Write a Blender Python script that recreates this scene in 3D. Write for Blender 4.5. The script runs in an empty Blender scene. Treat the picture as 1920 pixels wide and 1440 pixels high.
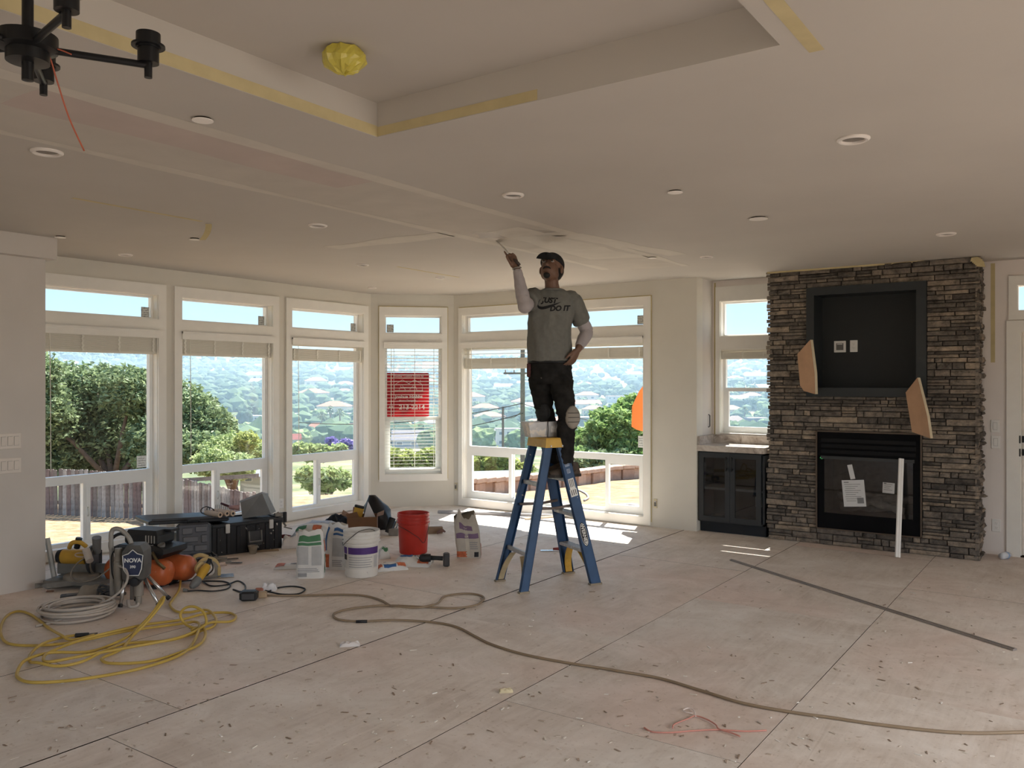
import bpy, math, random
from mathutils import Vector, Matrix, noise
# ------------------------------------------------------------------ camera, world, sun, exposure
SC = bpy.context.scene
COL = SC.collection
YAW = math.radians(34.9)
SY, CYA = math.sin(YAW), math.cos(YAW)
FPX, CX, CY, EYE = 1575.0, 960.0, 716.0, 1.6
CEIL = 2.72
cam_d = bpy.data.cameras.new('camera'); cam = bpy.data.objects.new('camera', cam_d); COL.objects.link(cam)
cam.location = (0, 0, EYE); cam.rotation_euler = (math.pi/2, 0, YAW)
cam_d.sensor_width = 36; cam_d.lens = FPX/1920*36; cam_d.shift_y = -4/1920
cam_d.clip_start = .05; cam_d.clip_end = 8000
SC.camera = cam
vs = SC.view_settings
vs.view_transform = 'Standard'; vs.look = 'None'; vs.gamma = 1; vs.exposure = 0.38; vs.use_curve_mapping = False
SC.cycles.max_bounces = 12; SC.cycles.diffuse_bounces = 10; SC.cycles.transparent_max_bounces = 16
SC.cycles.volume_bounces = 0
W = bpy.data.worlds.new('sky'); SC.world = W; W.use_nodes = True
_n = W.node_tree.nodes; _l = W.node_tree.links; _n.clear()
_tc = _n.new('ShaderNodeTexCoord'); _sep = _n.new('ShaderNodeSeparateXYZ'); _cr = _n.new('ShaderNodeValToRGB')
_bg = _n.new('ShaderNodeBackground'); _wo = _n.new('ShaderNodeOutputWorld')
_l.new(_tc.outputs['Generated'], _sep.inputs[0]); _l.new(_sep.outputs['Z'], _cr.inputs[0])
_cr.color_ramp.elements[0].position = 0.0; _cr.color_ramp.elements[0].color = (.51, .73, .91, 1)
_cr.color_ramp.elements[1].position = 0.75; _cr.color_ramp.elements[1].color = (.36, .58, .95, 1)
_e = _cr.color_ramp.elements.new(.12); _e.color = (.44, .695, .95, 1)
_l.new(_cr.outputs[0], _bg.inputs[0]); _bg.inputs[1].default_value = 1.06
_l.new(_bg.outputs[0], _wo.inputs[0])
sun_d = bpy.data.lights.new('sun', 'SUN'); sun = bpy.data.objects.new('sun', sun_d); COL.objects.link(sun)
sun_d.energy = 14.0; sun_d.angle = math.radians(.55); sun_d.color = (1, .95, .86)
sun.location = (-3, 20, 20)
sun.rotation_euler = Vector((.34, -1.0, -1.66)).to_track_quat('-Z', 'Y').to_euler()
def area_light(name, loc, size, size_y, energy, rot, color):
    d = bpy.data.lights.new(name, 'AREA'); d.shape = 'RECTANGLE'; d.size = size; d.size_y = size_y
    d.energy = energy; d.color = color; d.spread = math.radians(125)
    o = bpy.data.objects.new(name, d); COL.objects.link(o); o.location = loc; o.rotation_euler = rot
    return o
# added unseen fill lamps behind and right of the camera, standing in for daylight
area_light('fill_lamp_rear', (-1.5, -3.7, 1.7), 4.6, 2.0, 24, (math.radians(48), 0, 0), (1, .97, .95))
area_light('fill_lamp_side', (3.7, 3.0, 1.7), 5.0, 2.0, 106, (math.radians(46), 0, math.radians(90)), (1, .97, .95))

# ------------------------------------------------------------------ pixel helpers (1920 x 1440 frame)
def ray(x, y):
    r = (x-CX)/FPX; u = (CY-y)/FPX
    return Vector((CYA*r-SY, SY*r+CYA, u))
def atz(x, y, z=0.0):
    d = ray(x, y); t = (z-EYE)/d.z; return Vector((d.x*t, d.y*t, z))
def atx(x, y, X):
    d = ray(x, y); t = X/d.x; return Vector((X, d.y*t, EYE+d.z*t))
def aty(x, y, Y):
    d = ray(x, y); t = Y/d.y; return Vector((d.x*t, Y, EYE+d.z*t))
def atd(x, y, dep):
    d = ray(x, y); return Vector((d.x*dep, d.y*dep, EYE+d.z*dep))
RIGHT = Vector((CYA, SY, 0)); FWD = Vector((-SY, CYA, 0)); UP = Vector((0, 0, 1))

# ------------------------------------------------------------------ mesh helpers
def sst(t): t = max(0, min(1, t)); return t*t*(3-2*t)
class MB:
    def __init__(s): s.v = []; s.f = []
    def add(s, vs, fs):
        o = len(s.v); s.v += [Vector(p) for p in vs]; s.f += [tuple(i+o for i in f) for f in fs]; return s
    def hexa(s, p):
        return s.add(p, [(0,3,2,1),(4,5,6,7),(0,1,5,4),(1,2,6,5),(2,3,7,6),(3,0,4,7)])
    def box(s, c, size, R=None):
        c = Vector(c); h = Vector(size)*.5
        p = [Vector((x*h.x, y*h.y, z*h.z)) for z in (-1,1) for x,y in ((-1,-1),(1,-1),(1,1),(-1,1))]
        if R is not None: p = [R @ q for q in p]
        return s.hexa([c+q for q in p])
    def box2(s, a, b):
        a = Vector(a); b = Vector(b); return s.box((a+b)*.5, (abs(b.x-a.x), abs(b.y-a.y), abs(b.z-a.z)))
    def bbox(s, c, size, bev=.01, R=None):   # box with all edges chamfered
        c = Vector(c); h = Vector(size)*.5; b = min(bev, min(h)*.9)
        rings = []
        for z, k in ((-h.z, b), (-h.z+b, 0), (h.z-b, 0), (h.z, b)):
            x = h.x-k; y = h.y-k
            rings.append([Vector(q) for q in ((-x+b,-y,z),(x-b,-y,z),(x,-y+b,z),(x,y-b,z),(x-b,y,z),(-x+b,y,z),(-x,y-b,z),(-x,-y+b,z))])
        if R is not None: rings = [[R @ q for q in r] for r in rings]
        return s.loft([[c+q for q in r] for r in rings])
    def loft(s, rings, cap=True, closed=False):
        n = len(rings[0]); o = len(s.v)
        for r in rings: s.v += [Vector(p) for p in r]
        m = len(rings)
        for i in range(m if closed else m-1):
            a = o+i*n; b = o+((i+1) % m)*n
            for j in range(n):
                k = (j+1) % n; s.f.append((a+j, a+k, b+k, b+j))
        if cap and not closed:
            s.f.append(tuple(o+j for j in reversed(range(n)))); s.f.append(tuple(o+(m-1)*n+j for j in range(n)))
        return s
    def tube(s, pts, r, seg=8, closed=False, cap=True):
        pts = [Vector(p) for p in pts]; n = len(pts); rings = []; up = None
        for i, p in enumerate(pts):
            if closed: t = pts[(i+1) % n]-pts[i-1]
            else: t = pts[min(i+1, n-1)]-pts[max(i-1, 0)]
            if t.length < 1e-9: t = Vector((0,0,1))
            t.normalize()
            if up is None:
                up = Vector((0,0,1)) if abs(t.z) < .9 else Vector((1,0,0))
            x = t.cross(up)
            if x.length < 1e-5: x = t.orthogonal()
            x.normalize(); y = x.cross(t).normalized(); up = y
            rr = r[i] if isinstance(r, (list, tuple)) else r
            rings.append([p + (x*math.cos(a)+y*math.sin(a))*rr for a in (2*math.pi*k/seg for k in range(seg))])
        return s.loft(rings, cap, closed)
    def lathe(s, prof, seg=24, M=None, cap=True):
        rings = []
        for r, z in prof:
            ring = [Vector((r*math.cos(2*math.pi*k/seg), r*math.sin(2*math.pi*k/seg), z)) for k in range(seg)]
            rings.append([M @ q for q in ring] if M is not None else ring)
        return s.loft(rings, cap)
    def prism(s, out, t0, t1, M):    # 2-D outline in M's xy plane, from z=t0 to t1
        n = len(out)
        a = [M @ Vector((x, y, t0)) for x, y in out]; b = [M @ Vector((x, y, t1)) for x, y in out]
        return s.add(a+b, [tuple(reversed(range(n))), tuple(range(n, 2*n))]+[(i, (i+1) % n, n+(i+1) % n, n+i) for i in range(n)])
    def move(s, M):
        s.v = [M @ p for p in s.v]; return s
    def mesh(s, name, smooth=False):
        me = bpy.data.meshes.new(name); me.from_pydata([tuple(p) for p in s.v], [], s.f); me.update()
        import bmesh
        bm = bmesh.new(); bm.from_mesh(me); bmesh.ops.recalc_face_normals(bm, faces=bm.faces); bm.to_mesh(me); bm.free()
        if smooth is not False:
            me.polygons.foreach_set('use_smooth', [True]*len(me.polygons))
            if smooth is not True: me.set_sharp_from_angle(angle=math.radians(smooth))
        return me
def Mx(loc=(0,0,0), x=None, y=None, z=None):
    x = Vector(x).normalized() if x is not None else None
    y = Vector(y).normalized() if y is not None else None
    z = Vector(z).normalized() if z is not None else None
    if x is None: x = y.cross(z)
    if y is None: y = z.cross(x)
    if z is None: z = x.cross(y)
    m = Matrix((x, y, z)).transposed().to_4x4(); m.translation = Vector(loc); return m
def rotz(a): return Matrix.Rotation(a, 3, 'Z')
def crom(pts, n=6, closed=False):
    P = [Vector(p) for p in pts]; out = []; L = len(P)
    for i in range(L if closed else L-1):
        if closed: p0, p1, p2, p3 = P[i-1], P[i], P[(i+1) % L], P[(i+2) % L]
        else: p0, p1, p2, p3 = P[max(i-1,0)], P[i], P[i+1], P[min(i+2, L-1)]
        for k in range(n):
            t = k/n
            out.append(.5*((2*p1)+(p2-p0)*t+(2*p0-5*p1+4*p2-p3)*t*t+(3*p1-p0-3*p2+p3)*t**3))
    if not closed: out.append(P[-1])
    return out
def link(name, me, mat, parent=None, world=True, loc=None):
    o = bpy.data.objects.new(name, me); COL.objects.link(o)
    if mat is not None and len(me.materials) == 0: me.materials.append(mat)
    if loc is not None: o.location = loc
    if parent is not None:
        o.parent = parent
        if world: o.matrix_parent_inverse = wm(parent).inverted()
    return o
WMAT = {}
def wm(o):
    m = Matrix.LocRotScale(o.location, o.rotation_euler, o.scale)
    if o.parent: m = wm(o.parent) @ o.matrix_parent_inverse @ m
    return m
def part(name, mb, mat, parent, smooth=False, world=True, label=None):
    o = link(name, mb.mesh(name, smooth), mat, parent, world)
    if label: o['label'] = label
    return o
def tag(o, label, cat, group=None, kind=None):
    o['label'] = label; o['category'] = cat
    if group: o['group'] = group
    if kind: o['kind'] = kind
    return o
def thing(name, label, cat, loc=(0,0,0), rz=0, group=None):
    o = bpy.data.objects.new(name, None); COL.objects.link(o); o.empty_display_size = .1
    o.location = loc; o.rotation_euler = (0, 0, rz)
    return tag(o, label, cat, group)
def solo(name, mb, mat, label, cat, group=None, smooth=False, kind=None):
    me = mb.mesh(name, smooth)
    # origin at the thing's base
    xs = [v.co for v in me.vertices]; b = Vector((sum(v.x for v in xs)/len(xs), sum(v.y for v in xs)/len(xs), min(v.z for v in xs)))
    me.transform(Matrix.Translation(-b))
    return tag(link(name, me, mat, None, loc=b), label, cat, group, kind)
def struct(name, mb, mat, smooth=False, label=None, parent=None):
    o = link(name, mb.mesh(name, smooth), mat, parent)
    if parent is None: o['kind'] = 'structure'
    if label: o['label'] = label
    return o
def struct_root(name, loc, label):
    o = bpy.data.objects.new(name, None); COL.objects.link(o); o.location = loc
    o['kind'] = 'structure'; o['label'] = label; return o
def dup(root, loc, rz=0, label=None, scale=None):
    def cp(o, par):
        c = o.copy(); COL.objects.link(c); c.parent = par
        for ch in o.children: cp(ch, c)
        return c
    r = cp(root, None); r.location = loc; r.rotation_euler = (0, 0, rz)
    if label: r['label'] = label
    if scale: r.scale = (scale,)*3 if not isinstance(scale, (tuple, list)) else scale
    return r
def text_mb(body, size, M, depth=.0006, align='CENTER', extr=True, bold=0.0, shear=0.0):
    cu = bpy.data.curves.new('lettering', 'FONT'); cu.body = body; cu.size = size; cu.align_x = align; cu.align_y = 'CENTER'
    cu.extrude = depth; cu.offset = bold; cu.shear = shear; cu.resolution_u = 3
    o = bpy.data.objects.new('lettering', cu); COL.objects.link(o)
    dg = bpy.context.evaluated_depsgraph_get()
    me = bpy.data.meshes.new_from_object(o.evaluated_get(dg))
    mb = MB(); mb.add([M @ v.co for v in me.vertices], [tuple(p.vertices) for p in me.polygons])
    bpy.data.objects.remove(o); bpy.data.curves.remove(cu); bpy.data.meshes.remove(me)
    return mb
def remesh(mb, voxel, smooth=4, fn=None, name='m'):
    me = mb.mesh(name); o = bpy.data.objects.new('tmp', me); COL.objects.link(o)
    m = o.modifiers.new('r', 'REMESH'); m.mode = 'VOXEL'; m.voxel_size = voxel
    if smooth:
        k = o.modifiers.new('s', 'SMOOTH'); k.iterations = smooth; k.factor = .5
    dg = bpy.context.evaluated_depsgraph_get()
    out = bpy.data.meshes.new_from_object(o.evaluated_get(dg))
    bpy.data.objects.remove(o); bpy.data.meshes.remove(me)
    if fn:
        for v in out.vertices: v.co += fn(v.co, v.normal)
    out.polygons.foreach_set('use_smooth', [True]*len(out.polygons)); out.name = name
    return out

# ------------------------------------------------------------------ materials
def s2l(c):
    if isinstance(c, str): c = tuple(int(c[i:i+2], 16)/255 for i in (0, 2, 4))
    return tuple(x/12.92 if x <= .04045 else ((x+.055)/1.055)**2.4 for x in c)
MATS = {}
def new_mat(name):
    m = bpy.data.materials.new(name); m.use_nodes = True
    nt = m.node_tree; nt.nodes.clear()
    out = nt.nodes.new('ShaderNodeOutputMaterial'); b = nt.nodes.new('ShaderNodeBsdfPrincipled')
    nt.links.new(b.outputs[0], out.inputs[0]); MATS[name] = m
    return m, nt, b, out
def nd(nt, typ, **kw):
    n = nt.nodes.new(typ)
    for k, v in kw.items(): setattr(n, k, v)
    return n
def ramp(nt, fac, stops):
    r = nd(nt, 'ShaderNodeValToRGB'); e = r.color_ramp.elements
    e[0].position, e[0].color = stops[0][0], (*stops[0][1], 1)
    e[1].position, e[1].color = stops[-1][0], (*stops[-1][1], 1)
    for p, c in stops[1:-1]: x = e.new(p); x.color = (*c, 1)
    nt.links.new(fac, r.inputs[0]); return r.outputs[0]
def noise_f(nt, scale, detail=4, rough=.55, coord='Object', vec=None, dist=0.0):
    n = nd(nt, 'ShaderNodeTexNoise'); n.inputs['Scale'].default_value = scale; n.inputs['Detail'].default_value = detail
    n.inputs['Roughness'].default_value = rough; n.inputs['Distortion'].default_value = dist
    if vec is None:
        tc = nd(nt, 'ShaderNodeTexCoord'); vec = tc.outputs[coord]
    nt.links.new(vec, n.inputs['Vector']); return n.outputs['Fac']
def mix(nt, f, a, b, blend='MIX'):
    m = nd(nt, 'ShaderNodeMix', data_type='RGBA', blend_type=blend)
    for sock, val in ((m.inputs[0], f), (m.inputs[6], a), (m.inputs[7], b)):
        if hasattr(val, 'is_output'): nt.links.new(val, sock)
        else: sock.default_value = val if not isinstance(val, tuple) else (*val[:3], 1)
    return m.outputs[2]
def bump(nt, b, h, strength=.2, dist=.01):
    n = nd(nt, 'ShaderNodeBump'); n.inputs['Strength'].default_value = strength; n.inputs['Distance'].default_value = dist
    nt.links.new(h, n.inputs['Height']); nt.links.new(n.outputs[0], b.inputs['Normal'])
def M(name, col=None, rough=.55, metal=0.0, var=.10, scale=9, bmp=0.0, spec=.4, splat=None, splat_amt=.62, splat_scale=40):
    if name in MATS: return MATS[name]
    m, nt, b, out = new_mat(name)
    c = s2l(col) if isinstance(col, str) else col
    lo = tuple(x*(1-var) for x in c); hi = tuple(min(1, x*(1+var)) for x in c)
    f = noise_f(nt, scale)
    colr = ramp(nt, f, [(.3, lo), (.7, hi)])
    if splat:
        f2 = noise_f(nt, splat_scale, 2, .5)
        k = ramp(nt, f2, [(splat_amt, (0,0,0)), (splat_amt+.03, (1,1,1))])
        colr = mix(nt, k, colr, s2l(splat))
    nt.links.new(colr, b.inputs['Base Color'])
    b.inputs['Roughness'].default_value = rough; b.inputs['Metallic'].default_value = metal
    b.inputs['Specular IOR Level'].default_value = spec
    if bmp: bump(nt, b, noise_f(nt, scale*6), bmp)
    return m
def mat_glass(name='window_glass', tint=(.985,.995,.995), gl=.03):
    if name in MATS: return MATS[name]
    m, nt, b, out = new_mat(name); nt.nodes.remove(b)
    t = nd(nt, 'ShaderNodeBsdfTransparent'); t.inputs[0].default_value = (*tint, 1)
    g = nd(nt, 'ShaderNodeBsdfGlossy'); g.inputs['Roughness'].default_value = .02
    x = nd(nt, 'ShaderNodeMixShader'); x.inputs[0].default_value = gl
    nt.links.new(t.outputs[0], x.inputs[1]); nt.links.new(g.outputs[0], x.inputs[2]); nt.links.new(x.outputs[0], out.inputs[0])
    return m
def mat_leaf(name, c1, c2, trans=.35):
    if name in MATS: return MATS[name]
    m, nt, b, out = new_mat(name)
    g = nd(nt, 'ShaderNodeNewGeometry'); f = g.outputs['Random Per Island']
    colr = ramp(nt, f, [(0, s2l(c1)), (1, s2l(c2))])
    nt.links.new(colr, b.inputs['Base Color']); b.inputs['Roughness'].default_value = .6; b.inputs['Specular IOR Level'].default_value = .25
    t = nd(nt, 'ShaderNodeBsdfTranslucent'); nt.links.new(colr, t.inputs[0])
    x = nd(nt, 'ShaderNodeMixShader'); x.inputs[0].default_value = trans
    nt.links.new(b.outputs[0], x.inputs[1]); nt.links.new(t.outputs[0], x.inputs[2]); nt.links.new(x.outputs[0], out.inputs[0])
    return m
# ------------------------------------------------------------------ setting materials
WALL = M('wall_paint', (.675,.645,.575), .75, var=.03, scale=2.5, bmp=.05)
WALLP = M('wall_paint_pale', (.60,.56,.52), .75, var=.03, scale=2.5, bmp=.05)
CEILM = M('ceiling_paint', (.525,.49,.44), .85, var=.035, scale=1.1, bmp=.08)
TRIM = M('trim_white', (.84,.82,.77), .45, var=.02)
VINYL = M('vinyl_white', (.88,.89,.88), .35, var=.015)
TAPE = M('masking_tape', (.56,.47,.26), .7, var=.08)
MUDM = M('joint_compound', (.615,.575,.505), .9, var=.05, scale=6)
MUDP = M('joint_compound_pink', (.53,.45,.405), .9, var=.06, scale=3)
GLASS = mat_glass()
DARKGAP = M('gap_dark', (.018,.011,.008), .95, spec=.05)

def plywood():
    m, nt, b, out = new_mat('dusty_plywood')
    oi = nd(nt, 'ShaderNodeObjectInfo'); tc = nd(nt, 'ShaderNodeTexCoord')
    off = nd(nt, 'ShaderNodeVectorMath', operation='MULTIPLY_ADD')
    cmb = nd(nt, 'ShaderNodeCombineXYZ')
    for i in range(3): nt.links.new(oi.outputs['Random'], cmb.inputs[i])
    nt.links.new(cmb.outputs[0], off.inputs[0]); off.inputs[1].default_value = (37, 91, 13); nt.links.new(tc.outputs['Object'], off.inputs[2])
    v = off.outputs[0]
    st = nd(nt, 'ShaderNodeMapping'); st.inputs['Scale'].default_value = (9, .9, 1); nt.links.new(v, st.inputs[0])
    grain = noise_f(nt, 2.2, 5, .6, vec=st.outputs[0], dist=1.2)
    cloud = noise_f(nt, 1.6, 4, .6, vec=v)
    fine = noise_f(nt, 60, 3, .6, vec=v)
    base = ramp(nt, grain, [(.30, (.70,.63,.565)), (.55, (.79,.725,.66)), (.75, (.85,.79,.73))])
    dust = ramp(nt, cloud, [(.40, (0,0,0)), (.68, (1,1,1))])
    base = mix(nt, dust, base, (.87,.83,.78))
    pink = ramp(nt, noise_f(nt, .8, 3, .5, vec=v), [(.50, (0,0,0)), (.68, (.7,.7,.7))])
    base = mix(nt, pink, base, (.80,.645,.57))
    smear_ = ramp(nt, noise_f(nt, 2.8, 6, .68, vec=v, dist=1.0), [(.38, (.86,.835,.81)), (.62, (1,1,1))])
    base = mix(nt, 1.0, base, smear_, 'MULTIPLY')
    fleck = ramp(nt, noise_f(nt, 42, 3, .6, vec=v), [(.28, (.80,.76,.72)), (.40, (1,1,1))])
    base = mix(nt, 1.0, base, fleck, 'MULTIPLY')
    spots = ramp(nt, noise_f(nt, 16, 2, .5, vec=v), [(.70, (0,0,0)), (.76, (.55,.55,.55))])
    base = mix(nt, spots, base, (.46,.36,.28))
    tint = ramp(nt, oi.outputs['Random'], [(0, (.90,.90,.90)), (1, (1.0,.98,.97))])
    base = mix(nt, 1.0, base, tint, 'MULTIPLY')
    nt.links.new(base, b.inputs['Base Color']); b.inputs['Roughness'].default_value = .62; b.inputs['Specular IOR Level'].default_value = .3
    bump(nt, b, fine, .12, .004); return m
PLY = plywood()

# ------------------------------------------------------------------ floor: plywood sheets over joists
XL, YB, YD = -7.6, 8.5, 8.95          # left wall, bay wall, outer (door / alcove) wall
FX0, FX1, FY0, FY1 = -7.75, 3.9, -3.9, 9.1
floor = struct('floor', MB().box2((FX0, FY0, -.10), (FX1, FY1, -.04)), DARKGAP, label='dusty plywood subfloor')
rows = []
x = -3.665
xs = [x+1.22*i for i in range(-4, 8)]
row_off = {-4: 1.0, -3: .2, -2: .9, -1: 2.44, 0: 2.06, 1: 1.0, 2: 2.2, 3: 1.2, 4: .4, 5: 1.6, 6: .9}
for i in range(-4, 7):
    xa, xb = -3.665+1.22*i, -3.665+1.22*(i+1)
    ga = .0055 if i == 0 else .0017; gb = .0055 if i == -1 else .0017
    y = row_off[i] - 2.44*4
    while y < FY1:
        ya, yb = max(y, FY0), min(y+2.44, FY1); xa2, xb2 = max(xa, FX0), min(xb, FX1)
        if yb-ya > .05 and xb2-xa2 > .05:
            z = random.Random(i*31+int(y*10)).uniform(-.0008, .0008)
            o = part('plywood_sheet', MB().box2((xa2+ga, ya+.0010, -.019), (xb2-gb, yb-.0010, z)), PLY, floor); o.data.materials.append(DARKGAP)
            for pl in o.data.polygons: pl.material_index = 0 if pl.normal.z > .5 else 1      # dirty cut edges
        y += 2.44

# ------------------------------------------------------------------ ceiling with a raised tray
TX0, TX1, TY0, TY1, TZ = -2.706, -.867, -2.2, 2.80, 2.876
cm = MB()
for a, b_ in (((FX0, FY0), (TX0, FY1)), ((TX1, FY0), (FX1, FY1)), ((TX0, TY1), (TX1, FY1)), ((TX0, FY0), (TX1, TY0))):
    cm.box2((a[0], a[1], CEIL), (b_[0], b_[1], CEIL+.25))
cm.box2((TX0, TY0, TZ), (TX1, TY1, TZ+.1))
ceiling = struct('ceiling', cm, CEILM, label='pale ceiling with raised tray')
def tape(parent, a, b, w, nrm, t=.0012, mat=None):
    a, b, nrm = Vector(a), Vector(b), Vector(nrm).normalized(); d = (b-a); L = d.length; d.normalize(); s = nrm.cross(d)
    mb = MB(); h = s*(w/2)
    mb.hexa([a-h, b-h, b+h, a+h, a-h+nrm*t, b-h+nrm*t, b+h+nrm*t, a+h+nrm*t])
    return part('masking_tape', mb, mat or TAPE, parent)
tape(ceiling, (TX0+.0005, -1.5, CEIL+.026), (TX0+.0005, TY1, CEIL+.026), .048, (1,0,0))
tape(ceiling, (TX0, TY1-.0005, CEIL+.024), (-1.83, TY1-.0005, CEIL+.024), .042, (0,-1,0))
tape(ceiling, (-.78, 2.0, CEIL-.0005), (-.78, 2.92, CEIL-.0005), .05, (0,0,-1))
a_, b_ = atz(136, 371, CEIL-.0005), atz(378, 415, CEIL-.0005); tape(ceiling, a_, b_, .035, (0,0,-1))
a_, b_ = atz(745, 500, CEIL-.0005), atz(860, 520, CEIL-.0005); tape(ceiling, a_, b_, .03, (0,0,-1))
# a flap of tape that has let go and hangs down
p0 = atz(391, 420, CEIL-.001); fl = MB(); fr_ = []
for k in range(7):
    t = k/6; c = p0+Vector((.02*t-.05*t*t, -.03*t*t, -.115*t)); h = RIGHT*.022
    fr_.append((c-h, c+h))
fl.add([q for pr in fr_ for q in pr], [(2*k, 2*k+1, 2*k+3, 2*k+2) for k in range(6)])
fl.add([q+FWD*.0015 for pr in fr_ for q in pr], [(2*k, 2*k+2, 2*k+3, 2*k+1) for k in range(6)])
part('tape_flap', fl, TAPE, ceiling)
def smear(poly, mat, seed, z=CEIL-.0006, wob=.03, name='joint_compound'):
    rnd = random.Random(seed); pts = []
    for i in range(len(poly)):
        a, b = Vector((*poly[i], 0)), Vector((*poly[(i+1) % len(poly)], 0)); n = max(2, int((b-a).length/.12)); d = (b-a); nn = Vector((-d.y, d.x, 0)).normalized()
        for k in range(n):
            p = a+d*(k/n); pts.append(p+nn*noise.noise(Vector((p.x*2.1+seed, p.y*2.1, seed)))*wob)
    n = len(pts)
    mb = MB().add([(p.x, p.y, z) for p in pts]+[(p.x, p.y, z-.0008) for p in pts], [tuple(range(n)), tuple(range(n, 2*n))]+[(i, (i+1) % n, n+(i+1) % n, n+i) for i in range(n)])
    return part(name, mb, mat, ceiling)
MUDB = M('joint_compound_band', (.545,.505,.445), .9, var=.05, scale=4)
smear([(-4.00, -1.5), (-3.28, -1.5), (-3.26, 7.6), (-3.98, 7.6)], MUDB, 1, z=CEIL-.0002)
smear([(-4.08, -1.0), (-4.00, -1.0), (-3.98, 7.4), (-4.05, 7.4)], MUDM, 2)
smear([(-3.32, 1.0), (-3.22, 1.0), (-3.22, 7.6), (-3.30, 7.6)], MUDM, 3)
smear([(-3.62, 1.6), (-3.30, 1.6), (-3.32, 3.4), (-3.60, 3.4)], MUDP, 4, z=CEIL-.0004)
smear([(-5.25, 4.80), (-4.05, 4.84), (-4.05, 5.06), (-5.25, 4.98)], MUDM, 5, wob=.05)
smear([(-3.75, 5.0), (-3.45, 5.0), (-3.3, 6.9), (-3.8, 6.7)], MUDM, 6, wob=.10)
MUDW = M('joint_compound_wet', (.34,.295,.25), .5, var=.1, scale=5)
smear([(-3.86, 4.96), (-3.46, 5.04), (-3.30, 5.35), (-3.66, 5.38), (-3.92, 5.22)], MUDW, 7, z=CEIL-.0005, wob=.12)
smear([(-3.95, 5.28), (-3.45, 5.42), (-3.3, 5.52), (-3.8, 5.42)], MUDM, 8, z=CEIL-.0008, wob=.05)
smear([(-3.45, 5.3), (-3.2, 5.5), (-2.95, 6.9), (-3.1, 6.9)], MUDM, 9, z=CEIL-.0008, wob=.06)

# ------------------------------------------------------------------ wall frames
class Frame:
    def __init__(s, o, d): s.o = Vector((*o, 0)); s.d = Vector((*d, 0)).normalized(); s.n = Vector((s.d.y, -s.d.x, 0))
    def p(s, u, n, z): return s.o+s.d*u+s.n*n+UP*z
    def box(s, mb, u0, u1, n0, n1, z0, z1):
        return mb.hexa([s.p(u0,n0,z0), s.p(u1,n0,z0), s.p(u1,n1,z0), s.p(u0,n1,z0), s.p(u0,n0,z1), s.p(u1,n0,z1), s.p(u1,n1,z1), s.p(u0,n1,z1)])
    def M(s, u, n, z): return Mx(s.p(u,n,z), x=s.d, y=UP, z=s.n)
def wall(name, fr, u0, u1, z1, th, holes, mat, label):
    mb = MB(); us = sorted({u0, u1, *[h[0] for h in holes], *[h[1] for h in holes]})
    for a, b in zip(us, us[1:]):
        m = (a+b)/2; hs = sorted([h for h in holes if h[0] < m < h[1]], key=lambda h: h[2]); z = 0.0
        for h in hs:
            if h[2] > z+1e-6: fr.box(mb, a, b, -th, 0, z, h[2])
            z = h[3]
        if z < z1-1e-6: fr.box(mb, a, b, -th, 0, z, z1)
    return struct(name, mb, mat, label=label)
FL = Frame((XL, 0), (0, 1)); FA = Frame((XL, 7.75), (1, 1)); FB = Frame((0, YB), (1, 0)); FD = Frame((0, YD), (1, 0))
TH = .16
W1, W2, W3 = (3.65, 4.79), (5.05, 6.19), (6.462, 7.605)
TRZ = (2.215, 2.455); MNZ = (.10, 2.06)
AW = (.172, .905); BW = (-6.70, -4.14); CW = (-3.43, -2.70)
wall('wall_left', FL, 3.2, 7.75, CEIL, TH, [(a, b, *TRZ) for a, b in (W1, W2, W3)]+[(a, b, *MNZ) for a, b in (W1, W2, W3)], WALL, 'cream window wall')
wall('wall_bay', FA, -.03, 1.06, CEIL, TH, [(*AW, *TRZ), (*AW, .41, 2.06)], WALL, 'cream angled bay wall')
wall('wall_back', FB, -6.885, -3.52, CEIL, TH, [(*BW, *TRZ), (*BW, MNZ[0], 2.06)], WALL, 'cream wall around the wide picture window')
wall('wall_alcove', FD, -3.52-.10, .0+3.9, CEIL, TH, [(*CW, 2.10, 2.49), (*CW, 1.03, 1.96), (-.585, .36, 0, 2.07), (-.603, .36, 2.249, 2.483)], M('wall_paint_lightened', (.80,.74,.70), .75, var=.03, scale=2.5, bmp=.05), 'pale wall behind the fireplace and door')  # same wall paint in a lighter copy, making up for weak light here
struct('wall_return', MB().box2((-3.62, YB+TH, 0), (-3.52, YD, CEIL)), WALLP, label='short return wall beside the cabinet alcove')
# stub wall on the left with a cornice box at the ceiling
struct('wall_stub', MB().box2((XL-.1, -3.9, 0), (-6.75, 3.30, CEIL-.165)).box2((XL-.1, 3.2, 0), (XL+.0, 3.3, CEIL)), WALLP, label='plain wall end nearest the windows')
struct('trim_1', MB().box2((XL-.1, -3.9, CEIL-.165), (-6.66, 3.345, CEIL)), WALLP, label='boxed cornice along the ceiling')
tape(bpy.data.objects['wall_stub'], (-6.7495, 2.9, 2.45), (-6.7495, 2.9, 1.75), .02, (1,0,0))
# the rest of the room, behind the camera, with wide openings added to let light in
FR = Frame((0, -3.9), (-1, 0)); FS = Frame((3.9, 0), (0, -1))
wall('wall_rear', FR, -3.9, 7.0, CEIL, TH, [(-.9, 3.9, .1, 2.4)], WALLP, 'wall behind the viewer')
wall('wall_right', FS, -9.1, 3.9, CEIL, TH, [(-5.6, -.4, .1, 2.4)], WALLP, 'wall to the right of the viewer')

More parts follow.
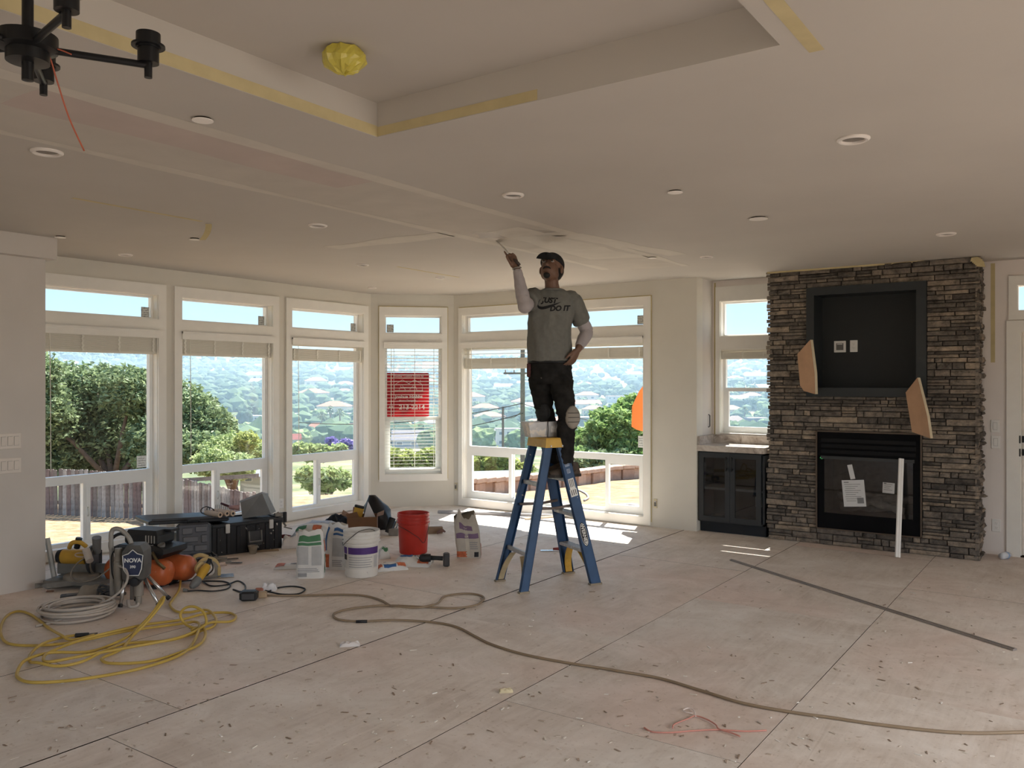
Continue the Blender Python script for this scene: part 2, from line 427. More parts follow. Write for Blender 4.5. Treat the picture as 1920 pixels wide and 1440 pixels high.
# ------------------------------------------------------------------ windows
LATCH = M('latch_grey', (.72,.74,.72), .4)
STICK = M('sticker_grey', (.42,.43,.42), .7, var=.5, scale=60)
STICKW = M('sticker_pale', (.80,.82,.80), .7, var=.2, scale=80)
def wframe(fr, root, u0, u1, z0, z1, n0=-.125, n1=-.075, w=.045, name='frame'):
    mb = MB()
    fr.box(mb, u0, u0+w, n0, n1, z0, z1); fr.box(mb, u1-w, u1, n0, n1, z0, z1)
    fr.box(mb, u0+w, u1-w, n0, n1, z0, z0+w); fr.box(mb, u0+w, u1-w, n0, n1, z1-w, z1)
    return part(name, mb, VINYL, root)
def pane(fr, root, u0, u1, z0, z1, n=-.10):
    return part('pane', fr.box(MB(), u0, u1, n-.003, n+.003, z0, z1), GLASS, root)
def casing(fr, root, u0, u1, zs, wL=.085, wR=.085, wT=.105, bottom=True, wB=.085):
    """boards around the whole unit and between transom and main light"""
    z0, zt0, zt1, zm = zs         # main bottom, transom bottom, transom top, main top
    top = zt1+wT; bot = max(.012, z0-wB)
    for a, b, c, d in ((u0-wL, u0, bot, top), (u1, u1+wR, bot, top), (u0, u1, zt1, top), (u0, u1, zm, zt0)):
        part('casing_board', fr.box(MB(), a, b, 0, .02, c, d), TRIM, root)
    if bottom: part('casing_board', fr.box(MB(), u0, u1, 0, .02, bot, z0), TRIM, root)
def reveal(fr, root, u0, u1, z0, z1):
    mb = MB(); t = .006
    fr.box(mb, u0, u0+t, -.075, .0, z0, z1); fr.box(mb, u1-t, u1, -.075, .0, z0, z1)
    fr.box(mb, u0+t, u1-t, -.075, .0, z1-t, z1)
    fr.box(mb, u0+t, u1-t, -.075, .014, z0, z0+t)
    return part('reveal', mb, TRIM, root)
def sticker(fr, root, u, z, w, h, mat, lines=True):
    s = part('sticker', fr.box(MB(), u, u+w, -.0965, -.0958, z, z+h), mat, root)
    mb = MB()
    for k in range(4): fr.box(mb, u+w*.12, u+w*(.9-.15*(k % 2)), -.0957, -.0953, z+h*(.15+.2*k), z+h*(.21+.2*k))
    part('print', mb, STICKW if mat is STICK else STICK, s)
def side_window(n, fr, u0, u1, mull=.42, stick=None, label=''):
    root = struct_root('window_%d' % n, fr.p((u0+u1)/2, 0, MNZ[0]), label)
    casing(fr, root, u0, u1, (MNZ[0], TRZ[0], TRZ[1], MNZ[1]))
    reveal(fr, root, u0, u1, *TRZ); reveal(fr, root, u0, u1, *MNZ)
    wframe(fr, root, u0, u1, *TRZ, w=.022); pane(fr, root, u0+.02, u1-.02, TRZ[0]+.02, TRZ[1]-.02)
    wframe(fr, root, u0, u1, *MNZ, w=.04)
    part('rail', fr.box(MB(), u0+.04, u1-.04, -.125, -.068, .665, .745), VINYL, root)
    pane(fr, root, u0+.04, u1-.04, .745, MNZ[1]-.04)
    um = u0+.04+(u1-u0-.08)*mull
    pane(fr, root, u0+.04, um, .14, .665, n=-.11)
    sash = wframe(fr, root, um-.02, u1-.04, .14, .665, n0=-.105, n1=-.07, w=.042, name='sliding_sash')
    pane(fr, sash, um+.02, u1-.08, .18, .625, n=-.088)
    part('mullion', fr.box(MB(), um-.045, um-.02, -.125, -.075, .14, .665), VINYL, root)
    part('latch', MB().tube([fr.p(um-.002, -.07, .36), fr.p(um-.002, -.055, .37), fr.p(um-.002, -.05, .40), fr.p(um-.002, -.055, .43), fr.p(um-.002, -.07, .44)], .007, 6), LATCH, root, True)
    sticker(fr, root, u1-.115, TRZ[0]+.022, .085, .10, STICK)
    if stick: sticker(fr, root, u1-.16, .76, .10, .115, STICKW)
    return root
side_window(1, FL, *W1, mull=.42, stick=True, label='tall white window onto the oak and plank fence')
side_window(2, FL, *W2, label='tall white window onto the oak and the neighbour roof')
side_window(3, FL, *W3, label='tall white window onto the palms and town')
# narrow angled window with two sashes
w4 = struct_root('window_4', FA.p(.54, 0, .41), 'narrow angled window behind a lowered blind')
casing(FA, w4, *AW, (.41, TRZ[0], TRZ[1], 2.06), wL=.068, wR=.072)
reveal(FA, w4, *AW, *TRZ); reveal(FA, w4, *AW, .41, 2.06)
wframe(FA, w4, *AW, *TRZ, w=.022); pane(FA, w4, AW[0]+.02, AW[1]-.02, TRZ[0]+.02, TRZ[1]-.02)
wframe(FA, w4, *AW, .41, 2.06, w=.035)
pane(FA, w4, AW[0]+.035, AW[1]-.035, 1.12, 2.03, n=-.115)
s_ = wframe(FA, w4, AW[0]+.03, AW[1]-.03, .44, 1.15, n0=-.105, n1=-.07, w=.045, name='lower_sash'); pane(FA, s_, AW[0]+.07, AW[1]-.07, .48, 1.11, n=-.088)
sticker(FA, w4, AW[0]+.03, TRZ[0]+.025, .09, .10, STICK)
for u in (AW[0]-.072, AW[1]+.076): tape(w4, FA.p(u, .001, .35), FA.p(u, .001, 2.57), .012, FA.n)
tape(w4, FA.p(AW[0]-.07, .001, 2.566), FA.p(AW[1]+.07, .001, 2.566), .012, FA.n)
# wide picture window
w5 = struct_root('window_5', FB.p(-5.4, 0, .1), 'wide picture window with two sliding lights below')
casing(FB, w5, *BW, (MNZ[0], TRZ[0], TRZ[1], 2.06), wL=.06, wR=.085, wT=.095)
reveal(FB, w5, *BW, *TRZ); reveal(FB, w5, *BW, MNZ[0], 2.06)
wframe(FB, w5, *BW, *TRZ, w=.03); pane(FB, w5, BW[0]+.03, BW[1]-.03, TRZ[0]+.03, TRZ[1]-.03)
wframe(FB, w5, *BW, MNZ[0], 2.06, w=.05)
part('rail', FB.box(MB(), BW[0]+.05, BW[1]-.05, -.13, -.068, .70, .775), VINYL, w5)
pane(FB, w5, BW[0]+.05, BW[1]-.05, .775, 2.01)
pane(FB, w5, -6.03, -4.62, .15, .70, n=-.112)
for a, b in ((BW[0]+.05, -5.985), (-4.665, BW[1]-.05)):
    s_ = wframe(FB, w5, a, b, .15, .70, n0=-.108, n1=-.07, w=.045, name='sliding_sash'); pane(FB, s_, a+.04, b-.04, .19, .66, n=-.088)
for u in (-5.99, -4.66): part('mullion', FB.box(MB(), u-.016, u+.016, -.13, -.112, .15, .70), VINYL, w5)
sticker(FB, w5, BW[1]-.12, .86, .075, .13, STICKW)
sticker(FB, w5, BW[1]-.13, TRZ[0]+.035, .085, .10, STICK)
tape(w5, FB.p(BW[1]+.09, .001, .05), FB.p(BW[1]+.09, .001, 2.56), .014, FB.n)
tape(w5, FB.p(BW[0]-.06, .001, 2.556), FB.p(BW[1]+.085, .001, 2.556), .012, FB.n)
# alcove window, sliding up
w6 = struct_root('window_6', FD.p(-3.06, 0, 1.03), 'alcove window above the stone counter')
casing(FD, w6, *CW, (1.03, 2.10, 2.49, 1.96), wL=.05, wR=.01, wT=.16, bottom=False)
reveal(FD, w6, *CW, 2.10, 2.49); reveal(FD, w6, *CW, 1.03, 1.96)
wframe(FD, w6, *CW, 2.10, 2.49, w=.022); pane(FD, w6, CW[0]+.02, CW[1]-.02, 2.12, 2.47)
wframe(FD, w6, *CW, 1.03, 1.96, w=.035); pane(FD, w6, CW[0]+.035, CW[1]-.035, 1.50, 1.93, n=-.115)
s_ = wframe(FD, w6, CW[0]+.03, CW[1]-.03, 1.065, 1.535, n0=-.105, n1=-.07, w=.04, name='lower_sash'); pane(FD, s_, CW[0]+.07, CW[1]-.07, 1.10, 1.50, n=-.088)
tape(w6, FD.p(CW[0]-.062, .001, 1.0), FD.p(CW[0]-.062, .001, 2.70), .02, FD.n)
# transom over the door
w7 = struct_root('window_7', FD.p(-.12, 0, 2.249), 'small transom window above the front door')
for a, b, c, d in ((-.603-.07, -.603, 2.169, 2.57), (.36, .43, 2.169, 2.57), (-.603, .36, 2.483, 2.57), (-.603, .36, 2.169, 2.249)):
    part('casing_board', FD.box(MB(), a, b, 0, .022, c, d), TRIM, w7)
reveal(FD, w7, -.603, .36, 2.249, 2.483); pane(FD, w7, -.60, .357, 2.252, 2.48)
# front door
BLACKM = M('black_hardware', (.012,.012,.013), .45)
d1 = struct_root('door_1', FD.p(-.12, 0, 0), 'white front door with black hardware')
for a, b, c, d in ((-.69, -.58, 0, 2.16), (.355, .465, 0, 2.16), (-.58, .355, 2.064, 2.16)):
    part('casing_board', FD.box(MB(), a, b, 0, .022, c, d), TRIM, d1)
dm = MB(); FD.box(dm, -.570, .346, -.075, -.035, .014, 2.052)
leaf = part('door_leaf', dm, M('door_paint', (.76,.70,.64), .5), d1)
for a, b, c, d in ((-.47, -.16, .2, .95), (-.06, .25, .2, .95), (-.47, -.16, 1.1, 1.93), (-.06, .25, 1.1, 1.93)):
    part('door_panel', FD.box(MB(), a, b, -.036, -.028, c, d), M('door_paint'), leaf)
part('jamb', FD.box(FD.box(FD.box(MB(), -.584, -.572, -.12, .002, 0.013, 2.068), .348, .359, -.12, .002, 0.013, 2.068), -.572, .348, -.12, .002, 2.055, 2.068), TRIM, d1)
for z in (1.075, .955):
    hm = FD.box(MB(), -.575, -.50, -.036, -.016, z-.03, z+.03)
    hm.tube([FD.p(-.538, -.03, z), FD.p(-.538, .03, z), FD.p(-.53, .034, z)], .016, 8)
    part('lock' if z > 1 else 'handle', hm, BLACKM, leaf)
    part('strike', FD.box(MB(), -.590, -.578, .018, .024, z-.035, z+.035), BLACKM, d1)
part('knob', MB().tube([FD.p(-.51, -.036, .78), FD.p(-.51, -.015, .78)], .012, 8), BLACKM, leaf)
part('threshold', FD.box(MB(), -.583, .358, -.13, .01, 0, .012), M('gap_dark'), d1)

# ------------------------------------------------------------------ blinds
SLAT = M('blind_slat', (.78,.75,.66), .55, var=.03)
SLATW = M('blind_white', (.86,.86,.82), .5, var=.02)
CORD = M('blind_cord', (.80,.78,.70), .7)
def blind(fr, u0, u1, stack_top, stack_bot, label, loose=(), nst=9, val=True, valz=(2.03, 2.108), mat=SLAT, cordx=.10, wand=True):
    L = u1-u0
    root = thing('window_blind', label, 'blind', fr.p((u0+u1)/2, 0, stack_bot))
    if val:
        mb = MB(); fr.box(mb, u0-.008, u1+.008, .022, .040, valz[0], valz[1]); fr.box(mb, u0-.008, u1+.008, .022, .047, valz[1]-.02, valz[1])
        part('valance', mb, TRIM, root)
    nst = max(4, round((stack_top-stack_bot-.022)/.0088)); pitch = (stack_top-stack_bot-.022)/nst
    base = fr.box(MB(), u0+.010, u1-.010, -.062, -.010, 0, .0072).mesh('slat')
    def slat(z):
        o = link('slat', base, mat, root); o.location = (0, 0, z); o.parent = root; o.matrix_parent_inverse = wm(root).inverted()
    for k in range(nst): slat(stack_bot+.021+pitch*k)
    for z in loose: slat(z)
    part('bottom_rail', fr.box(MB(), u0+.010, u1-.010, -.064, -.008, stack_bot, stack_bot+.020), mat, root)
    part('head_rail', fr.box(MB(), u0+.008, u1-.008, -.062, -.012, 2.035 if val else stack_top+.005, 2.054 if val else stack_top+.03), mat, root)
    nt_ = 4 if L < 1.3 else 5
    for k in range(nt_):
        u = u0+L*(.04+.92*k/(nt_-1)) if nt_ > 1 else u0+L/2
        rr = []
        for i in range(9):
            z = stack_bot+(stack_top-stack_bot)*i/8; rr.append(fr.p(u+(.008 if i % 2 else -.004), -.003, z))
        mb = MB()
        for i in range(8):
            a, b = rr[i], rr[i+1]; h = fr.d*.010
            mb.add([a-h, a+h, b+h, b-h, a-h+fr.n*.002, a+h+fr.n*.002, b+h+fr.n*.002, b-h+fr.n*.002], [(0,1,2,3),(4,5,6,7),(0,1,5,4),(2,3,7,6),(0,3,7,4),(1,2,6,5)])
        part('ladder_tape', mb, CORD, root)
    if wand:
        u = u0+cordx; part('wand', MB().tube([fr.p(u, .004, 2.03), fr.p(u+.006, .004, 1.5), fr.p(u+.01, .004, .80)], .0035, 5), CORD, root)
    return root
blind(FL, *W1, 2.035, 1.872, 'raised cream slat blind on the tall window beside the wall end')
blind(FL, *W2, 2.035, 1.868, 'raised cream slat blind on the middle of the three tall windows')
blind(FL, *W3, 1.99, 1.845, 'raised cream slat blind on the tall window next to the angled window')
blind(FB, BW[0]+.01, -5.44, 1.90, 1.765, 'raised blind with two loose slats on the wide window, next to the angled window', loose=(1.95, 1.995), nst=7, cordx=.13)
blind(FB, -5.42, BW[1]-.01, 1.995, 1.862, 'raised slat blind on the wide window above the retaining wall view', nst=8, cordx=2.0, wand=False)
blind(FD, CW[0], CW[1], 1.93, 1.85, 'short raised blind on the alcove window above the stone counter', nst=6, val=False, wand=False)
# lowered blind
root = thing('window_blind', 'fully lowered white slat blind on the narrow angled window', 'blind', FA.p(.54, 0, .45))
mb = MB(); FA.box(mb, AW[0]-.008, AW[1]+.008, .022, .040, 2.03, 2.108); FA.box(mb, AW[0]-.008, AW[1]+.008, .022, .047, 2.085, 2.108); part('valance', mb, TRIM, root)
base = MB().hexa([FA.p(AW[0]+.012, -.060, -.004), FA.p(AW[1]-.012, -.060, -.004), FA.p(AW[1]-.012, -.010, .002), FA.p(AW[0]+.012, -.010, .002), FA.p(AW[0]+.012, -.060, -.001), FA.p(AW[1]-.012, -.060, -.001), FA.p(AW[1]-.012, -.010, .005), FA.p(AW[0]+.012, -.010, .005)]).mesh('slat')
z = .50
while z < 2.02:
    o = link('slat', base, SLATW, root); o.location = (0, 0, z); z += .0425
part('bottom_rail', FA.box(MB(), AW[0]+.012, AW[1]-.012, -.062, -.008, .452, .475), SLATW, root)
part('head_rail', FA.box(MB(), AW[0]+.01, AW[1]-.01, -.062, -.012, 2.028, 2.054), SLATW, root)
for u in (AW[0]+.12, (AW[0]+AW[1])/2+.02, AW[1]-.10):
    mb = MB(); FA.box(mb, u-.0018, u+.0018, -.008, -.006, .47, 2.03); FA.box(mb, u-.0018, u+.0018, -.063, -.061, .47, 2.03); part('ladder_cord', mb, CORD, root)
part('wand', MB().tube([FA.p(AW[0]+.085, .004, 2.03), FA.p(AW[0]+.085, .004, 1.1)], .004, 5), CORD, root)
# ------------------------------------------------------------------ stone fireplace
def stone_mat():
    m, nt, b, out = new_mat('ledger_stone')
    oi = nd(nt, 'ShaderNodeObjectInfo'); g = nd(nt, 'ShaderNodeNewGeometry')
    ad = nd(nt, 'ShaderNodeMath', operation='ADD'); nt.links.new(oi.outputs['Random'], ad.inputs[0]); nt.links.new(g.outputs['Random Per Island'], ad.inputs[1])
    fr = nd(nt, 'ShaderNodeMath', operation='FRACT'); nt.links.new(ad.outputs[0], fr.inputs[0])
    base = ramp(nt, fr.outputs[0], [(0, (.125,.108,.094)), (.35, (.205,.178,.153)), (.7, (.285,.242,.20)), (1, (.39,.32,.25))])
    n1 = ramp(nt, noise_f(nt, 14, 6, .7), [(.28, (.28,.28,.29)), (.5, (.85,.85,.85)), (.72, (1.35,1.3,1.22))])
    base = mix(nt, 1.0, base, n1, 'MULTIPLY')
    nt.links.new(base, b.inputs['Base Color']); b.inputs['Roughness'].default_value = .85; b.inputs['Specular IOR Level'].default_value = .2
    bump(nt, b, noise_f(nt, 45, 6, .7), .7, .02); return m
STONE = stone_mat()
GROUT = M('stone_backing', (.045,.038,.034), .95)
FX0_, FX1_, FYF = -2.77, -.865, 8.555
NI = (-2.372, -1.293, 1.458, 2.530); FBX = (-2.282, -1.332, .158, 1.122)
fp = thing('stone_fireplace', 'grey-brown ledger stone chimney breast with a screen niche above the firebox', 'fireplace', ((FX0_+FX1_)/2, 8.75, 0))
core = MB(); FF = Frame((0, FYF), (1, 0))
def cells(mb, holes, x0, x1, z0, z1, ya, yb):
    us = sorted({x0, x1, *[h[0] for h in holes], *[h[1] for h in holes]})
    for a, b in zip(us, us[1:]):
        m = (a+b)/2; z = z0
        for h in sorted([h for h in holes if h[0] < m < h[1]], key=lambda h: h[2]):
            if h[2] > z: mb.box2((a, ya, z), (b, yb, h[2]))
            z = h[3]
        if z < z1: mb.box2((a, ya, z), (b, yb, z1))
cells(core, [NI, FBX], FX0_+.02, FX1_-.03, 0, CEIL, FYF, YD)
part('chimney_core', core, GROUT, fp)
rs = random.Random(11)
def stone_geo(mb, o, du, dn, L, h, dep, rnd):
    """one split-face stone: du along the course, dn out of the wall"""
    nx = 3; pts = []; g = .0028
    o = o+du*g+UP*g; L -= 2*g; h -= 2*g
    tl, tr = rnd.uniform(-.2,.2)*h, rnd.uniform(-.2,.2)*h
    back = [o-dn*.004, o+du*L-dn*.004, o+du*L+UP*h-dn*.004, o+UP*h-dn*.004]
    fr = []
    for j in range(3):
        for i in range(nx+1):
            e = (i in (0, nx)) or (j in (0, 2))
            d = dep*(rnd.uniform(.62,.9) if e else rnd.uniform(.85, 1.25))
            q = o+du*(L*i/nx + (rnd.uniform(-.25,.25)*L/nx if 0 < i < nx else (rnd.uniform(0,.006)*(1 if i == 0 else -1))))
            q = q+UP*(h*j/2+(rnd.uniform(-.18,.18)*h if j == 1 else rnd.uniform(0,.08)*h*(1 if j == 0 else -1)))+dn*d
            fr.append(q)
    k = len(back); vs = back+fr; fs = []
    I = lambda i, j: k+j*(nx+1)+i
    for j in range(2):
        for i in range(nx): fs.append((I(i,j), I(i+1,j), I(i+1,j+1), I(i,j+1)))
    fs.append(tuple([0]+[1]+[I(i,0) for i in range(nx, -1, -1)])); fs.append(tuple([2, 3]+[I(i,2) for i in range(nx+1)]))
    fs.append((0, I(0,0), I(0,1), I(0,2), 3)); fs.append((1, 2, I(nx,2), I(nx,1), I(nx,0)))
    mb.add(vs, fs)
stones = []
def courses(z0, z1):
    out = []; z = z0
    while z < z1-1e-4:
        h = rs.choice((.026, .032, .038, .044, .05, .056, .064))
        if z1-z-h < .026: h = z1-z
        out.append((z, h)); z += h
    return out
bands = [0, FBX[2], FBX[3], NI[2], NI[3], CEIL]
for za, zb in zip(bands, bands[1:]):
    for z, h in courses(za, zb):
        zm = z+h/2; xa = FX0_+rs.uniform(-.022, .012); xb = FX1_+rs.uniform(-.008, .008)
        iv = [(xa, xb)]
        for hol in (NI, FBX):
            if hol[2] < zm < hol[3]: iv = [(xa, hol[0]+.001), (hol[1]-.001, xb)]
        for a, b in iv:
            x = a
            while x < b-1e-4:
                L = rs.choice((.07, .10, .14, .17, .21, .26, .34))*rs.uniform(.85, 1.15)
                if b-x-L < .06: L = b-x
                if h > .05 and rs.random() < .3 and L > .12:     # split into two thin stones
                    hh = h*rs.uniform(.4,.6)
                    stones.append((x, z, L, hh, rs.uniform(.014,.040), 0)); stones.append((x, z+hh, L, h-hh, rs.uniform(.014,.040), 0))
                else: stones.append((x, z, L, h, rs.uniform(.012, .046), 0))
                x += L
# right return, towards the door
for z, h in courses(0, CEIL):
    y = FYF-.035+rs.uniform(-.004,.012)
    while y < YD-.01:
        L = min(rs.uniform(.12, .22), YD-.005-y)
        if YD-.005-y-L < .06: L = YD-.005-y
        stones.append((y, z, L, h, rs.uniform(.004, .048), 1)); y += L
stones.sort(key=lambda s: -(s[2]*s[3])*(0.3 if s[5] else 1))
rest = MB()
for i, (u, z, L, h, dep, side) in enumerate(stones):
    mb = MB() if i < 300 else rest
    if side: stone_geo(mb, Vector((FX1_-.03, u, z)), Vector((0,1,0)), Vector((1,0,0)), L, h, dep, rs)
    else: stone_geo(mb, Vector((u, FYF, z)), Vector((1,0,0)), Vector((0,-1,0)), L, h, dep, rs)
    if i < 300: part('stone', mb, STONE, fp)
o = part('small_stones', rest, STONE, fp); o['kind'] = 'stuff'
# screen niche: charcoal frame boards and lining
CHAR = M('charcoal_paint', (.026,.030,.033), .5, var=.06)
CHARB = M('charcoal_paint_back', (.020,.022,.023), .6, var=.06)
nf = (NI[0]+.075, NI[1]-.085, NI[2]+.085, NI[3]-.078)
fp_n = part('niche_back', MB().box2((NI[0], 8.80, NI[2]), (NI[1], 8.82, NI[3])), CHARB, fp)
for a, b, c, d in ((NI[0], nf[0], NI[2], NI[3]), (nf[1], NI[1], NI[2], NI[3]), (nf[0], nf[1], NI[2], nf[2]), (nf[0], nf[1], nf[3], NI[3])):
    part('niche_frame_board', MB().box2((a, 8.497, c), (b, 8.80, d)), CHAR, fp)
PLATE = M('plate_white', (.80,.78,.75), .4, var=.02)
PSLOT = M('plate_slot', (.30,.29,.28), .5)
def wallplate(fr, u, n, z, kind, label, w=.072, h=.118, gangs=1, cat='outlet', group=None, mat=None):
    W_ = w+(gangs-1)*.046
    r = thing('switch_plate' if kind in ('switch', 'toggle') else ('outlet_plate' if kind == 'outlet' else 'wall_plate'), label, cat, fr.p(u, n, z-h/2), group=group)
    part('cover', MB().bbox((0,0,0), (W_, h, .007), .003).move(fr.M(u, n+.0036, z)), mat or PLATE, r)
    for g in range(gangs):
        ug = u+(g-(gangs-1)/2)*.046
        if kind == 'switch':
            part('bezel', MB().box((0,0,0), (.035, .070, .002)).move(fr.M(ug, n+.0078, z)), PSLOT, r)
            mb = MB(); Mm = fr.M(ug, n+.008, z)
            mb.hexa([Mm @ Vector(q) for q in ((-.0160,-.033,0),(.0160,-.033,0),(.0160,.033,0),(-.0160,.033,0),(-.0160,-.033,.002),(.0160,-.033,.002),(.0160,.033,.006),(-.0160,.033,.006))])
            part('rocker', mb, mat or PLATE, r)
        elif kind == 'outlet':
            for dz in (-.02, .02):
                f = part('receptacle', MB().bbox((0,0,0), (.033, .028, .003), .002).move(fr.M(ug, n+.0080, z+dz)), mat or PLATE, r)
                mb = MB()
                for du in (-.006, .006): mb.box((0,0,0), (.0022, .009, .001)).v[-8:] ; 
                mb = MB()
                for du in (-.0065, .0065):
                    t = MB().box((du, .003, 0), (.0024, .009, .0012)); mb.add(t.v, t.f)
                t = MB().box((0, -.008, 0), (.004, .004, .0012)); mb.add(t.v, t.f)
                part('slots', mb.move(fr.M(ug, n+.0098, z+dz)), PSLOT, f)
        elif kind == 'bracket':
            part('opening', MB().box((0,0,0), (W_*.6, h*.6, .003)).move(fr.M(ug, n+.0085, z)), M('plate_opening', (.16,.15,.14), .8), r)
            part('lip', MB().box((0, h*.22, 0), (W_*.45, .008, .006)).move(fr.M(ug, n+.0100, z)), PLATE, r)
    return r
FN = Frame((0, 8.80), (1, 0))
p_ = aty(1575, 650, 8.8); wallplate(FN, p_.x, 0, p_.z, 'bracket', 'white square cable plate with a dark opening in the screen niche', w=.115, h=.115, cat='wall plate')
p_ = aty(1601, 649, 8.8); wallplate(FN, p_.x, 0, p_.z, 'outlet', 'white duplex outlet beside the cable plate in the screen niche')
# other plates
FST = Frame((-6.75, 0), (0, 1))
for (px, py, lab) in ((18, 827, 'upper white three-gang switch plate on the wall end left of the windows'), (18, 873, 'lower white three-gang switch plate on the wall end left of the windows')):
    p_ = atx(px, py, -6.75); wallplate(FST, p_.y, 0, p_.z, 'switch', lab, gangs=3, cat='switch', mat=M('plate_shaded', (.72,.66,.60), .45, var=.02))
for (px, py, k, lab, c) in ((1866, 799, 'switch', 'upper white rocker switch plate between fireplace and front door', 'switch'), (1867, 829, 'switch', 'lower white rocker switch plate between fireplace and front door', 'switch'), (1868, 985, 'outlet', 'white outlet near the floor between fireplace and front door', 'outlet')):
    p_ = aty(px, py, YD); wallplate(FD, p_.x, 0, p_.z, k, lab, cat=c, mat=PLATE)
YPL = M('plate_ivory', (.62,.55,.38), .5)
p_ = aty(855, 912, YB); wallplate(FB, p_.x, 0, p_.z, 'bracket', 'ivory outlet box in the corner beside the angled window', w=.045, h=.10, cat='outlet', mat=YPL)
p_ = aty(1229, 944, YB); wallplate(FB, p_.x, 0, p_.z, 'bracket', 'open ivory outlet box right of the wide picture window', w=.045, h=.10, cat='outlet', mat=YPL)
p_ = atx(527, 944, XL); wallplate(FL, p_.y, .0, p_.z, 'outlet', 'white outlet low on the wall left of the window with palms', w=.07, h=.11)
FRT = Frame((-3.52, 0), (0, -1))   # alcove return faces +x
p_ = atx(1328, 789, -3.52)
mb = MB().tube([Vector((-3.518, p_.y, p_.z-.07)), Vector((-3.502, p_.y, p_.z-.06)), Vector((-3.502, p_.y, p_.z+.06)), Vector((-3.518, p_.y, p_.z+.07))], .006, 6)
solo('bent_wire', mb, M('dark_metal', (.05,.05,.05), .4, .6), 'dark bent wire sticking out of the alcove side wall', 'wire')

# ------------------------------------------------------------------ firebox insert
BLK = M('firebox_black', (.004,.004,.005), .75, var=.2, spec=.12)
BLKG = M('firebox_gloss', (.006,.006,.007), .6, var=.1, spec=.2)
ins = thing('fireplace_insert', 'black gas fireplace insert with glass front holding papers', 'fireplace', (-1.807, 8.56, FBX[2]))
a, b, c, d = FBX
mb = MB(); t = .075
cells(mb, [(a+t, b-t, c+.16, d-.26)], a+.002, b-.002, c+.002, d-.002, 8.515, 8.54)
part('surround', mb, BLK, ins)
part('trim_angle', MB().box2((a-.001, 8.505, c), (a+.012, 8.525, d)).box2((b-.012, 8.505, c), (b+.001, 8.525, d)).box2((a, 8.505, d-.012), (b, 8.525, d+.001)).box2((a, 8.505, c-.001), (b, 8.525, c+.010)), M('bronze_trim', (.10,.07,.05), .5), ins)
for k in range(3): part('louver', MB().box2((a+.05, 8.506, d-.22+.055*k), (b-.05, 8.514, d-.185+.055*k)), BLKG, ins)
part('hood_bar', MB().box2((a+.05, 8.488, d-.275), (b-.06, 8.514, d-.245)), M('hood_grey', (.035,.037,.038), .45), ins)
mb = MB().box2((a+t, 8.85, c+.1), (b-t, 8.87, d-.2)).box2((a+t-.02, 8.54, c+.1), (a+t, 8.87, d-.2)).box2((b-t, 8.54, c+.1), (b-t+.02, 8.87, d-.2)).box2((a+t, 8.54, c+.10), (b-t, 8.87, c+.16)).box2((a+t, 8.54, d-.25), (b-t, 8.87, d-.2))
part('firebox_shell', mb, M('firebrick', (.06,.058,.055), .9, var=.4, scale=20), ins)
part('glass_front', MB().box2((a+t, 8.522, c+.16), (b-t, 8.528, d-.26)), mat_glass('firebox_glass', (.80,.80,.80), .05), ins)
LOGM = M('ceramic_log', (.20,.18,.16), .9, var=.5, scale=14)
for k, (x0, x1, yy, z0, z1, r) in enumerate(((-2.1,-1.55,8.72,.36,.40,.05), (-2.05,-1.7,8.64,.37,.47,.04), (-1.85,-1.5,8.65,.45,.37,.04), (-2.15,-1.45,8.78,.46,.47,.045))):
    pts = [Vector((x0+(x1-x0)*i/6, yy+.012*math.sin(i*1.7+k), z0+(z1-z0)*i/6)) for i in range(7)]
    part('ceramic_log', MB().tube(pts, [r*(.9+.2*math.sin(i*2.3+k)) for i in range(7)], 8), LOGM, ins, True)
PAPER = M('paper_grey', (.62,.62,.62), .8, var=.04); INK = M('print_grey', (.22,.22,.22), .8)
def sheet(name, x, z, w, h, rot, y, label, cat, lines=8, block=None, big=False):
    Mm = Mx((x, y, z), x=(math.cos(rot), 0, math.sin(rot)), y=(-math.sin(rot), 0, math.cos(rot)))
    r = thing(name, label, cat, (x, y, z-h/2)); part('sheet', MB().box((0,0,0), (w, h, .0012)).move(Mm), PAPER, r)
    mb = MB()
    for k in range(lines):
        t = MB().box((-w*.04-w*.05*(k % 3), h*(.34-.7*k/lines), .0012), (w*(.72-.14*(k % 3)), .0045, .0006)); mb.add(t.v, t.f)
    t = MB().box((-w*.3, h*.42, .0012), (w*.22, .010, .0006)); mb.add(t.v, t.f)
    if block: t = MB().box((block[0], block[1], .0015), (block[2], block[3], .0006)); mb.add(t.v, t.f)
    part('print', mb.move(Mm), INK, r); return r
q = aty(1601, 925, 8.518)
sheet('instruction_sheet', q.x, q.z, .205, .255, .09, 8.5195, 'grey printed instruction sheet taped to the firebox glass', 'paper', 9, (.055, -.07, .06, .055))
q = aty(1666, 915, 8.518)
sheet('warning_label', q.x, q.z, .105, .10, -.04, 8.5195, 'small square warning label on the firebox glass', 'label', 4)
q = aty(1598, 885, 8.518)
solo('paper_strip', MB().box((0,0,0), (.045, .14, .0015)).move(Mx((q.x-.01, 8.5215, q.z), x=(.97,0,.22), y=(-.22,0,.97))), PAPER, 'pale paper strip hanging above the instruction sheet', 'paper')
m_, nt_, b_, o_ = new_mat('green_led'); b_.inputs['Emission Color'].default_value = (.1,1,.25,1); b_.inputs['Emission Strength'].default_value = 1.2; b_.inputs['Base Color'].default_value = (.05,.4,.1,1)
q = aty(1541, 858, 8.512)
part('indicator_light', MB().tube([Vector((q.x+.013*math.cos(k*math.pi/6), 8.511, q.z+.010*math.sin(k*math.pi/6))) for k in range(12)], .003, 5, closed=True), m_, ins, True)

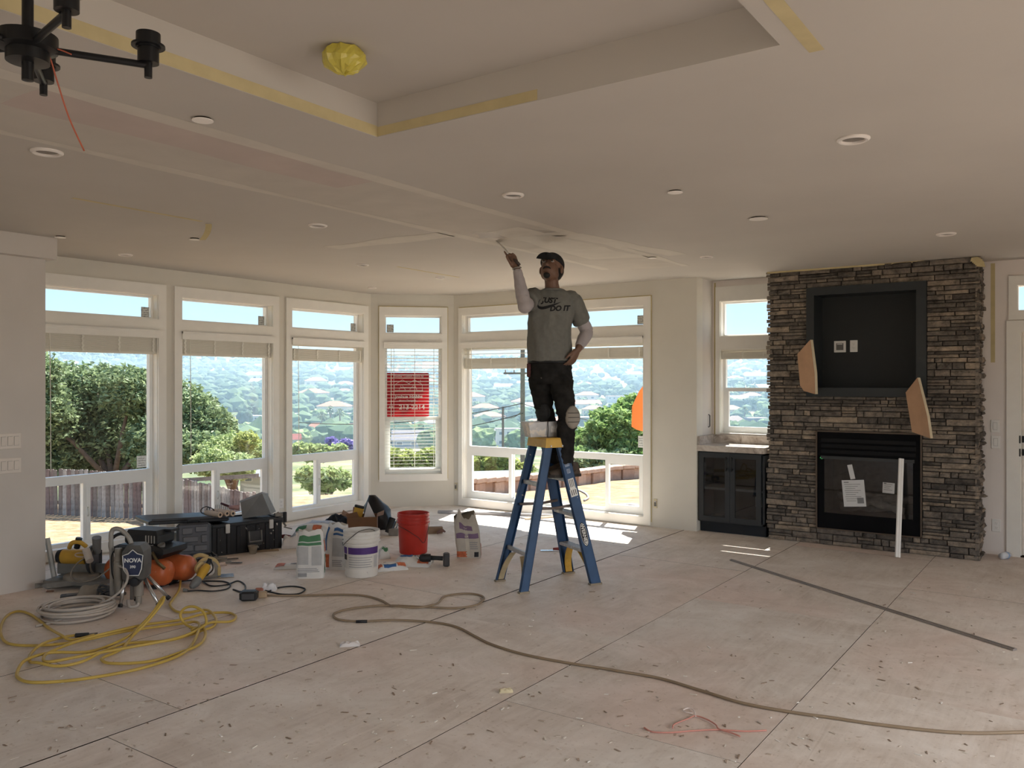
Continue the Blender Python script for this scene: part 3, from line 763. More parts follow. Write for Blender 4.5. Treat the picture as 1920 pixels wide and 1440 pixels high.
# white moulding stick leaning on the fireplace
p0 = atz(1683, 1047, 0.0); p1 = aty(1690, 860, 8.470)
dv = (p1-p0).normalized(); xv = RIGHT
mb = MB(); prof = [(-.021,-.010),(-.004,-.010),(0,-.004),(.004,-.010),(.021,-.010),(.021,.010),(-.021,.010)]
Mm = Mx(p0+UP*.001, z=dv, x=(xv-dv*xv.dot(dv)))
mb.prism([(x, y) for x, y in prof], .009, (p1-p0).length, Mm)
solo('moulding_stick', mb, M('stick_white', (.86,.84,.80), .45, var=.02), 'white grooved moulding stick leaning against the fireplace insert', 'moulding')
# tan boards
KRAFT = M('kraft_board', (.46,.28,.17), .75, var=.08); EDGE = M('pale_edge', (.70,.60,.42), .7)
def board(pts, y0, label, tilt, mat, edge, thick=.032):
    # pts (pixel outline, right edge last two points) on the plane y0; plate turned about its vertical edge
    q = [aty(x, y, y0) for x, y in pts]; xr = max(p.x for p in q)
    r = thing('tan_board', label, 'board', (xr, y0, min(p.z for p in q)))
    # q is where the sight line meets the plane; pull each point out to the turned plate through the right-hand edge
    nrm = Vector((-math.sin(tilt), -math.cos(tilt), 0)); o = Vector((min(p.x for p in q), y0-.0, 0))
    P = []
    for p in q:
        d = p-cam.location; t = (o-cam.location).dot(nrm)/d.dot(nrm); P.append(cam.location+d*t)
    n = len(P); mb = MB().add(P+[p-nrm*.004 for p in P], [tuple(range(n)), tuple(range(n, 2*n))]+[(i, (i+1) % n, n+(i+1) % n, n+i) for i in range(n)])
    part('face', mb, mat, r)
    core = [p-nrm*.004 for p in P]; mb = MB().add(core+[p-nrm*thick for p in core], [tuple(range(n)), tuple(range(n, 2*n))]+[(i, (i+1) % n, n+(i+1) % n, n+i) for i in range(n)])
    part('core', mb, edge, r); return r
board([(1519, 637), (1495, 664), (1500, 722), (1507, 733), (1528, 739), (1527, 700)], 8.425, 'tan paper-faced wedge board with pale edge on the left of the screen niche', .55, KRAFT, EDGE)
board([(1720, 708), (1698, 736), (1710, 810), (1744, 822), (1738, 780)], 8.425, 'tan paper-faced wedge board with pale edge above the firebox corner', .55, KRAFT, EDGE)

# ------------------------------------------------------------------ alcove cabinet
CAB = M('cabinet_charcoal', (.030,.034,.038), .45, var=.05); CABI = M('cabinet_inside', (.020,.019,.018), .8, var=.4, scale=5)
cb = thing('base_cabinet', 'charcoal base cabinet with two glass doors in the alcove', 'cabinet', (-3.145, 8.75, 0))
cx0, cx1, cyf, cyb, cz0, cz1 = -3.515, -2.80, 8.535, 8.94, .115, .862
mb = MB().box2((cx0, cyf, cz0), (cx0+.02, cyb, cz1)).box2((cx1-.02, cyf, cz0), (cx1, cyb, cz1)).box2((cx0, cyf, cz0), (cx1, cyb, cz0+.02)).box2((cx0, cyf, cz1-.02), (cx1, cyb, cz1)).box2((cx0, cyb-.012, cz0), (cx1, cyb, cz1))
part('body', mb, CAB, cb)
part('toe_kick', MB().box2((cx0+.005, cyf+.05, 0), (cx1, cyb, cz0)), M('toe_black', (.010,.013,.018), .5), cb)
part('shelf', MB().box2((cx0+.02, cyf+.06, .45), (cx1-.02, cyb-.012, .475)), M('shelf_grey', (.22,.23,.23), .6), cb)
xm = (cx0+cx1)/2-.003
for a, b, hx in ((cx0+.012, xm-.0015, xm-.030), (xm+.0015, cx1-.03, xm+.030)):
    mb = MB(); s = .052
    mb.box2((a, 8.513, cz0+.01), (a+s, cyf, cz1-.012)).box2((b-s, 8.513, cz0+.01), (b, cyf, cz1-.012)).box2((a+s, 8.513, cz0+.01), (b-s, cyf, cz0+.01+s)).box2((a+s, 8.513, cz1-.012-s), (b-s, cyf, cz1-.012))
    dr = part('door', mb, CAB, cb)
    part('glass_panel', MB().box2((a+s, 8.522, cz0+.01+s), (b-s, 8.526, cz1-.012-s)), mat_glass('cabinet_glass', (.75,.77,.78), .06), dr)
    hm = MB().tube([Vector((hx, 8.485, .665)), Vector((hx, 8.485, .815))], .006, 8)
    for z in (.685, .795): hm.tube([Vector((hx, 8.485, z)), Vector((hx, 8.514, z))], .005, 6)
    part('handle', hm, BLACKM, dr, True)
for xx, zz, w, h in ((-2.99, .31, .05, .085), (-2.90, .31, .05, .085)):
    wallplate(Frame((0, cyb-.013), (1, 0)), xx, 0, zz, 'outlet', 'white outlet inside the base cabinet, seen through the glass', w=.07, h=.11, group='outlets inside the cabinet')
def marble():
    m, nt, b, out = new_mat('veined_stone')
    tc = nd(nt, 'ShaderNodeTexCoord'); mp = nd(nt, 'ShaderNodeMapping'); mp.inputs['Rotation'].default_value = (0, 0, .5); nt.links.new(tc.outputs['Object'], mp.inputs[0])
    f = noise_f(nt, 4, 6, .65, vec=mp.outputs[0], dist=2.5)
    c = ramp(nt, f, [(.3, (.16,.12,.10)), (.42, (.42,.36,.31)), (.6, (.62,.57,.52)), (.8, (.50,.42,.34))])
    nt.links.new(c, b.inputs['Base Color']); b.inputs['Roughness'].default_value = .3; return m
MARB = marble()
ct = thing('stone_counter', 'brown-veined stone counter with upstand on the alcove cabinet', 'counter', (-3.15, 8.75, .862))
part('slab', MB().box2((-3.518, 8.495, .8625), (-2.79, 8.935, .925)), MARB, ct)
part('upstand', MB().box2((-3.50, 8.915, .925), (-2.79, 8.945, 1.018)), MARB, ct)
part('side_upstand', MB().box2((-3.518, 8.52, .925), (-3.495, 8.945, 1.018)), MARB, ct)
tape(fp, (FX0_, FYF-.03, CEIL-.008), (FX1_-.45, FYF-.03, CEIL-.008), .016, (0,-1,0))
tape(bpy.data.objects['wall_alcove'], (-.80, YD-.0005, 2.70), (-.80, YD-.0005, 1.78), .035, (0,-1,0))
mb = MB(); rr = random.Random(5)
for k in range(5):
    o = Vector((FX1_-.06+.012*k, FYF-.08, CEIL-.015-.012*k)); mb.add([o, o+Vector((.05,-.02,rr.uniform(-.02,.02))), o+Vector((.06,.03,-.04)), o+Vector((-.01,.02,-.03))], [(0,1,2,3)])
solo('tape_scrap', mb, TAPE, 'crumpled scrap of masking tape at the top corner of the fireplace', 'tape')

# ------------------------------------------------------------------ ceiling fittings
LENS = M('lamp_recess', (.24,.215,.19), .6, var=.2); LTRIM = M('lamp_trim', (.78,.73,.68), .5, var=.02); LCOV = M('lamp_cover', (.92,.88,.83), .5, var=.02)
Md = lambda p: Mx(p, x=(1,0,0), y=(0,-1,0))
def recessed(px, py, r, label, kind='ring', group=None, z=CEIL):
    p = atz(px, py, z); o = thing('recessed_light', label, 'ceiling light', p, group=group)
    if kind == 'ring':
        part('trim_ring', MB().lathe([(r*.70, .0), (r*.72, .010), (r*.86, .013), (r, .006), (r, 0)], 32, Md(p), cap=False), LTRIM, o, 40)
        part('lamp', MB().lathe([(.001, .002), (r*.35, .006), (r*.71, .001)], 24, Md(p), cap=False), LENS, o, 40)
    else:
        part('cover_disc', MB().lathe([(.001, .011), (r, .011), (r, .008), (r*.8, .006)], 28, Md(p)), LCOV if kind == 'cover' else LTRIM, o, 40)
        part('gap_ring', MB().lathe([(r*.80, .006), (r*.80, 0)], 24, Md(p)), M('gap_dark'), o)
    return o
g = 'recessed ceiling lights with recessed lamp'
recessed(88, 284, .073, 'white ring downlight in the ceiling behind the hanging orange wire')
recessed(1600, 260, .073, 'white ring downlight in the ceiling between the tray and the fireplace')
recessed(962, 365, .067, 'white ring downlight above the worker, beside the fresh plaster band')
recessed(596, 422, .068, 'white ring downlight beside the short cross band of plaster')
recessed(1422, 408, .062, 'raised white disc downlight in the ceiling before the alcove window', 'disc')
recessed(1774, 438, .070, 'white ring downlight in the ceiling before the fireplace top')
for q, lab_ in (((1325, 481, .06), 'small ring downlight in the ceiling nearest the alcove window'), ((680, 496, .06), 'small ring downlight before the tall window next to the angled window'), ((825, 520, .05), 'small ring downlight beside the thin tape strip near the wide window'), ((698, 539, .055), 'small ring downlight close in front of the angled window corner'), ((235, 477, .062), 'small ring downlight above the tall window beside the wall end')):
    recessed(*q, lab_, group='downlights along the window walls')
recessed(380, 222, .044, 'bright white round ceiling cover beside the wide plaster band', 'cover')
recessed(1266, 358, .044, 'pale round ceiling cover between two downlights right of the worker', 'cover')
recessed(1223, 482, .04, 'small round ceiling cover above the wide picture window', 'cover')
recessed(113, 443, .04, 'small round ceiling cover above the cornice of the wall end', 'cover')
recessed(365, 447, .04, 'small round ceiling cover beside the hanging tape flap', 'disc')
# wrapped dome light in the tray
p = atz(645, 92, TZ); rr = random.Random(8)
dm = thing('dome_light', 'dome ceiling light wrapped in crumpled yellow plastic in the tray', 'ceiling light', p)
part('canopy', MB().lathe([(.055, 0), (.06, .02), (.05, .03)], 24, Md(p)), LTRIM, dm, 40)
prof = [(.070, .006), (.080, .025), (.084, .045), (.074, .062), (.055, .078), (.03, .090), (.004, .096)]
rings = []
for i, (r, z) in enumerate(prof):
    rings.append([Md(p) @ Vector(((r*(1+.10*rr.uniform(-1,1)))*math.cos(a), (r*(1+.10*rr.uniform(-1,1)))*math.sin(a), z+rr.uniform(-.006,.006))) for a in (2*math.pi*k/28 for k in range(28))])
m_, nt_, b_, o_ = new_mat('yellow_plastic'); b_.inputs['Base Color'].default_value = (.72,.62,.10,1); b_.inputs['Roughness'].default_value = .18; b_.inputs['Specular IOR Level'].default_value = .7
b_.inputs['Transmission Weight'].default_value = .25
part('plastic_wrap', MB().loft(rings), m_, dm)
# chandelier
BK = M('chandelier_black', (.006,.006,.007), .38, var=.1)
hc = atd(52, 88, 2.2); ch = thing('chandelier', 'black five-arm chandelier without shades hanging from the tray', 'chandelier', (hc.x, hc.y, TZ))
V = lambda x, y, z: hc+RIGHT*x+FWD*y+UP*z
def cyl(c, r, z0, z1, seg=24): return MB().lathe([(r, z0), (r, z1)], seg, Matrix.Translation(c))
part('rod', cyl(hc, .014, .0, TZ-hc.z, 16), BK, ch, 40)
part('canopy', cyl(hc, .065, TZ-hc.z-.02, TZ-hc.z), BK, ch, 40)
part('hub', MB().lathe([(.03,.035), (.072,.030), (.072,-.006), (.052,-.012), (.052,-.040), (.02,-.042)], 32, Matrix.Translation(hc)), BK, ch, 40)
part('finial', MB().lathe([(.0145,-.04), (.0145,-.088), (.001,-.09)], 20, Matrix.Translation(hc)), BK, ch, 40)
for deg in (26, -44, -118, 172, 112):
    a = math.radians(deg); dx, dy = math.cos(a), math.sin(a); L = .29
    e = V(dx*L, dy*L, 0)
    arm = part('arm', MB().tube([V(dx*.06, dy*.06, 0), e], .0095, 10), BK, ch, 40)
    part('stub', MB().lathe([(.0105,-.035), (.0105,.03)], 16, Matrix.Translation(e)), BK, arm, 40)
    part('socket_cup', MB().lathe([(.028,.005), (.028,.045), (.032,.045), (.032,.088), (.026,.088), (.026,.05)], 24, Matrix.Translation(e)), BK, arm, 40)
    part('shade_ring', MB().lathe([(.044,.050), (.044,.056), (.033,.056), (.033,.050)], 24, Matrix.Translation(e)), BK, arm, 40)
wp = [atd(x, y, d) for x, y, d in ((86, 96, 2.22), (95, 112, 2.24), (108, 155, 2.27), (130, 222, 2.31), (158, 283, 2.36))]
solo('hanging_wire', MB().tube(crom(wp, 6), .0024, 6), M('copper_wire', (.42,.10,.05), .5), 'thin orange wire dangling from the chandelier hub', 'wire', smooth=True)
solo('wire_end', MB().tube(crom([atd(108, 92, 2.2), atd(120, 96, 2.2), atd(134, 102, 2.2)], 4), .002, 6), M('copper_wire'), 'short orange wire end behind the chandelier arm', 'wire', smooth=True)
# ------------------------------------------------------------------ outdoors
KN = [(0,0),(24,0),(31,-2.3),(60,-6.2),(120,-11.5),(260,-19.5),(450,-22),(800,-12),(1200,8),(1800,44),(2600,78),(4200,110)]
def T(x, y):
    rho = math.hypot(x, y)
    z = -.35-.5*sst((rho-11)/11)-.7*sst((-x-9)/7)
    for (a, za), (b, zb) in zip(KN, KN[1:]):
        if a <= rho <= b: z += za+(zb-za)*(rho-a)/(b-a); break
    else: z += KN[-1][1]
    if rho > 60:
        k = min(1, (rho-60)/700); z += k*14*noise.noise(Vector((x/420, y/420, 3)))+k*5*noise.noise(Vector((x/130, y/130, 7)))
    return z
def ground(px, dep):
    p = atd(px, CY, dep); return Vector((p.x, p.y, T(p.x, p.y)))
rad = [6.5, 8, 9, 10, 11, 12, 13, 14, 15, 16, 17, 18, 19, 20, 21, 22, 23, 24, 26, 28, 31, 35, 40, 46, 53, 60, 70, 82, 96, 112, 130, 152, 178, 208, 245, 288, 338, 396, 465, 545, 640, 750, 880, 1030, 1200, 1400, 1650, 1950, 2300, 2800, 3500, 4200]
NA = 128; gm = MB(); gm.v = [Vector((r*math.cos(2*math.pi*k/NA), r*math.sin(2*math.pi*k/NA), 0)) for r in rad for k in range(NA)]
for v in gm.v: v.z = T(v.x, v.y)
gm.f = [(i*NA+k, i*NA+(k+1) % NA, (i+1)*NA+(k+1) % NA, (i+1)*NA+k) for i in range(len(rad)-1) for k in range(NA)]
gm.f.append(tuple(range(NA)))
def ground_mat():
    m, nt, b, out = new_mat('hillside_ground')
    tc = nd(nt, 'ShaderNodeTexCoord'); ln = nd(nt, 'ShaderNodeVectorMath', operation='LENGTH'); nt.links.new(tc.outputs['Object'], ln.inputs[0])
    dirt = ramp(nt, noise_f(nt, 3.2, 8, .78), [(.3, (.16,.10,.055)), (.5, (.30,.205,.125)), (.7, (.43,.33,.225))])
    veg = ramp(nt, noise_f(nt, .035, 6, .65), [(.35, (.075,.105,.05)), (.5, (.13,.15,.075)), (.60, (.28,.23,.15)), (.75, (.42,.36,.28))])
    mr = nd(nt, 'ShaderNodeMapRange'); mr.inputs[1].default_value = 25; mr.inputs[2].default_value = 34; nt.links.new(ln.outputs['Value'], mr.inputs[0])
    nt.links.new(mix(nt, mr.outputs[0], dirt, veg), b.inputs['Base Color']); b.inputs['Roughness'].default_value = .95; b.inputs['Specular IOR Level'].default_value = .1
    bump(nt, b, noise_f(nt, 9, 5, .7), .8, .05); return m
struct('hillside_ground', gm, ground_mat(), label='dry sloping yard falling to a wooded valley and far hills', smooth=True)
# eaves
EV = M('eave_paint', (.55,.50,.44), .7)
struct('eave', MB().box2((-8.25, YB+TH, 2.78), (-3.60, YB+TH+.36, 2.90)).box2((-3.60, YD+TH, 2.78), (3.9, YD+TH+.22, 2.90)).box2((-8.30, -3.9, 2.78), (XL-TH, YB+TH+.36, 2.90)), EV, label='roof eave outside the windows')
struct('foundation', MB().box2((XL-.12, -3.9, -1.2), (3.9, YB+.08, -.10)), EV, label='house foundation')
# ---- fence of weathered planks
WOODS = [M('fence_wood_%s' % n, c, .9, var=.35, scale=9) for n, c in (('grey', (.24,.22,.205)), ('brown', (.17,.14,.125)), ('pale', (.33,.30,.275)), ('red', (.17,.125,.115)))]
fpts = [atd(30, CY, 20.2), atd(275, CY, 19.2), atd(480, CY, 15.6)]
fz = -.47
fc = thing('plank_fence', 'weathered grey plank fence across the dry yard', 'fence', (fpts[1].x, fpts[1].y, T(fpts[1].x, fpts[1].y)))
rf = random.Random(3); shared = {}
for a, b in zip(fpts, fpts[1:]):
    d = Vector((b.x-a.x, b.y-a.y, 0)); L = d.length; d.normalize(); ang = math.atan2(d.y, d.x); n = int(L/.122)
    for k in range(n):
        p = Vector((a.x, a.y, 0))+d*(k+.5)*L/n; z0 = T(p.x, p.y)-.02
        key = rf.randrange(4)
        if key not in shared:
            h = 1.10+.03*key; shared[key] = MB().prism([(-.054,0),(.054,0),(.054,h-.02),(.035,h),(-.04,h-.004),(-.054,h-.03)], -.009, .009, Matrix.Rotation(math.pi/2, 4, 'X')).mesh('plank'); shared[key].materials.append(WOODS[key])
        o = bpy.data.objects.new('plank', shared[key]); COL.objects.link(o); o.parent = fc; o.matrix_parent_inverse = wm(fc).inverted()
        o.location = (p.x, p.y, z0); o.rotation_euler = (rf.uniform(-.02,.02), rf.uniform(-.012,.012), ang); o.scale = (1, 1, (fz+rf.uniform(-.02,.03)-z0)/(1.10+.03*key))
    for zz in (.25, .8):
        q0 = Vector((a.x, a.y, T(a.x, a.y)+zz)); q1 = Vector((b.x, b.y, T(b.x, b.y)+zz)); off = Vector((d.y, -d.x, 0))*-.03
        part('fence_rail', MB().hexa([q0+off, q1+off, q1+off*2, q0+off*2, q0+off+UP*.08, q1+off+UP*.08, q1+off*2+UP*.08, q0+off*2+UP*.08]), WOODS[1], fc)
# ---- low block retaining wall
BLKS = [M('wall_block_%d' % i, c, .9, var=.12, scale=12) for i, c in enumerate(((.42,.27,.20), (.36,.23,.17), (.48,.33,.25)))]
rp = [atd(820, CY, 15.8), atd(1000, CY, 18.6), atd(1140, CY, 21.4), atd(1330, CY, 22.6)]
rw = thing('retaining_wall', 'low reddish block wall edging the dry yard', 'wall', (rp[1].x, rp[1].y, T(rp[1].x, rp[1].y)))
for a, b in zip(rp, rp[1:]):
    d = Vector((b.x-a.x, b.y-a.y, 0)); L = d.length; d.normalize(); ang = math.atan2(d.y, d.x); n = max(1, int(L/.32)); s = Vector((d.y, -d.x, 0))
    for k in range(n):
        p = Vector((a.x, a.y, 0))+d*(k+.5)*L/n; z0 = T(p.x, p.y)-.1; zt = T(p.x, p.y)+.36
        w = L/n-.008; pro = .045 if k % 2 else -.01
        part('block', MB().bbox(p+s*pro+UP*(z0+zt-.10)/2, (w, .22, zt-.10-z0), .012, rotz(ang)), BLKS[k % 3], rw)
        part('cap_block', MB().bbox(p+s*.02+UP*(zt-.045), (L/n-.004, .34, .10), .012, rotz(ang)), BLKS[2], rw)
# ---- things lying in the yard
pts = [ground(x, d)+UP*.03 for x, d in ((1140, 13.2), (1160, 13.6), (1185, 13.7), (1205, 13.2), (1220, 12.9))]
solo('yard_hose', MB().tube(crom(pts, 6), .02, 6), M('hose_white', (.75,.74,.72), .6), 'pale hose curving over the dry yard below the retaining wall', 'hose', smooth=True)
mb = MB(); rr = random.Random(2); c0 = ground(912, 13.4); n = 14; R_ = []
for j in range(6):
    R_.append([c0+RIGHT*(.75*(1-j/6)*math.cos(2*math.pi*k/n)*(1+.3*rr.uniform(-1,1)))+FWD*(.5*(1-j/6)*math.sin(2*math.pi*k/n))+UP*(.20*math.sqrt(j/6)*(1+.4*rr.uniform(-1,1))-.01) for k in range(n)])
solo('white_tarp', mb.loft(R_), M('tarp_white', (.80,.79,.78), .7, var=.1), 'crumpled white tarp on the yard outside the wide window', 'tarp', smooth=True)
pts = [ground(x, d)+UP*.02 for x, d in ((1085, 17.5), (1092, 17.0), (1100, 16.2), (1103, 15.2), (1095, 14.6))]
solo('yard_cable', MB().tube(crom(pts, 5), .018, 5), M('cable_grey', (.35,.33,.32), .7), 'grey cable lying on the dry yard behind the ladder', 'cable', smooth=True)
# ---- leafy trees
def leaves(mb, blobs, n, size, rnd, flat=.8):
    wts = [b[1]**2 for b in blobs]; tot = sum(wts)
    for (c, r), w in zip(blobs, wts):
        for _ in range(int(n*w/tot)):
            u = Vector((rnd.gauss(0,1), rnd.gauss(0,1), rnd.gauss(0,1)));
            if u.length < 1e-6: continue
            u.normalize(); lump = 1+.28*noise.noise(u*2.6+c)+.15*noise.noise(u*7+c)
            p = c+Vector((u.x, u.y, u.z*flat))*r*lump*(rnd.random()**.28)
            s = size*rnd.uniform(.55, 1.25); a = Vector((rnd.gauss(0,1), rnd.gauss(0,1), rnd.gauss(0,.7))).normalized(); b = a.cross(Vector((rnd.gauss(0,1), rnd.gauss(0,1), rnd.gauss(0,1)))).normalized()
            mb.add([p-a*s, p+b*s*.42, p+a*s, p-b*s*.42], [(0,1,2,3)])
    return mb
BARK = M('bark', (.14,.105,.085), .95, var=.3)
def tree(name, label, blobs_px, dep, n, size, mat, seed, cat='tree', group=None, trunk=True, spread=.8):
    rnd = random.Random(seed); blobs = []
    for (x, y, r) in blobs_px:
        d = dep+rnd.uniform(-spread, spread)*2; blobs.append((atd(x, y, d), r/FPX*d))
    mx = sum(b[0].x for b in blobs)/len(blobs); my = sum(b[0].y for b in blobs)/len(blobs); z0 = T(mx, my)
    o = thing(name, label, cat, (mx, my, z0), group=group)
    part('foliage', leaves(MB(), blobs, n, size, rnd), mat, o)
    if trunk:
        top = max(b[0].z for b in blobs); tb = MB(); base = Vector((mx, my, z0-.1)); fork = Vector((mx, my, z0+(top-z0)*.35))
        tb.tube([base, (base+fork)/2+RIGHT*.05, fork], [.22, .17, .15], 8)
        for c, r in blobs[:6]: tb.tube([fork-UP*.1, (fork+c)/2+UP*.15, c], [.11, .07, .03], 6)
        part('trunk', tb, BARK, o, True)
    return o
OAK = mat_leaf('oak_leaf', '46563a', 'a3b588', .3); LITE = mat_leaf('light_leaf', '7c9058', 'bac592', .4); YEL = mat_leaf('yellow_leaf', '7f8c48', 'b4bb74', .4)
GRN = mat_leaf('green_leaf', '55763f', 'a6bd78', .4); PUR = mat_leaf('purple_flower', '6f62a0', '9d92cc', .3)
tree('oak_tree', 'large dense oak tree behind the plank fence', [(60,770,85),(112,735,72),(182,735,68),(248,735,62),(335,775,72),(392,800,52),(130,815,78),(222,815,76),(305,835,70),(380,845,48),(180,865,60),(95,860,60),(270,880,50),(60,700,55)], 27, 70000, .095, OAK, 1)
tree('shrub', 'pale green shrub in front of the oak tree', [(425,850,46),(465,852,36),(400,868,38),(450,875,30)], 23.5, 11000, .07, LITE, 2, 'shrub')
tree('shrub', 'small yellow-topped shrub beside the oak tree', [(462,826,22),(478,832,16)], 25.5, 900, .09, YEL, 21, 'shrub', trunk=False)
tree('pepper_tree', 'feathery green tree beyond the retaining wall', [(1152,805,52),(1192,775,42),(1105,835,40),(1200,825,48),(1130,852,38),(1175,850,40),(1090,860,28)], 31, 32000, .12, GRN, 3)
tree('shrub', 'dark green shrub behind the retaining wall under the feathery tree', [(1080,868,26),(1120,864,26),(1165,862,24),(1205,858,24)], 29, 3500, .12, OAK, 31, 'shrub', trunk=False)
tree('shrub', 'yellow-green shrub next to the grey neighbour roof', [(905,868,26),(935,862,26),(925,882,24),(955,880,24),(985,885,20)], 50, 3500, .22, YEL, 4, 'shrub', trunk=False)
tree('shrub', 'bright green shrub seen below the lowered blind', [(735,862,28),(770,866,26),(808,860,26),(790,880,22)], 42, 3500, .19, YEL, 5, 'shrub', trunk=False)
tree('shrub', 'light green shrub seen under the three palms', [(580,848,22),(605,850,20),(560,845,18),(635,845,16)], 70, 2600, .28, LITE, 6, 'shrub', trunk=False)
tree('jacaranda', 'small tree covered in purple blossom, under the palms', [(622,828,11),(630,836,9)], 82, 700, .22, PUR, 7, trunk=False)
tree('jacaranda', 'rounder tree covered in purple blossom, right of the palms', [(650,832,12),(656,838,9)], 80, 700, .22, PUR, 8, trunk=False)
tree('garden_tree', 'olive green tree beside the parked car seen through the low sliding light', [(598,905,30),(620,895,24),(575,890,22),(640,900,22)], 40, 3000, .16, LITE, 9, trunk=True)
def palm(px, pybase, pytop, label, seed):
    rnd = random.Random(seed); dep = dep_at(px, pybase); g_ = ground(px, dep); top = atd(px, pytop, dep)
    o = thing('palm_tree', label, 'tree', g_, group='palms in the valley')
    part('trunk', MB().tube([g_-UP*.2, (g_+top)/2+RIGHT*.15, top], [.5, .36, .32], 7), BARK, o, True)
    fm = MB()
    for k in range(70):
        a = rnd.uniform(0, 2*math.pi); e = rnd.uniform(-.8, 1.2); L = rnd.uniform(2.4, 3.6); dr = Vector((math.cos(a)*math.cos(e), math.sin(a)*math.cos(e), math.sin(e)))
        p0 = top; p1 = top+dr*L*.6; p2 = p1+dr*L*.4-UP*L*.35; s = dr.cross(UP).normalized()*.34
        fm.add([p0, p1+s, p2, p1-s], [(0,1,2,3)])
    part('fronds', fm, mat_leaf('palm_leaf', '46583c', '7d8c5e', .2), o); return o
# ---- houses
def house(px, dep, w, d, h, yaw, wc, rc, label, kind='gable', roofh=None, group=None, wins=3, storeys=1, lift=0, name='house'):
    g_ = ground(px, dep); ang = YAW+yaw; o = thing(name, label, 'building', (g_.x, g_.y, g_.z+lift), ang, group)
    part('walls', MB().box((0, 0, h/2-1), (w, d, h+2)), M('render_'+wc, tuple(c*.75 for c in s2l(wc)), .9, var=.05, scale=.6), o, world=False)
    rh = roofh if roofh is not None else w*.16; ov = .5; rm = M('roof_'+rc, tuple(c**1.25*.62 for c in s2l(rc)), .85, var=.14, scale=2.0); a, b = w/2+ov, d/2+ov
    if kind == 'flat': rb = MB().box((0, 0, h+.1), (w+.3, d+.3, .25))
    elif kind == 'hip':
        k = max(0, a-b); rb = MB().add([(-a,-b,h),(a,-b,h),(a,b,h),(-a,b,h),(-k,0,h+rh),(k,0,h+rh)], [(0,1,5,4),(1,2,5),(2,3,4,5),(3,0,4),(0,3,2,1)])
    else: rb = MB().add([(-a,-b,h-.1),(a,-b,h-.1),(a,b,h-.1),(-a,b,h-.1),(-a,0,h+rh),(a,0,h+rh)], [(0,1,5,4),(2,3,4,5),(1,2,5),(3,0,4),(0,3,2,1)])
    part('roof', rb, rm, o, world=False)
    wm_ = M('far_window', (.09,.12,.16), .2, var=.1)
    for s in range(storeys):
        for k in range(wins):
            x = w*(-.5+(k+.5)/wins); z = h*(s+.55)/storeys
            f = part('window', MB().box((x, -d/2-.02, z), (w/wins*.45, .08, h/storeys*.38)), M('far_trim', (.7,.7,.7), .6), o, world=False)
            part('pane', MB().box((x, -d/2-.05, z), (w/wins*.38, .06, h/storeys*.31)), wm_, f)
            f.children[0].matrix_parent_inverse = Matrix.Identity(4)
    return o
def dep_at(px, py):
    d = 26.0
    while d < 3000:
        g_ = ground(px, d)
        if CY-FPX*(g_.z-EYE)/d <= py: return d
        d *= 1.015
    return d
def hpx(px, py, wpx, hpx_, rpx, yaw, wc, rc, label, kind='gable', wins=3, storeys=1, dep=None, dfrac=.7, group=None):
    """a house whose front wall foot is seen at (px, py); sizes in pixels turn into metres at the distance of the ground there"""
    d = dep or dep_at(px, py); k = d/FPX; g_ = ground(px, d); lift = 0 if dep is None else (EYE+(CY-py)/FPX*d)-g_.z
    hp.append((px, d)); return house(px, d, wpx*k, wpx*k*dfrac, hpx_*k, yaw, wc, rc, label, kind, rpx*k, group, wins, storeys, lift)
hp = []
hpx(952, 838, 44, 33, 3, .1, 'e4e6e6', 'c9cbcc', 'white two-storey block with square windows by the utility pole', 'flat', 3, 2)
hpx(1128, 832, 100, 48, 3, -.2, '9aa3ae', 'c3cad0', 'long grey warehouse behind the feathery green tree', 'flat', 6, 1, dfrac=.5)
hpx(907, 884, 56, 6, 14, .25, '8f8f92', '989da2', 'low house with grey gable roof beyond the block wall', 'hip', 2, 1, dep=52)
hpx(905, 905, 120, 12, 10, .25, '9aa0a6', 'a5abb2', 'near long grey roof just beyond the block wall', 'gable', 3, 1, dep=38, dfrac=.5)
hpx(484, 905, 60, 16, 20, .2, 'b8b8b8', 'a9adb1', 'low outbuilding with pale grey hip roof behind the fence', 'hip', 2, 1, dep=33)
hpx(905, 830, 62, 16, 10, .2, '9c9aa0', '8d8890', 'grey house with dark shallow roof left of the white block', 'gable', 3)
hpx(790, 838, 105, 16, 16, .1, 'aab0bc', '8f8d96', 'house with broad grey-violet roof behind the lowered blind', 'gable', 4)
hpx(592, 822, 46, 14, 15, .15, 'd8cfc4', 'd09478', 'house with salmon tile roof under the palms', 'hip', 4)
hpx(654, 822, 52, 14, 13, -.2, 'd5cbc0', 'd6a088', 'house with pale salmon roof right of the palms', 'hip', 3)
hpx(549, 838, 26, 14, 10, .1, 'ddd5cc', 'c4705c', 'house with red roof at the window edge left of the palms', 'gable', 2)
hpx(612, 786, 120, 10, 2, .05, 'b9c4cf', 'dbe2e8', 'very long pale low warehouse behind the palms', 'flat', 12, dfrac=.3)
hpx(476, 790, 60, 10, 2, .1, 'c4ccd4', 'e3e8ec', 'long white shed right of the oak crown', 'flat', 6, dfrac=.3)
hpx(480, 822, 34, 12, 8, .1, 'd9d5cf', 'cf9a88', 'house with pink roof right of the oak crown', 'hip', 3)
hpx(648, 730, 34, 8, 6, -.1, 'cdb9b4', 'cf958a', 'wide pink-roofed building on the slope above the palms', 'hip', 5)
hpx(918, 792, 56, 12, 8, .1, 'd9cdc2', 'd29a80', 'salmon-roofed house right of the second utility pole', 'hip', 4)
hpx(985, 764, 50, 11, 7, .1, 'e0d2c6', 'd09880', 'salmon-roofed house behind the tall utility pole', 'hip', 4)
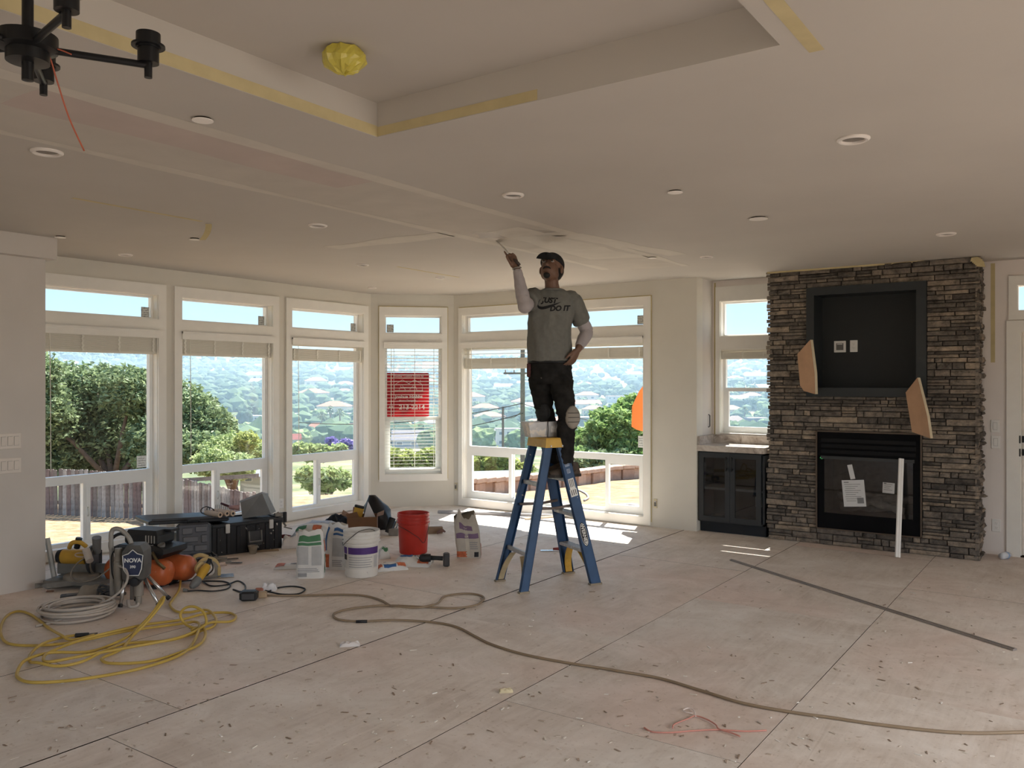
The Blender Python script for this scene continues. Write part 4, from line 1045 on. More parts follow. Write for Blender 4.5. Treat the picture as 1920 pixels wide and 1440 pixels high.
hpx(900, 815, 50, 12, 7, -.1, 'e6e2dc', 'c9a794', 'cream house with tan roof left of the tall utility pole', 'gable', 4)
hpx(1098, 770, 52, 12, 7, .15, 'dcc9ba', 'c68c74', 'terracotta-roofed house above the grey warehouse', 'gable', 4)
hpx(1165, 752, 56, 9, 3, .1, 'd9d9d6', 'd8b8a8', 'long low pink-roofed building right of the worker', 'flat', 7, dfrac=.4)
hpx(1378, 808, 44, 14, 14, .2, 'b9b3b6', 'bfaea6', 'house with pale brown hip roof seen from the alcove', 'hip', 3)
hpx(1418, 800, 36, 16, 3, .1, '5c5f6e', 'd5d8dc', 'dark house with white roof edge seen from the alcove', 'flat', 3)
hpx(1410, 752, 34, 10, 6, .1, 'ddd6cf', 'cf9f8c', 'pink-roofed house seen from the alcove beside the palm', 'hip', 3)
rh = random.Random(44); HCOL = [('e3dcd2','cd9278','terracotta-roofed cream house on the far slope'), ('e4e7e9','c3c8ce','white house with grey roof on the far slope'), ('d6c3b0','b0947e','tan house with brown roof on the far slope'), ('efede8','e2ded6','pale house with off-white roof on the far slope')]
protos = {}
for k in range(70):
    px = rh.choice((rh.uniform(440, 690), rh.uniform(880, 1215), rh.uniform(880, 1215), rh.uniform(715, 830), rh.uniform(1360, 1436))); py = 690+130*rh.random()**1.3; dep = dep_at(px, py)
    if any(abs(px-a_)*dep/FPX < 16 and abs(dep-b_) < 40 for a_, b_ in hp): continue
    hp.append((px, dep)); i = k % 4; wc, rc, lab = HCOL[i]; w = rh.uniform(12, 19)*(1+dep/3000)
    if i not in protos: protos[i] = house(px, dep, 15, 10, 4.2, rh.uniform(-.4,.4), wc, rc, lab, 'hip' if i % 2 == 0 else 'gable', 2.4, 'houses on the far slope: '+lab.split(' on ')[0])
    else:
        g_ = ground(px, dep); o = dup(protos[i], (g_.x, g_.y, g_.z), YAW+rh.uniform(-.5,.5), scale=w/15)
palm(603, 818, 778, 'slender palm standing left of two others behind the red roofs', 1); palm(619, 820, 768, 'tallest of three palms behind the red roofs', 2); palm(637, 818, 772, 'palm with a leaning trunk right of two others', 3); palm(1396, 800, 768, 'lone palm seen from the alcove window', 4)
# ---- parked car by the neighbour roof, seen through the low slider
g_ = ground(585, 45); car = thing('parked_car', 'white car parked below the olive green tree', 'car', (g_.x, g_.y, g_.z), YAW+.3)
CARW = M('car_white', (.75,.77,.80), .25)
rings = [[Vector((x, y*wd, z)) for y, z in ((-.85,zb),(-.85,zm),(-.6,zt),(.6,zt),(.85,zm),(.85,zb))] for x, zb, zm, zt, wd in ((-2.1,.35,.75,.8,.9),(-1.7,.25,.9,.95,1),(-1.1,.25,.9,1.35,1),(.3,.25,.9,1.40,1),(.95,.25,.9,.98,1),(1.9,.25,.8,.82,.98),(2.15,.35,.6,.65,.9))]
part('body', MB().loft(rings), CARW, car, world=False)
for x in (-1.35, 1.4):
    for y in (-.82, .82): part('wheel', MB().lathe([(.31,-.1),(.31,.1)], 16, Mx((x,y,.3), x=(1,0,0), y=(0,0,1))), BLACKM, car, world=False)
part('side_glass', MB().box((-.35,-.74,1.12), (1.5,.12,.3)), M('far_window'), car, world=False)
# ---- utility poles and wires
POLE = M('pole_wood', (.19,.155,.135), .9, var=.2)
def pole(px, dep, ytop, r, arms, label):
    g_ = ground(px, dep); top = atd(px, ytop, dep); o = thing('utility_pole', label, 'pole', g_)
    part('post', MB().tube([g_-UP*.3, Vector((g_.x, g_.y, top.z))], [r*1.15, r], 10), POLE, o, 40)
    ends = []
    for y, half, dirv in arms:
        c = Vector((g_.x, g_.y, atd(px, y, dep).z)); dv = dirv.normalized()
        am = part('crossarm', MB().hexa([c-dv*half-FWD*.14+UP*z for z in (-.06,)]+[c+dv*half-FWD*.14-UP*.06, c+dv*half-FWD*.02-UP*.06, c-dv*half-FWD*.02-UP*.06, c-dv*half-FWD*.14+UP*.06, c+dv*half-FWD*.14+UP*.06, c+dv*half-FWD*.02+UP*.06, c-dv*half-FWD*.02+UP*.06]), POLE, o)
        for s in (-.9, -.45, .45, .9):
            q = c+dv*half*s-FWD*.08+UP*.06; part('insulator', MB().lathe([(.03,0),(.05,.05),(.03,.10),(.05,.15),(.02,.18)], 8, Matrix.Translation(q)), M('insulator', (.30,.22,.18), .3), am); ends.append(q+UP*.18)
    return o, ends
_, e1 = pole(980, 55, 655, .15, [(700, 1.25, RIGHT)], 'tall wooden utility pole with crossarm behind the worker')
_, e2 = pole(943, 92, 762, .13, [], 'shorter wooden utility pole left of the tall one')
WIRE = M('power_line', (.03,.03,.035), .6)
def wire(a, b, sag, r, label):
    pts = [a+(b-a)*(k/14)-UP*sag*4*(k/14)*(1-k/14) for k in range(15)]
    solo('power_line', MB().tube(pts, r, 5), WIRE, label, 'power line', smooth=True)
wire(atd(980, 756, 54.8), atd(560, 792, 62), .6, .03, 'dark power line running from the tall utility pole past the palms')
wire(atd(980, 775, 54.8), atd(700, 812, 70), .5, .03, 'lower power line from the tall utility pole behind the lowered blind')
wire(atd(980, 770, 55), atd(943, 778, 91.8), .4, .035, 'thick cable strung between the two utility poles')
wire(atd(980, 757, 55.2), atd(1320, 800, 60), .6, .025, 'power line from the tall utility pole passing the feathery tree')
# ---- valley trees
def blob_mesh(name, seed, sub, mat, amp=.35):
    import bmesh
    bm = bmesh.new(); bmesh.ops.create_icosphere(bm, subdivisions=sub, radius=1)
    for v in bm.verts:
        n_ = v.co.normalized(); v.co = n_*(1+amp*noise.noise(n_*2.2+Vector((seed*7,0,0)))+amp*.6*noise.noise(n_*6+Vector((seed*3,1,0)))); v.co.z = v.co.z*.85+.75
    me = bpy.data.meshes.new(name); bm.to_mesh(me); bm.free(); me.materials.append(mat); return me
def far_leaf(name, a, b):
    m, nt, bb, out = new_mat(name); oi = nd(nt, 'ShaderNodeObjectInfo'); g = nd(nt, 'ShaderNodeNewGeometry')
    ad = nd(nt, 'ShaderNodeMath', operation='ADD'); nt.links.new(oi.outputs['Random'], ad.inputs[0]); nt.links.new(g.outputs['Random Per Island'], ad.inputs[1])
    f = nd(nt, 'ShaderNodeMath', operation='FRACT'); nt.links.new(ad.outputs[0], f.inputs[0])
    c = ramp(nt, f.outputs[0], [(0, s2l(a)), (1, s2l(b))]); n1 = ramp(nt, noise_f(nt, 5, 5, .7), [(.3, (.45,.45,.45)), (.7, (1.35,1.35,1.3))])
    nt.links.new(mix(nt, 1.0, c, n1, 'MULTIPLY'), bb.inputs['Base Color']); bb.inputs['Roughness'].default_value = .9; bb.inputs['Specular IOR Level'].default_value = .1
    return m
FM1 = far_leaf('valley_foliage', '4f6540', '86996a'); FM2 = far_leaf('valley_foliage_dark', '3c5242', '627658')
vmesh = [blob_mesh('valley_tree', s, 3, FM1 if s % 2 else FM2) for s in range(4)]
VL = ['rounded green tree on the valley slope', 'dark rounded tree on the valley slope']
rv = random.Random(77)
def free(px, dep, r):
    return all(not (abs(px-a)*dep/FPX < 12+r*1.2 and abs(dep-b) < 16+r*1.2) for a, b in hp) and all((g.x-q[0])**2+(g.y-q[1])**2 > ((r+q[2])*1.12)**2 for q in tp)
tp = []; cnt = 0; tries = 0
while cnt < 280 and tries < 9000:
    tries += 1
    px = rv.choice((rv.uniform(430, 700), rv.uniform(870, 1230), rv.uniform(870, 1230), rv.uniform(705, 845), rv.uniform(1355, 1440))); py = 700+150*rv.random(); dep = dep_at(px, py)
    if dep < 90: continue
    g = ground(px, dep); s = rv.uniform(2.6, 5.4)*(1 if dep > 220 else .7); k = rv.randrange(4)
    if not free(px, dep, s): continue
    tp.append((g.x, g.y, s))
    o = bpy.data.objects.new('valley_tree', vmesh[k]); COL.objects.link(o); o.location = (g.x, g.y, g.z-.2); o.rotation_euler = (0, 0, rv.uniform(0, 6)); o.scale = (s, s, s*rv.uniform(.8, 1.25))
    tag(o, VL[1 if k % 2 == 0 else 0], 'tree', 'valley trees, '+('dark' if k % 2 == 0 else 'green')); cnt += 1
import bmesh as _bm
tb = _bm.new(); _bm.ops.create_icosphere(tb, subdivisions=1, radius=1); bv = [v.co.copy() for v in tb.verts]; bf = [tuple(v.index for v in f.verts) for f in tb.faces]; tb.free()
ff = MB()
for k in range(5200):
    px = rv.uniform(60, 1460); dep = 300*math.exp(rv.random()*2.1)
    g_ = ground(px, dep); s = rv.uniform(2.8, 6.0)*(1+dep/2600)
    if any(abs(px-a_)*dep/FPX < 10+s and abs(dep-b_) < 16+s for a_, b_ in hp) or any(abs(g_.x-q[0]) < s+q[2] and abs(g_.y-q[1]) < s+q[2] for q in tp): continue
    o_ = len(ff.v); ff.v += [g_+Vector((c.x*s*(1+.25*noise.noise(c*2+g_*.1)), c.y*s, (c.z*.8+.6)*s*(1+.3*noise.noise(c*3+g_)))) for c in bv]; ff.f += [tuple(i+o_ for i in f) for f in bf]
me = bpy.data.meshes.new('far_woods'); me.from_pydata([tuple(v) for v in ff.v], [], ff.f); me.update()
tag(link('far_woods', me, FM2), 'scattered trees covering the far hillsides', 'trees', kind='stuff')
# ---- haze over the valley
hm, nt, b_, out = new_mat('valley_haze'); nt.nodes.remove(b_)
vsn = nd(nt, 'ShaderNodeVolumeScatter'); vsn.inputs['Color'].default_value = (.52,.76,1,1); vsn.inputs['Density'].default_value = .00055; vsn.inputs['Anisotropy'].default_value = .2
nt.links.new(vsn.outputs[0], out.inputs['Volume'])
hz = MB(); cc = FWD*2000
hz.box(cc+FWD*55-UP*12, (4200, 4000, 94), rotz(YAW))
o = link('valley_haze', hz.mesh('valley_haze'), hm); tag(o, 'thin blue haze lying over the valley', 'haze', kind='stuff')
# ------------------------------------------------------------------ step ladder
LB = M('ladder_blue', (.026,.072,.165), .5, var=.15, splat='b9b4ab', splat_amt=.73, splat_scale=26); LY = M('ladder_yellow', (.60,.36,.06), .5, var=.12, splat='c9bfa8', splat_amt=.70, splat_scale=40)
ALU = M('ladder_aluminium', (.48,.47,.46), .45, .5, var=.15, splat='d8d2c8', splat_amt=.60, splat_scale=30); SPR = M('spreader_steel', (.20,.16,.145), .55, .4)
lc = Vector((-3.597, 5.645, 0)); lang = math.atan2(-.4902, .8716)
ld = thing('step_ladder', 'blue fibreglass step ladder with yellow top cap, spattered with plaster', 'ladder', lc, lang)
def rail_pt(sx, sy, z):
    t = z/1.10; return Vector((sx*(.214+(.125-.214)*t), sy*(.318+(.060-.318)*t), z))
def rail(sx, sy, dep, th):
    a, b = rail_pt(sx, sy, .012), rail_pt(sx, sy, 1.10); mb = MB(); dx, dy = th/2, dep/2
    def bar(ox0, ox1, oy0, oy1):
        mb.hexa([a+Vector((ox0,oy0,0)), a+Vector((ox1,oy0,0)), a+Vector((ox1,oy1,0)), a+Vector((ox0,oy1,0)), b+Vector((ox0,oy0,0)), b+Vector((ox1,oy0,0)), b+Vector((ox1,oy1,0)), b+Vector((ox0,oy1,0))])
    w0, w1 = (dx-.006, dx) if sx > 0 else (-dx, -dx+.006)
    bar(w0, w1, -dy, dy)                                    # web outside, flanges inwards
    bar(-dx, dx, -dy, -dy+.006); bar(-dx, dx, dy-.006, dy)
    r = part('rail', mb, LB, ld, world=False)
    part('foot_pad', MB().box((a.x, a.y, .007), (th+.012, dep+.014, .014)), M('rubber_tan', (.30,.25,.18), .8), ld, world=False)
    return r
for sx in (-1, 1): rail(sx, 1, .092, .030); rail(sx, -1, .070, .028)
for z in (.28, .56, .84):
    p = rail_pt(1, 1, z); step = MB().bbox((0, p.y, z-.012), (2*p.x-.03, .090, .024), .004)
    for k in range(5): step.box((0, p.y-.034+.017*k, z+.001), (2*p.x-.05, .006, .003))
    part('step', step, ALU, ld, world=False)
for z in (.275, .80):
    p = rail_pt(1, -1, z); part('rear_bar', MB().bbox((0, p.y, z), (2*p.x-.02, .026, .034), .004), ALU, ld, world=False)
for sy, mat in ((1, LY), (-1, M('brace_grimy', (.44,.36,.22), .6, var=.2))):
    for sx in (-1, 1):
        pts = []
        for k in range(7):
            t = k/6; q0 = rail_pt(sx, sy, .02+.23*t); ins = .012+.10*t**2.2; pts.append(Vector((q0.x-sx*ins, q0.y, q0.z)))
        mb = MB(); wd = .030 if sy > 0 else .024
        for q, q2 in zip(pts, pts[1:]):
            mb.hexa([q+Vector((-.004,-wd,0)), q+Vector((.004,-wd,0)), q+Vector((.004,wd,0)), q+Vector((-.004,wd,0)), q2+Vector((-.004,-wd,0)), q2+Vector((.004,-wd,0)), q2+Vector((.004,wd,0)), q2+Vector((-.004,wd,0))])
        part('foot_brace', mb, mat, ld, world=False)
for sx in (-1, 1):
    a, b = rail_pt(sx, -1, .62)-Vector((sx*.024, 0, 0)), rail_pt(sx, 1, .63)-Vector((sx*.024, 0, 0)); m = (a+b)/2-UP*.012
    mb = MB().tube([a, m], .011, 8).tube([m, b], .011, 8); part('spreader', mb, SPR, ld, True, world=False)
cap = MB(); cap.loft([[Vector((x*(.160-i*.012), y*(.098-i*.014), z)) for x, y in ((-1,-1),(1,-1),(1,1),(-1,1))] for i, z in ((0, 1.088), (.15, 1.11), (.5, 1.150), (1, 1.162))])
cp = part('top_cap', cap, LY, ld, world=False)
for x in (-.05, .05): part('rivet', MB().lathe([(.008,0),(.006,.004)], 8, Mx((.160, x, 1.10), x=(0,1,0), y=(0,0,1))), ALU, cp)
for c in cp.children: c.matrix_parent_inverse = Matrix.Identity(4)
# lettering and stickers on the rail that faces the viewer
LBLK = M('logo_black', (.015,.015,.018), .5); LWHT = M('logo_white', (.72,.70,.66), .6, var=.15)
a, b = rail_pt(1, 1, 0), rail_pt(1, 1, 1.1); dv = (b-a).normalized()
def on_rail(z, off): 
    p = rail_pt(1, 1, z)+Vector((.0155+off, 0, 0)); zz = Vector((1,0,0)); zz = (zz-dv*zz.dot(dv)).normalized(); return Mx(p, x=-dv, z=zz)
el = [(.098*math.cos(2*math.pi*k/28), .031*math.sin(2*math.pi*k/28)) for k in range(28)]
lg = part('logo_oval', MB().prism(el, 0, .0008, on_rail(.40, .0)), LBLK, ld, world=False)
for s, mt, o_ in ((.92, LWHT, .0008), (.85, LBLK, .0012)):
    part('logo_line', MB().prism([(x*s, y*s) for x, y in el], 0, .0006, on_rail(.40, o_)), mt, lg)
part('logo_lettering', text_mb('WERNER', .040, on_rail(.40, .0022), .0004, bold=.001), LWHT, lg)
for c in lg.children: c.matrix_parent_inverse = Matrix.Identity(4)
for z, w, h in ((.96, .05, .040), (.90, .035, .03), (.80, .085, .05), (.73, .06, .062)):
    s_ = part('warning_sticker', MB().box((0,0,0), (w, h, .0008)).move(on_rail(z, .0005)), LWHT if z < .85 else M('sticker_blue', (.30,.36,.48), .6, var=.3, scale=60), ld, world=False)
    mb = MB()
    for k in range(3): 
        t = MB().box((-w*.05, h*(-.28+.28*k), .0008), (w*.7, h*.1, .0005)); mb.add(t.v, t.f)
    part('print', mb.move(on_rail(z, .0005)), LBLK, s_); s_.children[0].matrix_parent_inverse = Matrix.Identity(4)
# ------------------------------------------------------------------ mud pan on the cap
LM = Matrix.Translation(lc) @ Matrix.Rotation(lang, 4, 'Z')
e_ = Vector((.4902,.8716,0)); w_ = Vector((.8716,-.4902,0))
pc = LM @ Vector((0, -.030, 1.1640))
STEEL = M('pan_steel', (.50,.50,.50), .38, .55, var=.2, splat='d6d0c6', splat_amt=.56, splat_scale=16)
pan = thing('mud_pan', 'plaster-smeared steel mud pan standing on the ladder cap', 'pan', pc, lang)
def pan_ring(hx, hy, z): return [Vector((hx, hy, z)), Vector((-hx, hy, z)), Vector((-hx, -hy, z)), Vector((hx, -hy, z))]
part('trough', MB().loft([pan_ring(.048,.140,.002), pan_ring(.066,.168,.118), pan_ring(.066,.168,.122), pan_ring(.061,.163,.122), pan_ring(.044,.136,.008)]), STEEL, pan, world=False)
part('rim_wire', MB().tube([q+UP*.0 for q in pan_ring(.066,.168,.121)], .003, 6, closed=True), STEEL, pan, world=False)
part('plaster', MB().loft([pan_ring(.044,.13,.012), pan_ring(.054,.150,.075)]), MUDM, pan, world=False)
part('strap', MB().tube([Vector((.050,.0,-.052)), Vector((.056,.006,.0)), Vector((.071,.002,.06)), Vector((.072,.0,.124)), Vector((.0,.0,.130)), Vector((-.072,0,.124))], .0035, 6), BLACKM, pan, True, world=False)
s_ = part('label_plate', MB().box((0,0,0), (.09,.05,.0008)).move(Mx((.0608,.075,.062), x=(0,1,0), y=(.15,0,1))), M('label_pale', (.62,.60,.57), .6, var=.2, scale=60), pan, world=False)

# ------------------------------------------------------------------ the worker
DP = 6.74
def J(x, y, dd=0.0): return atd(x, y, DP+dd)
person = thing('person', 'worker in grey t-shirt and black cap on the ladder, reaching to the ceiling', 'person', J(1048, 891, .02))
def ell(c, rx, ry, n=20, p=2.3, fr=None, dirx=RIGHT, diry=FWD):
    out = []
    for k in range(n):
        a = 2*math.pi*k/n; ca, sa = math.cos(a), math.sin(a)
        r = 1/((abs(ca)**p+abs(sa)**p)**(1/p)); out.append(c+dirx*rx*r*ca+diry*ry*r*sa)
    return out
def orient(n, rt, dirn, w, th, L):
    pass
# --- body (head, neck, arms with hands, trunk, legs) as one surface
B = MB()
hx = (-FWD*.90-RIGHT*.36).normalized(); hf = (hx*math.cos(.42)+UP*math.sin(.42)).normalized(); hr = hf.cross(UP).normalized()*-1; hr = UP.cross(hf).normalized(); hu = hf.cross(hr).normalized()
HC = J(1034, 502, -.02); HS = 1.13
def Hd(x, y, z): return HC+(hr*x+hf*y+hu*z)*HS        # right(his left), forward, up
def blob(mb, c, rx, ry, rz, ax=(None,)):
    X, Y, Z = ax if ax[0] is not None else (hr*HS, hf*HS, hu*HS)
    rings = []
    for i in range(1, 12):
        t = math.pi*i/12; rings.append([c+X*rx*math.sin(t)*math.cos(a)+Y*ry*math.sin(t)*math.sin(a)+Z*rz*math.cos(t) for a in (2*math.pi*k/16 for k in range(16))])
    mb.loft(rings)
blob(B, Hd(0,-.012,.028), .076, .092, .088)        # skull
blob(B, Hd(0,.022,-.035), .062, .068, .080)        # face
blob(B, Hd(0,.048,-.088), .036, .036, .030)        # chin
blob(B, Hd(.038,.012,-.062), .026, .045, .035); blob(B, Hd(-.038,.012,-.062), .026, .045, .035)
blob(B, Hd(0,.094,-.030), .015, .020, .017); B.tube([Hd(0,.078,.012), Hd(0,.090,-.015), Hd(0,.098,-.032)], [.009,.012,.013], 8)
for s in (-1, 1):
    blob(B, Hd(s*.078,-.005,-.018), .011, .020, .032)
    blob(B, Hd(s*.032,.070,.014), .022, .014, .010)
blob(B, Hd(0,.082,-.064), .026, .012, .008)
NB = J(1036, 545, .01)
B.tube([Hd(0,-.02,-.06), (Hd(0,-.02,-.07)+NB)/2, NB, J(1035, 560, .02)], [.056,.056,.064,.075], 16)
def loftell(mb, rows): mb.loft([ell(J(x, y, dd), rx, ry) for x, y, dd, rx, ry in rows])
loftell(B, [(1034,553,.02,.10,.07),(1034,566,.0,.14,.08),(1033,600,.0,.132,.085),(1031,645,.0,.13,.09),(1031,690,.0,.13,.09),(1031,705,.0,.125,.085)])
SHR, ELR, WRR = J(999, 557, .0), J(984, 574, -.235), J(969, 503, -.175)
SHL, ELL, WRL = J(1072, 562, .01), J(1101, 622, .10), J(1084, 655, -.09)
B.tube([SHR, (SHR+ELR)/2, ELR], [.055,.048,.042], 12); B.tube([ELR, ELR*.65+WRR*.35, WRR], [.042,.043,.028], 12)
B.tube([SHL, (SHL+ELL)/2, ELL], [.055,.048,.042], 12); B.tube([ELL, ELL*.65+WRL*.35, WRL], [.042,.043,.028], 12)
def hand(mb, wrist, d, nrm, thumb, curl, spread=.0, sc=1.0, idx_ext=False, thumb_dir=None):
    """d along the hand, nrm out of the palm, thumb = +1/-1 side"""
    d = d.normalized(); nrm = (nrm-d*nrm.dot(d)).normalized(); s = d.cross(nrm)*thumb      # s points to the thumb side
    def ring(t, w, th): return [wrist+d*t*sc+s*(w*math.cos(a))*sc+nrm*(th*math.sin(a))*sc for a in (2*math.pi*k/12 for k in range(12))]
    mb.loft([ring(-.015,.026,.020), ring(.012,.029,.019), ring(.045,.038,.017), ring(.080,.041,.015), ring(.094,.037,.012)])
    lens = [(.028,.072), (.009,.080), (-.010,.074), (-.028,.058)]
    for i, (o, L) in enumerate(lens):
        c = curl[i]; p = wrist+(d*.088+s*o)*sc; dd = (d+s*spread*o*12).normalized(); pts = [wrist+(d*.06+s*o*.9)*sc, p]
        for k, fr in enumerate((.45,.32,.23)):
            dd = (dd*math.cos(c[k])+nrm*math.sin(c[k])).normalized(); dd_n = dd
            # keep turning about the knuckle axis
            p = p+dd*L*fr*sc; pts.append(p); n2 = (nrm*math.cos(c[k])-d*math.sin(c[k]))
            d_, nrm_ = dd, None
        # recompute with cumulative angles
        ang = 0; p = wrist+(d*.088+s*o)*sc; base = (d+s*spread*o*12).normalized(); pts = [wrist+(d*.055+s*o*.9)*sc, p]
        for k, fr in enumerate((.45,.32,.23)):
            ang += c[k]; p = p+(base*math.cos(ang)+nrm*math.sin(ang))*L*fr*sc; pts.append(p)
        mb.tube(pts, [.0105*sc,.0105*sc,.0092*sc,.0085*sc,.0068*sc], 8)
    td = thumb_dir or (d*.55+s*.65+nrm*.55); td = td.normalized(); q = wrist+(d*.022+s*.024+nrm*.006)*sc
    q1 = q+td*.040*sc; q2 = q1+(td*.7+d*.5+nrm*.25).normalized()*.030*sc; q3 = q2+(td*.4+d*.8+nrm*.2).normalized()*.026*sc
    mb.tube([wrist+(d*.01+s*.012)*sc, q, q1, q2, q3], [.016*sc,.0155*sc,.0125*sc,.0110*sc,.0085*sc], 8)
hd = (J(957, 477, -.16)-WRR).normalized(); hn = (-RIGHT*.45-FWD*.75+UP*.1)
hand(B, WRR+hd*.01, hd, hn, -1, [(.15,.25,.15),(.85,.95,.6),(.95,1.0,.6),(1.0,1.0,.6)], sc=1.0, thumb_dir=hd*.75+(-FWD)*.6-RIGHT*.15)
hl = (J(1071, 680, -.10)-WRL).normalized()
hand(B, WRL+hl*.005, hl, (-RIGHT*.75+FWD*.55), -1, [(.25,.35,.2),(.3,.4,.25),(.38,.45,.3),(.45,.5,.3)], spread=.12, sc=1.05, thumb_dir=hl*.6-FWD*.5-RIGHT*.4)
HIPR, KNR, ANR = J(1012, 700, .03), J(1021, 772, .04), J(1046, 866, .12)
HIPL, KNL, ANL = J(1050, 700, -.02), J(1062, 782, -.12), J(1059, 868, -.10)
for a, k, n in ((HIPR, KNR, ANR), (HIPL, KNL, ANL)):
    B.tube([a, (a+k)/2, k], [.075,.066,.050], 12); B.tube([k, k*.65+n*.35, n], [.050,.052,.034], 12)
SKIN = M('skin', (.165,.092,.062), .5, var=.06, scale=20, spec=.35)
bodym = remesh(B, .0048, 5, name='body'); bo = link('body', bodym, SKIN, person)
# --- hair, brows, beard, eyes
HAIR = M('hair_black', (.010,.009,.008), .6)
hb = MB(); blob(hb, Hd(0,-.032,-.005), .081, .080, .085); part('hair', hb, HAIR, person, True)
bm_ = MB(); bm_.tube([Hd(-.028,.083,-.058), Hd(-.016,.094,-.052), Hd(0,.098,-.050), Hd(.016,.094,-.052), Hd(.028,.083,-.058)], [.004,.006,.006,.006,.004], 6)
part('moustache', bm_, HAIR, person, True)
bm_ = MB(); blob(bm_, Hd(0,.066,-.100), .026, .022, .022); part('goatee', bm_, HAIR, person, True)
for s in (-1, 1):
    part('eyebrow', MB().tube([Hd(s*.015,.086,.022), Hd(s*.032,.084,.027), Hd(s*.050,.074,.022)], [.003,.004,.003], 6), HAIR, person, True)
    em = MB(); blob(em, Hd(s*.031,.077,.004), .013, .008, .007); e = part('eye', em, M('eye_white', (.30,.27,.25), .5), person, True)
    pm = MB(); blob(pm, Hd(s*.031,.0842,.006), .0055, .003, .0055); part('iris', pm, HAIR, e, True)
# --- cap: panelled dome, brim, button
CAPM = M('cap_black', (.008,.008,.009), .75, var=.15)
cm_ = MB(); rings = []
for i in range(9):
    t = i/8*math.pi/2; rings.append([Hd(.085*math.cos(t)*math.cos(a), -.010+.102*math.cos(t)*math.sin(a), .030+.082*math.sin(t)) if i < 8 else Hd(.001*math.cos(a), -.01+.001*math.sin(a), .112) for a in (2*math.pi*k/24 for k in range(24))])
rings.insert(0, [Hd(.082*math.cos(a), -.010+.099*math.sin(a), .022-.022*max(0,-math.sin(a))) for a in (2*math.pi*k/24 for k in range(24))])
cap_o = part('cap', cm_.loft(rings), CAPM, person, True)
br = MB(); up_, lo_ = [], []
for k in range(13):
    a = math.radians(22+136*k/12); inn = Hd(.085*math.cos(a), -.010+.100*math.sin(a), .030); u = (k-6)/6
    out_ = Hd(.078*u*1.0, .150*math.sqrt(max(0, 1-.55*u*u))+.015, .022-.012*u*u); up_.append((inn, out_))
br.add([p for pr in up_ for p in pr], [(2*k, 2*k+2, 2*k+3, 2*k+1) for k in range(12)]); br.add([p+hu*.004 for pr in up_ for p in pr], [(2*k, 2*k+1, 2*k+3, 2*k+2) for k in range(12)])
nv = 26; br.f += [(2*k+1, 2*k+3, nv+2*k+3, nv+2*k+1) for k in range(12)]
part('brim', br, CAPM, cap_o, True)
bt = MB(); blob(bt, Hd(0,-.01,.113), .008, .008, .005); part('button', bt, CAPM, cap_o, True)
# --- t-shirt
Sh = MB()
loftell(Sh, [(1036,542,.01,.070,.070),(1035,548,.01,.115,.085),(1034,556,.01,.160,.105),(1034,566,.0,.178,.118),(1033,585,.0,.178,.122),(1031,615,.0,.172,.125),(1030,645,-.005,.172,.135),(1031,668,-.005,.176,.136),(1031,677,-.005,.177,.136)])
SEL = SHL*.30+ELL*.70; SER = SHR*.42+ELR*.58
blob(Sh, SHL-RIGHT*.01, .070, .072, .070, (RIGHT, FWD, UP)); blob(Sh, SHR+RIGHT*.01, .070, .072, .070, (RIGHT, FWD, UP))
Sh.tube([SHL*1.0, SHL*.6+ELL*.4, SEL], [.076,.070,.071], 16); Sh.tube([SHR, SHR*.7+ELR*.3, SER], [.076,.072,.074], 16)
def wr(amp, sx, sy, seed):
    def f(co, n):
        q = Vector((co.dot(RIGHT)*sx, co.dot(FWD)*sx, co.z*sy+co.dot(RIGHT)*3)); v = .45-1.5*abs(noise.noise(q+Vector((seed,0,0))))+.25-.8*abs(noise.noise(q*2.1+Vector((0,seed,0))))
        return n*amp*v
    return f
shirt_me = remesh(Sh, .0085, 6, wr(.017, 7, 3.5, 3), 't_shirt')
TEE = M('tshirt_grey', (.165,.165,.150), .9, var=.08, scale=30, spec=.1)
shirt = link('t_shirt', shirt_me, TEE, person)
from mathutils.bvhtree import BVHTree
bvh = BVHTree.FromPolygons([v.co.copy() for v in shirt_me.vertices], [tuple(p.vertices) for p in shirt_me.polygons])
def wrap(mb, off):
    for i, v in enumerate(mb.v):
        d = (v-cam.location).normalized(); hit = bvh.ray_cast(cam.location, d)
        if hit[0] is not None: mb.v[i] = hit[0]-d*off
    return mb
PRINT = M('shirt_print', (.006,.006,.008), .7)
ctr = J(1037, 572, -.2); pxm = DP/FPX
def TM(x, y, rot): return Mx(J(x, y, -.2), x=RIGHT*math.cos(rot)+UP*math.sin(rot), y=UP*math.cos(rot)-RIGHT*math.sin(rot))
part('lettering', wrap(text_mb('JUST', 13.2*pxm, TM(1030, 563.5, -.06), .0002, bold=.0026, shear=.22), .0025), PRINT, shirt)
part('lettering', wrap(text_mb('DO IT', 13.2*pxm, TM(1049, 578.5, .02), .0002, bold=.0026, shear=.22), .0025), PRINT, shirt)
sw_t = [(1012,562),(1009,568),(1010,573),(1016,575),(1026,573),(1038,570),(1052,566)]; sw_b = [(1014,561),(1009,569),(1008,576),(1014,580),(1024,579),(1036,574.5),(1052,566.3)]
sp = MB(); N = 18; tt = crom([(x, y, 0) for x, y in sw_t], 4); bb = crom([(x, y, 0) for x, y in sw_b], 4)
sp.add([J(p.x, p.y, -.2) for p in tt]+[J(p.x, p.y, -.2) for p in bb], [(k, k+1, len(tt)+k+1, len(tt)+k) for k in range(len(tt)-1)])
part('swoosh', wrap(sp, .0025), PRINT, shirt)
cr = MB(); ring = ell(J(1036, 543.5, .0), .078, .075, 24); cr.tube(ring, .007, 6, closed=True); part('collar', cr, TEE, shirt, True)
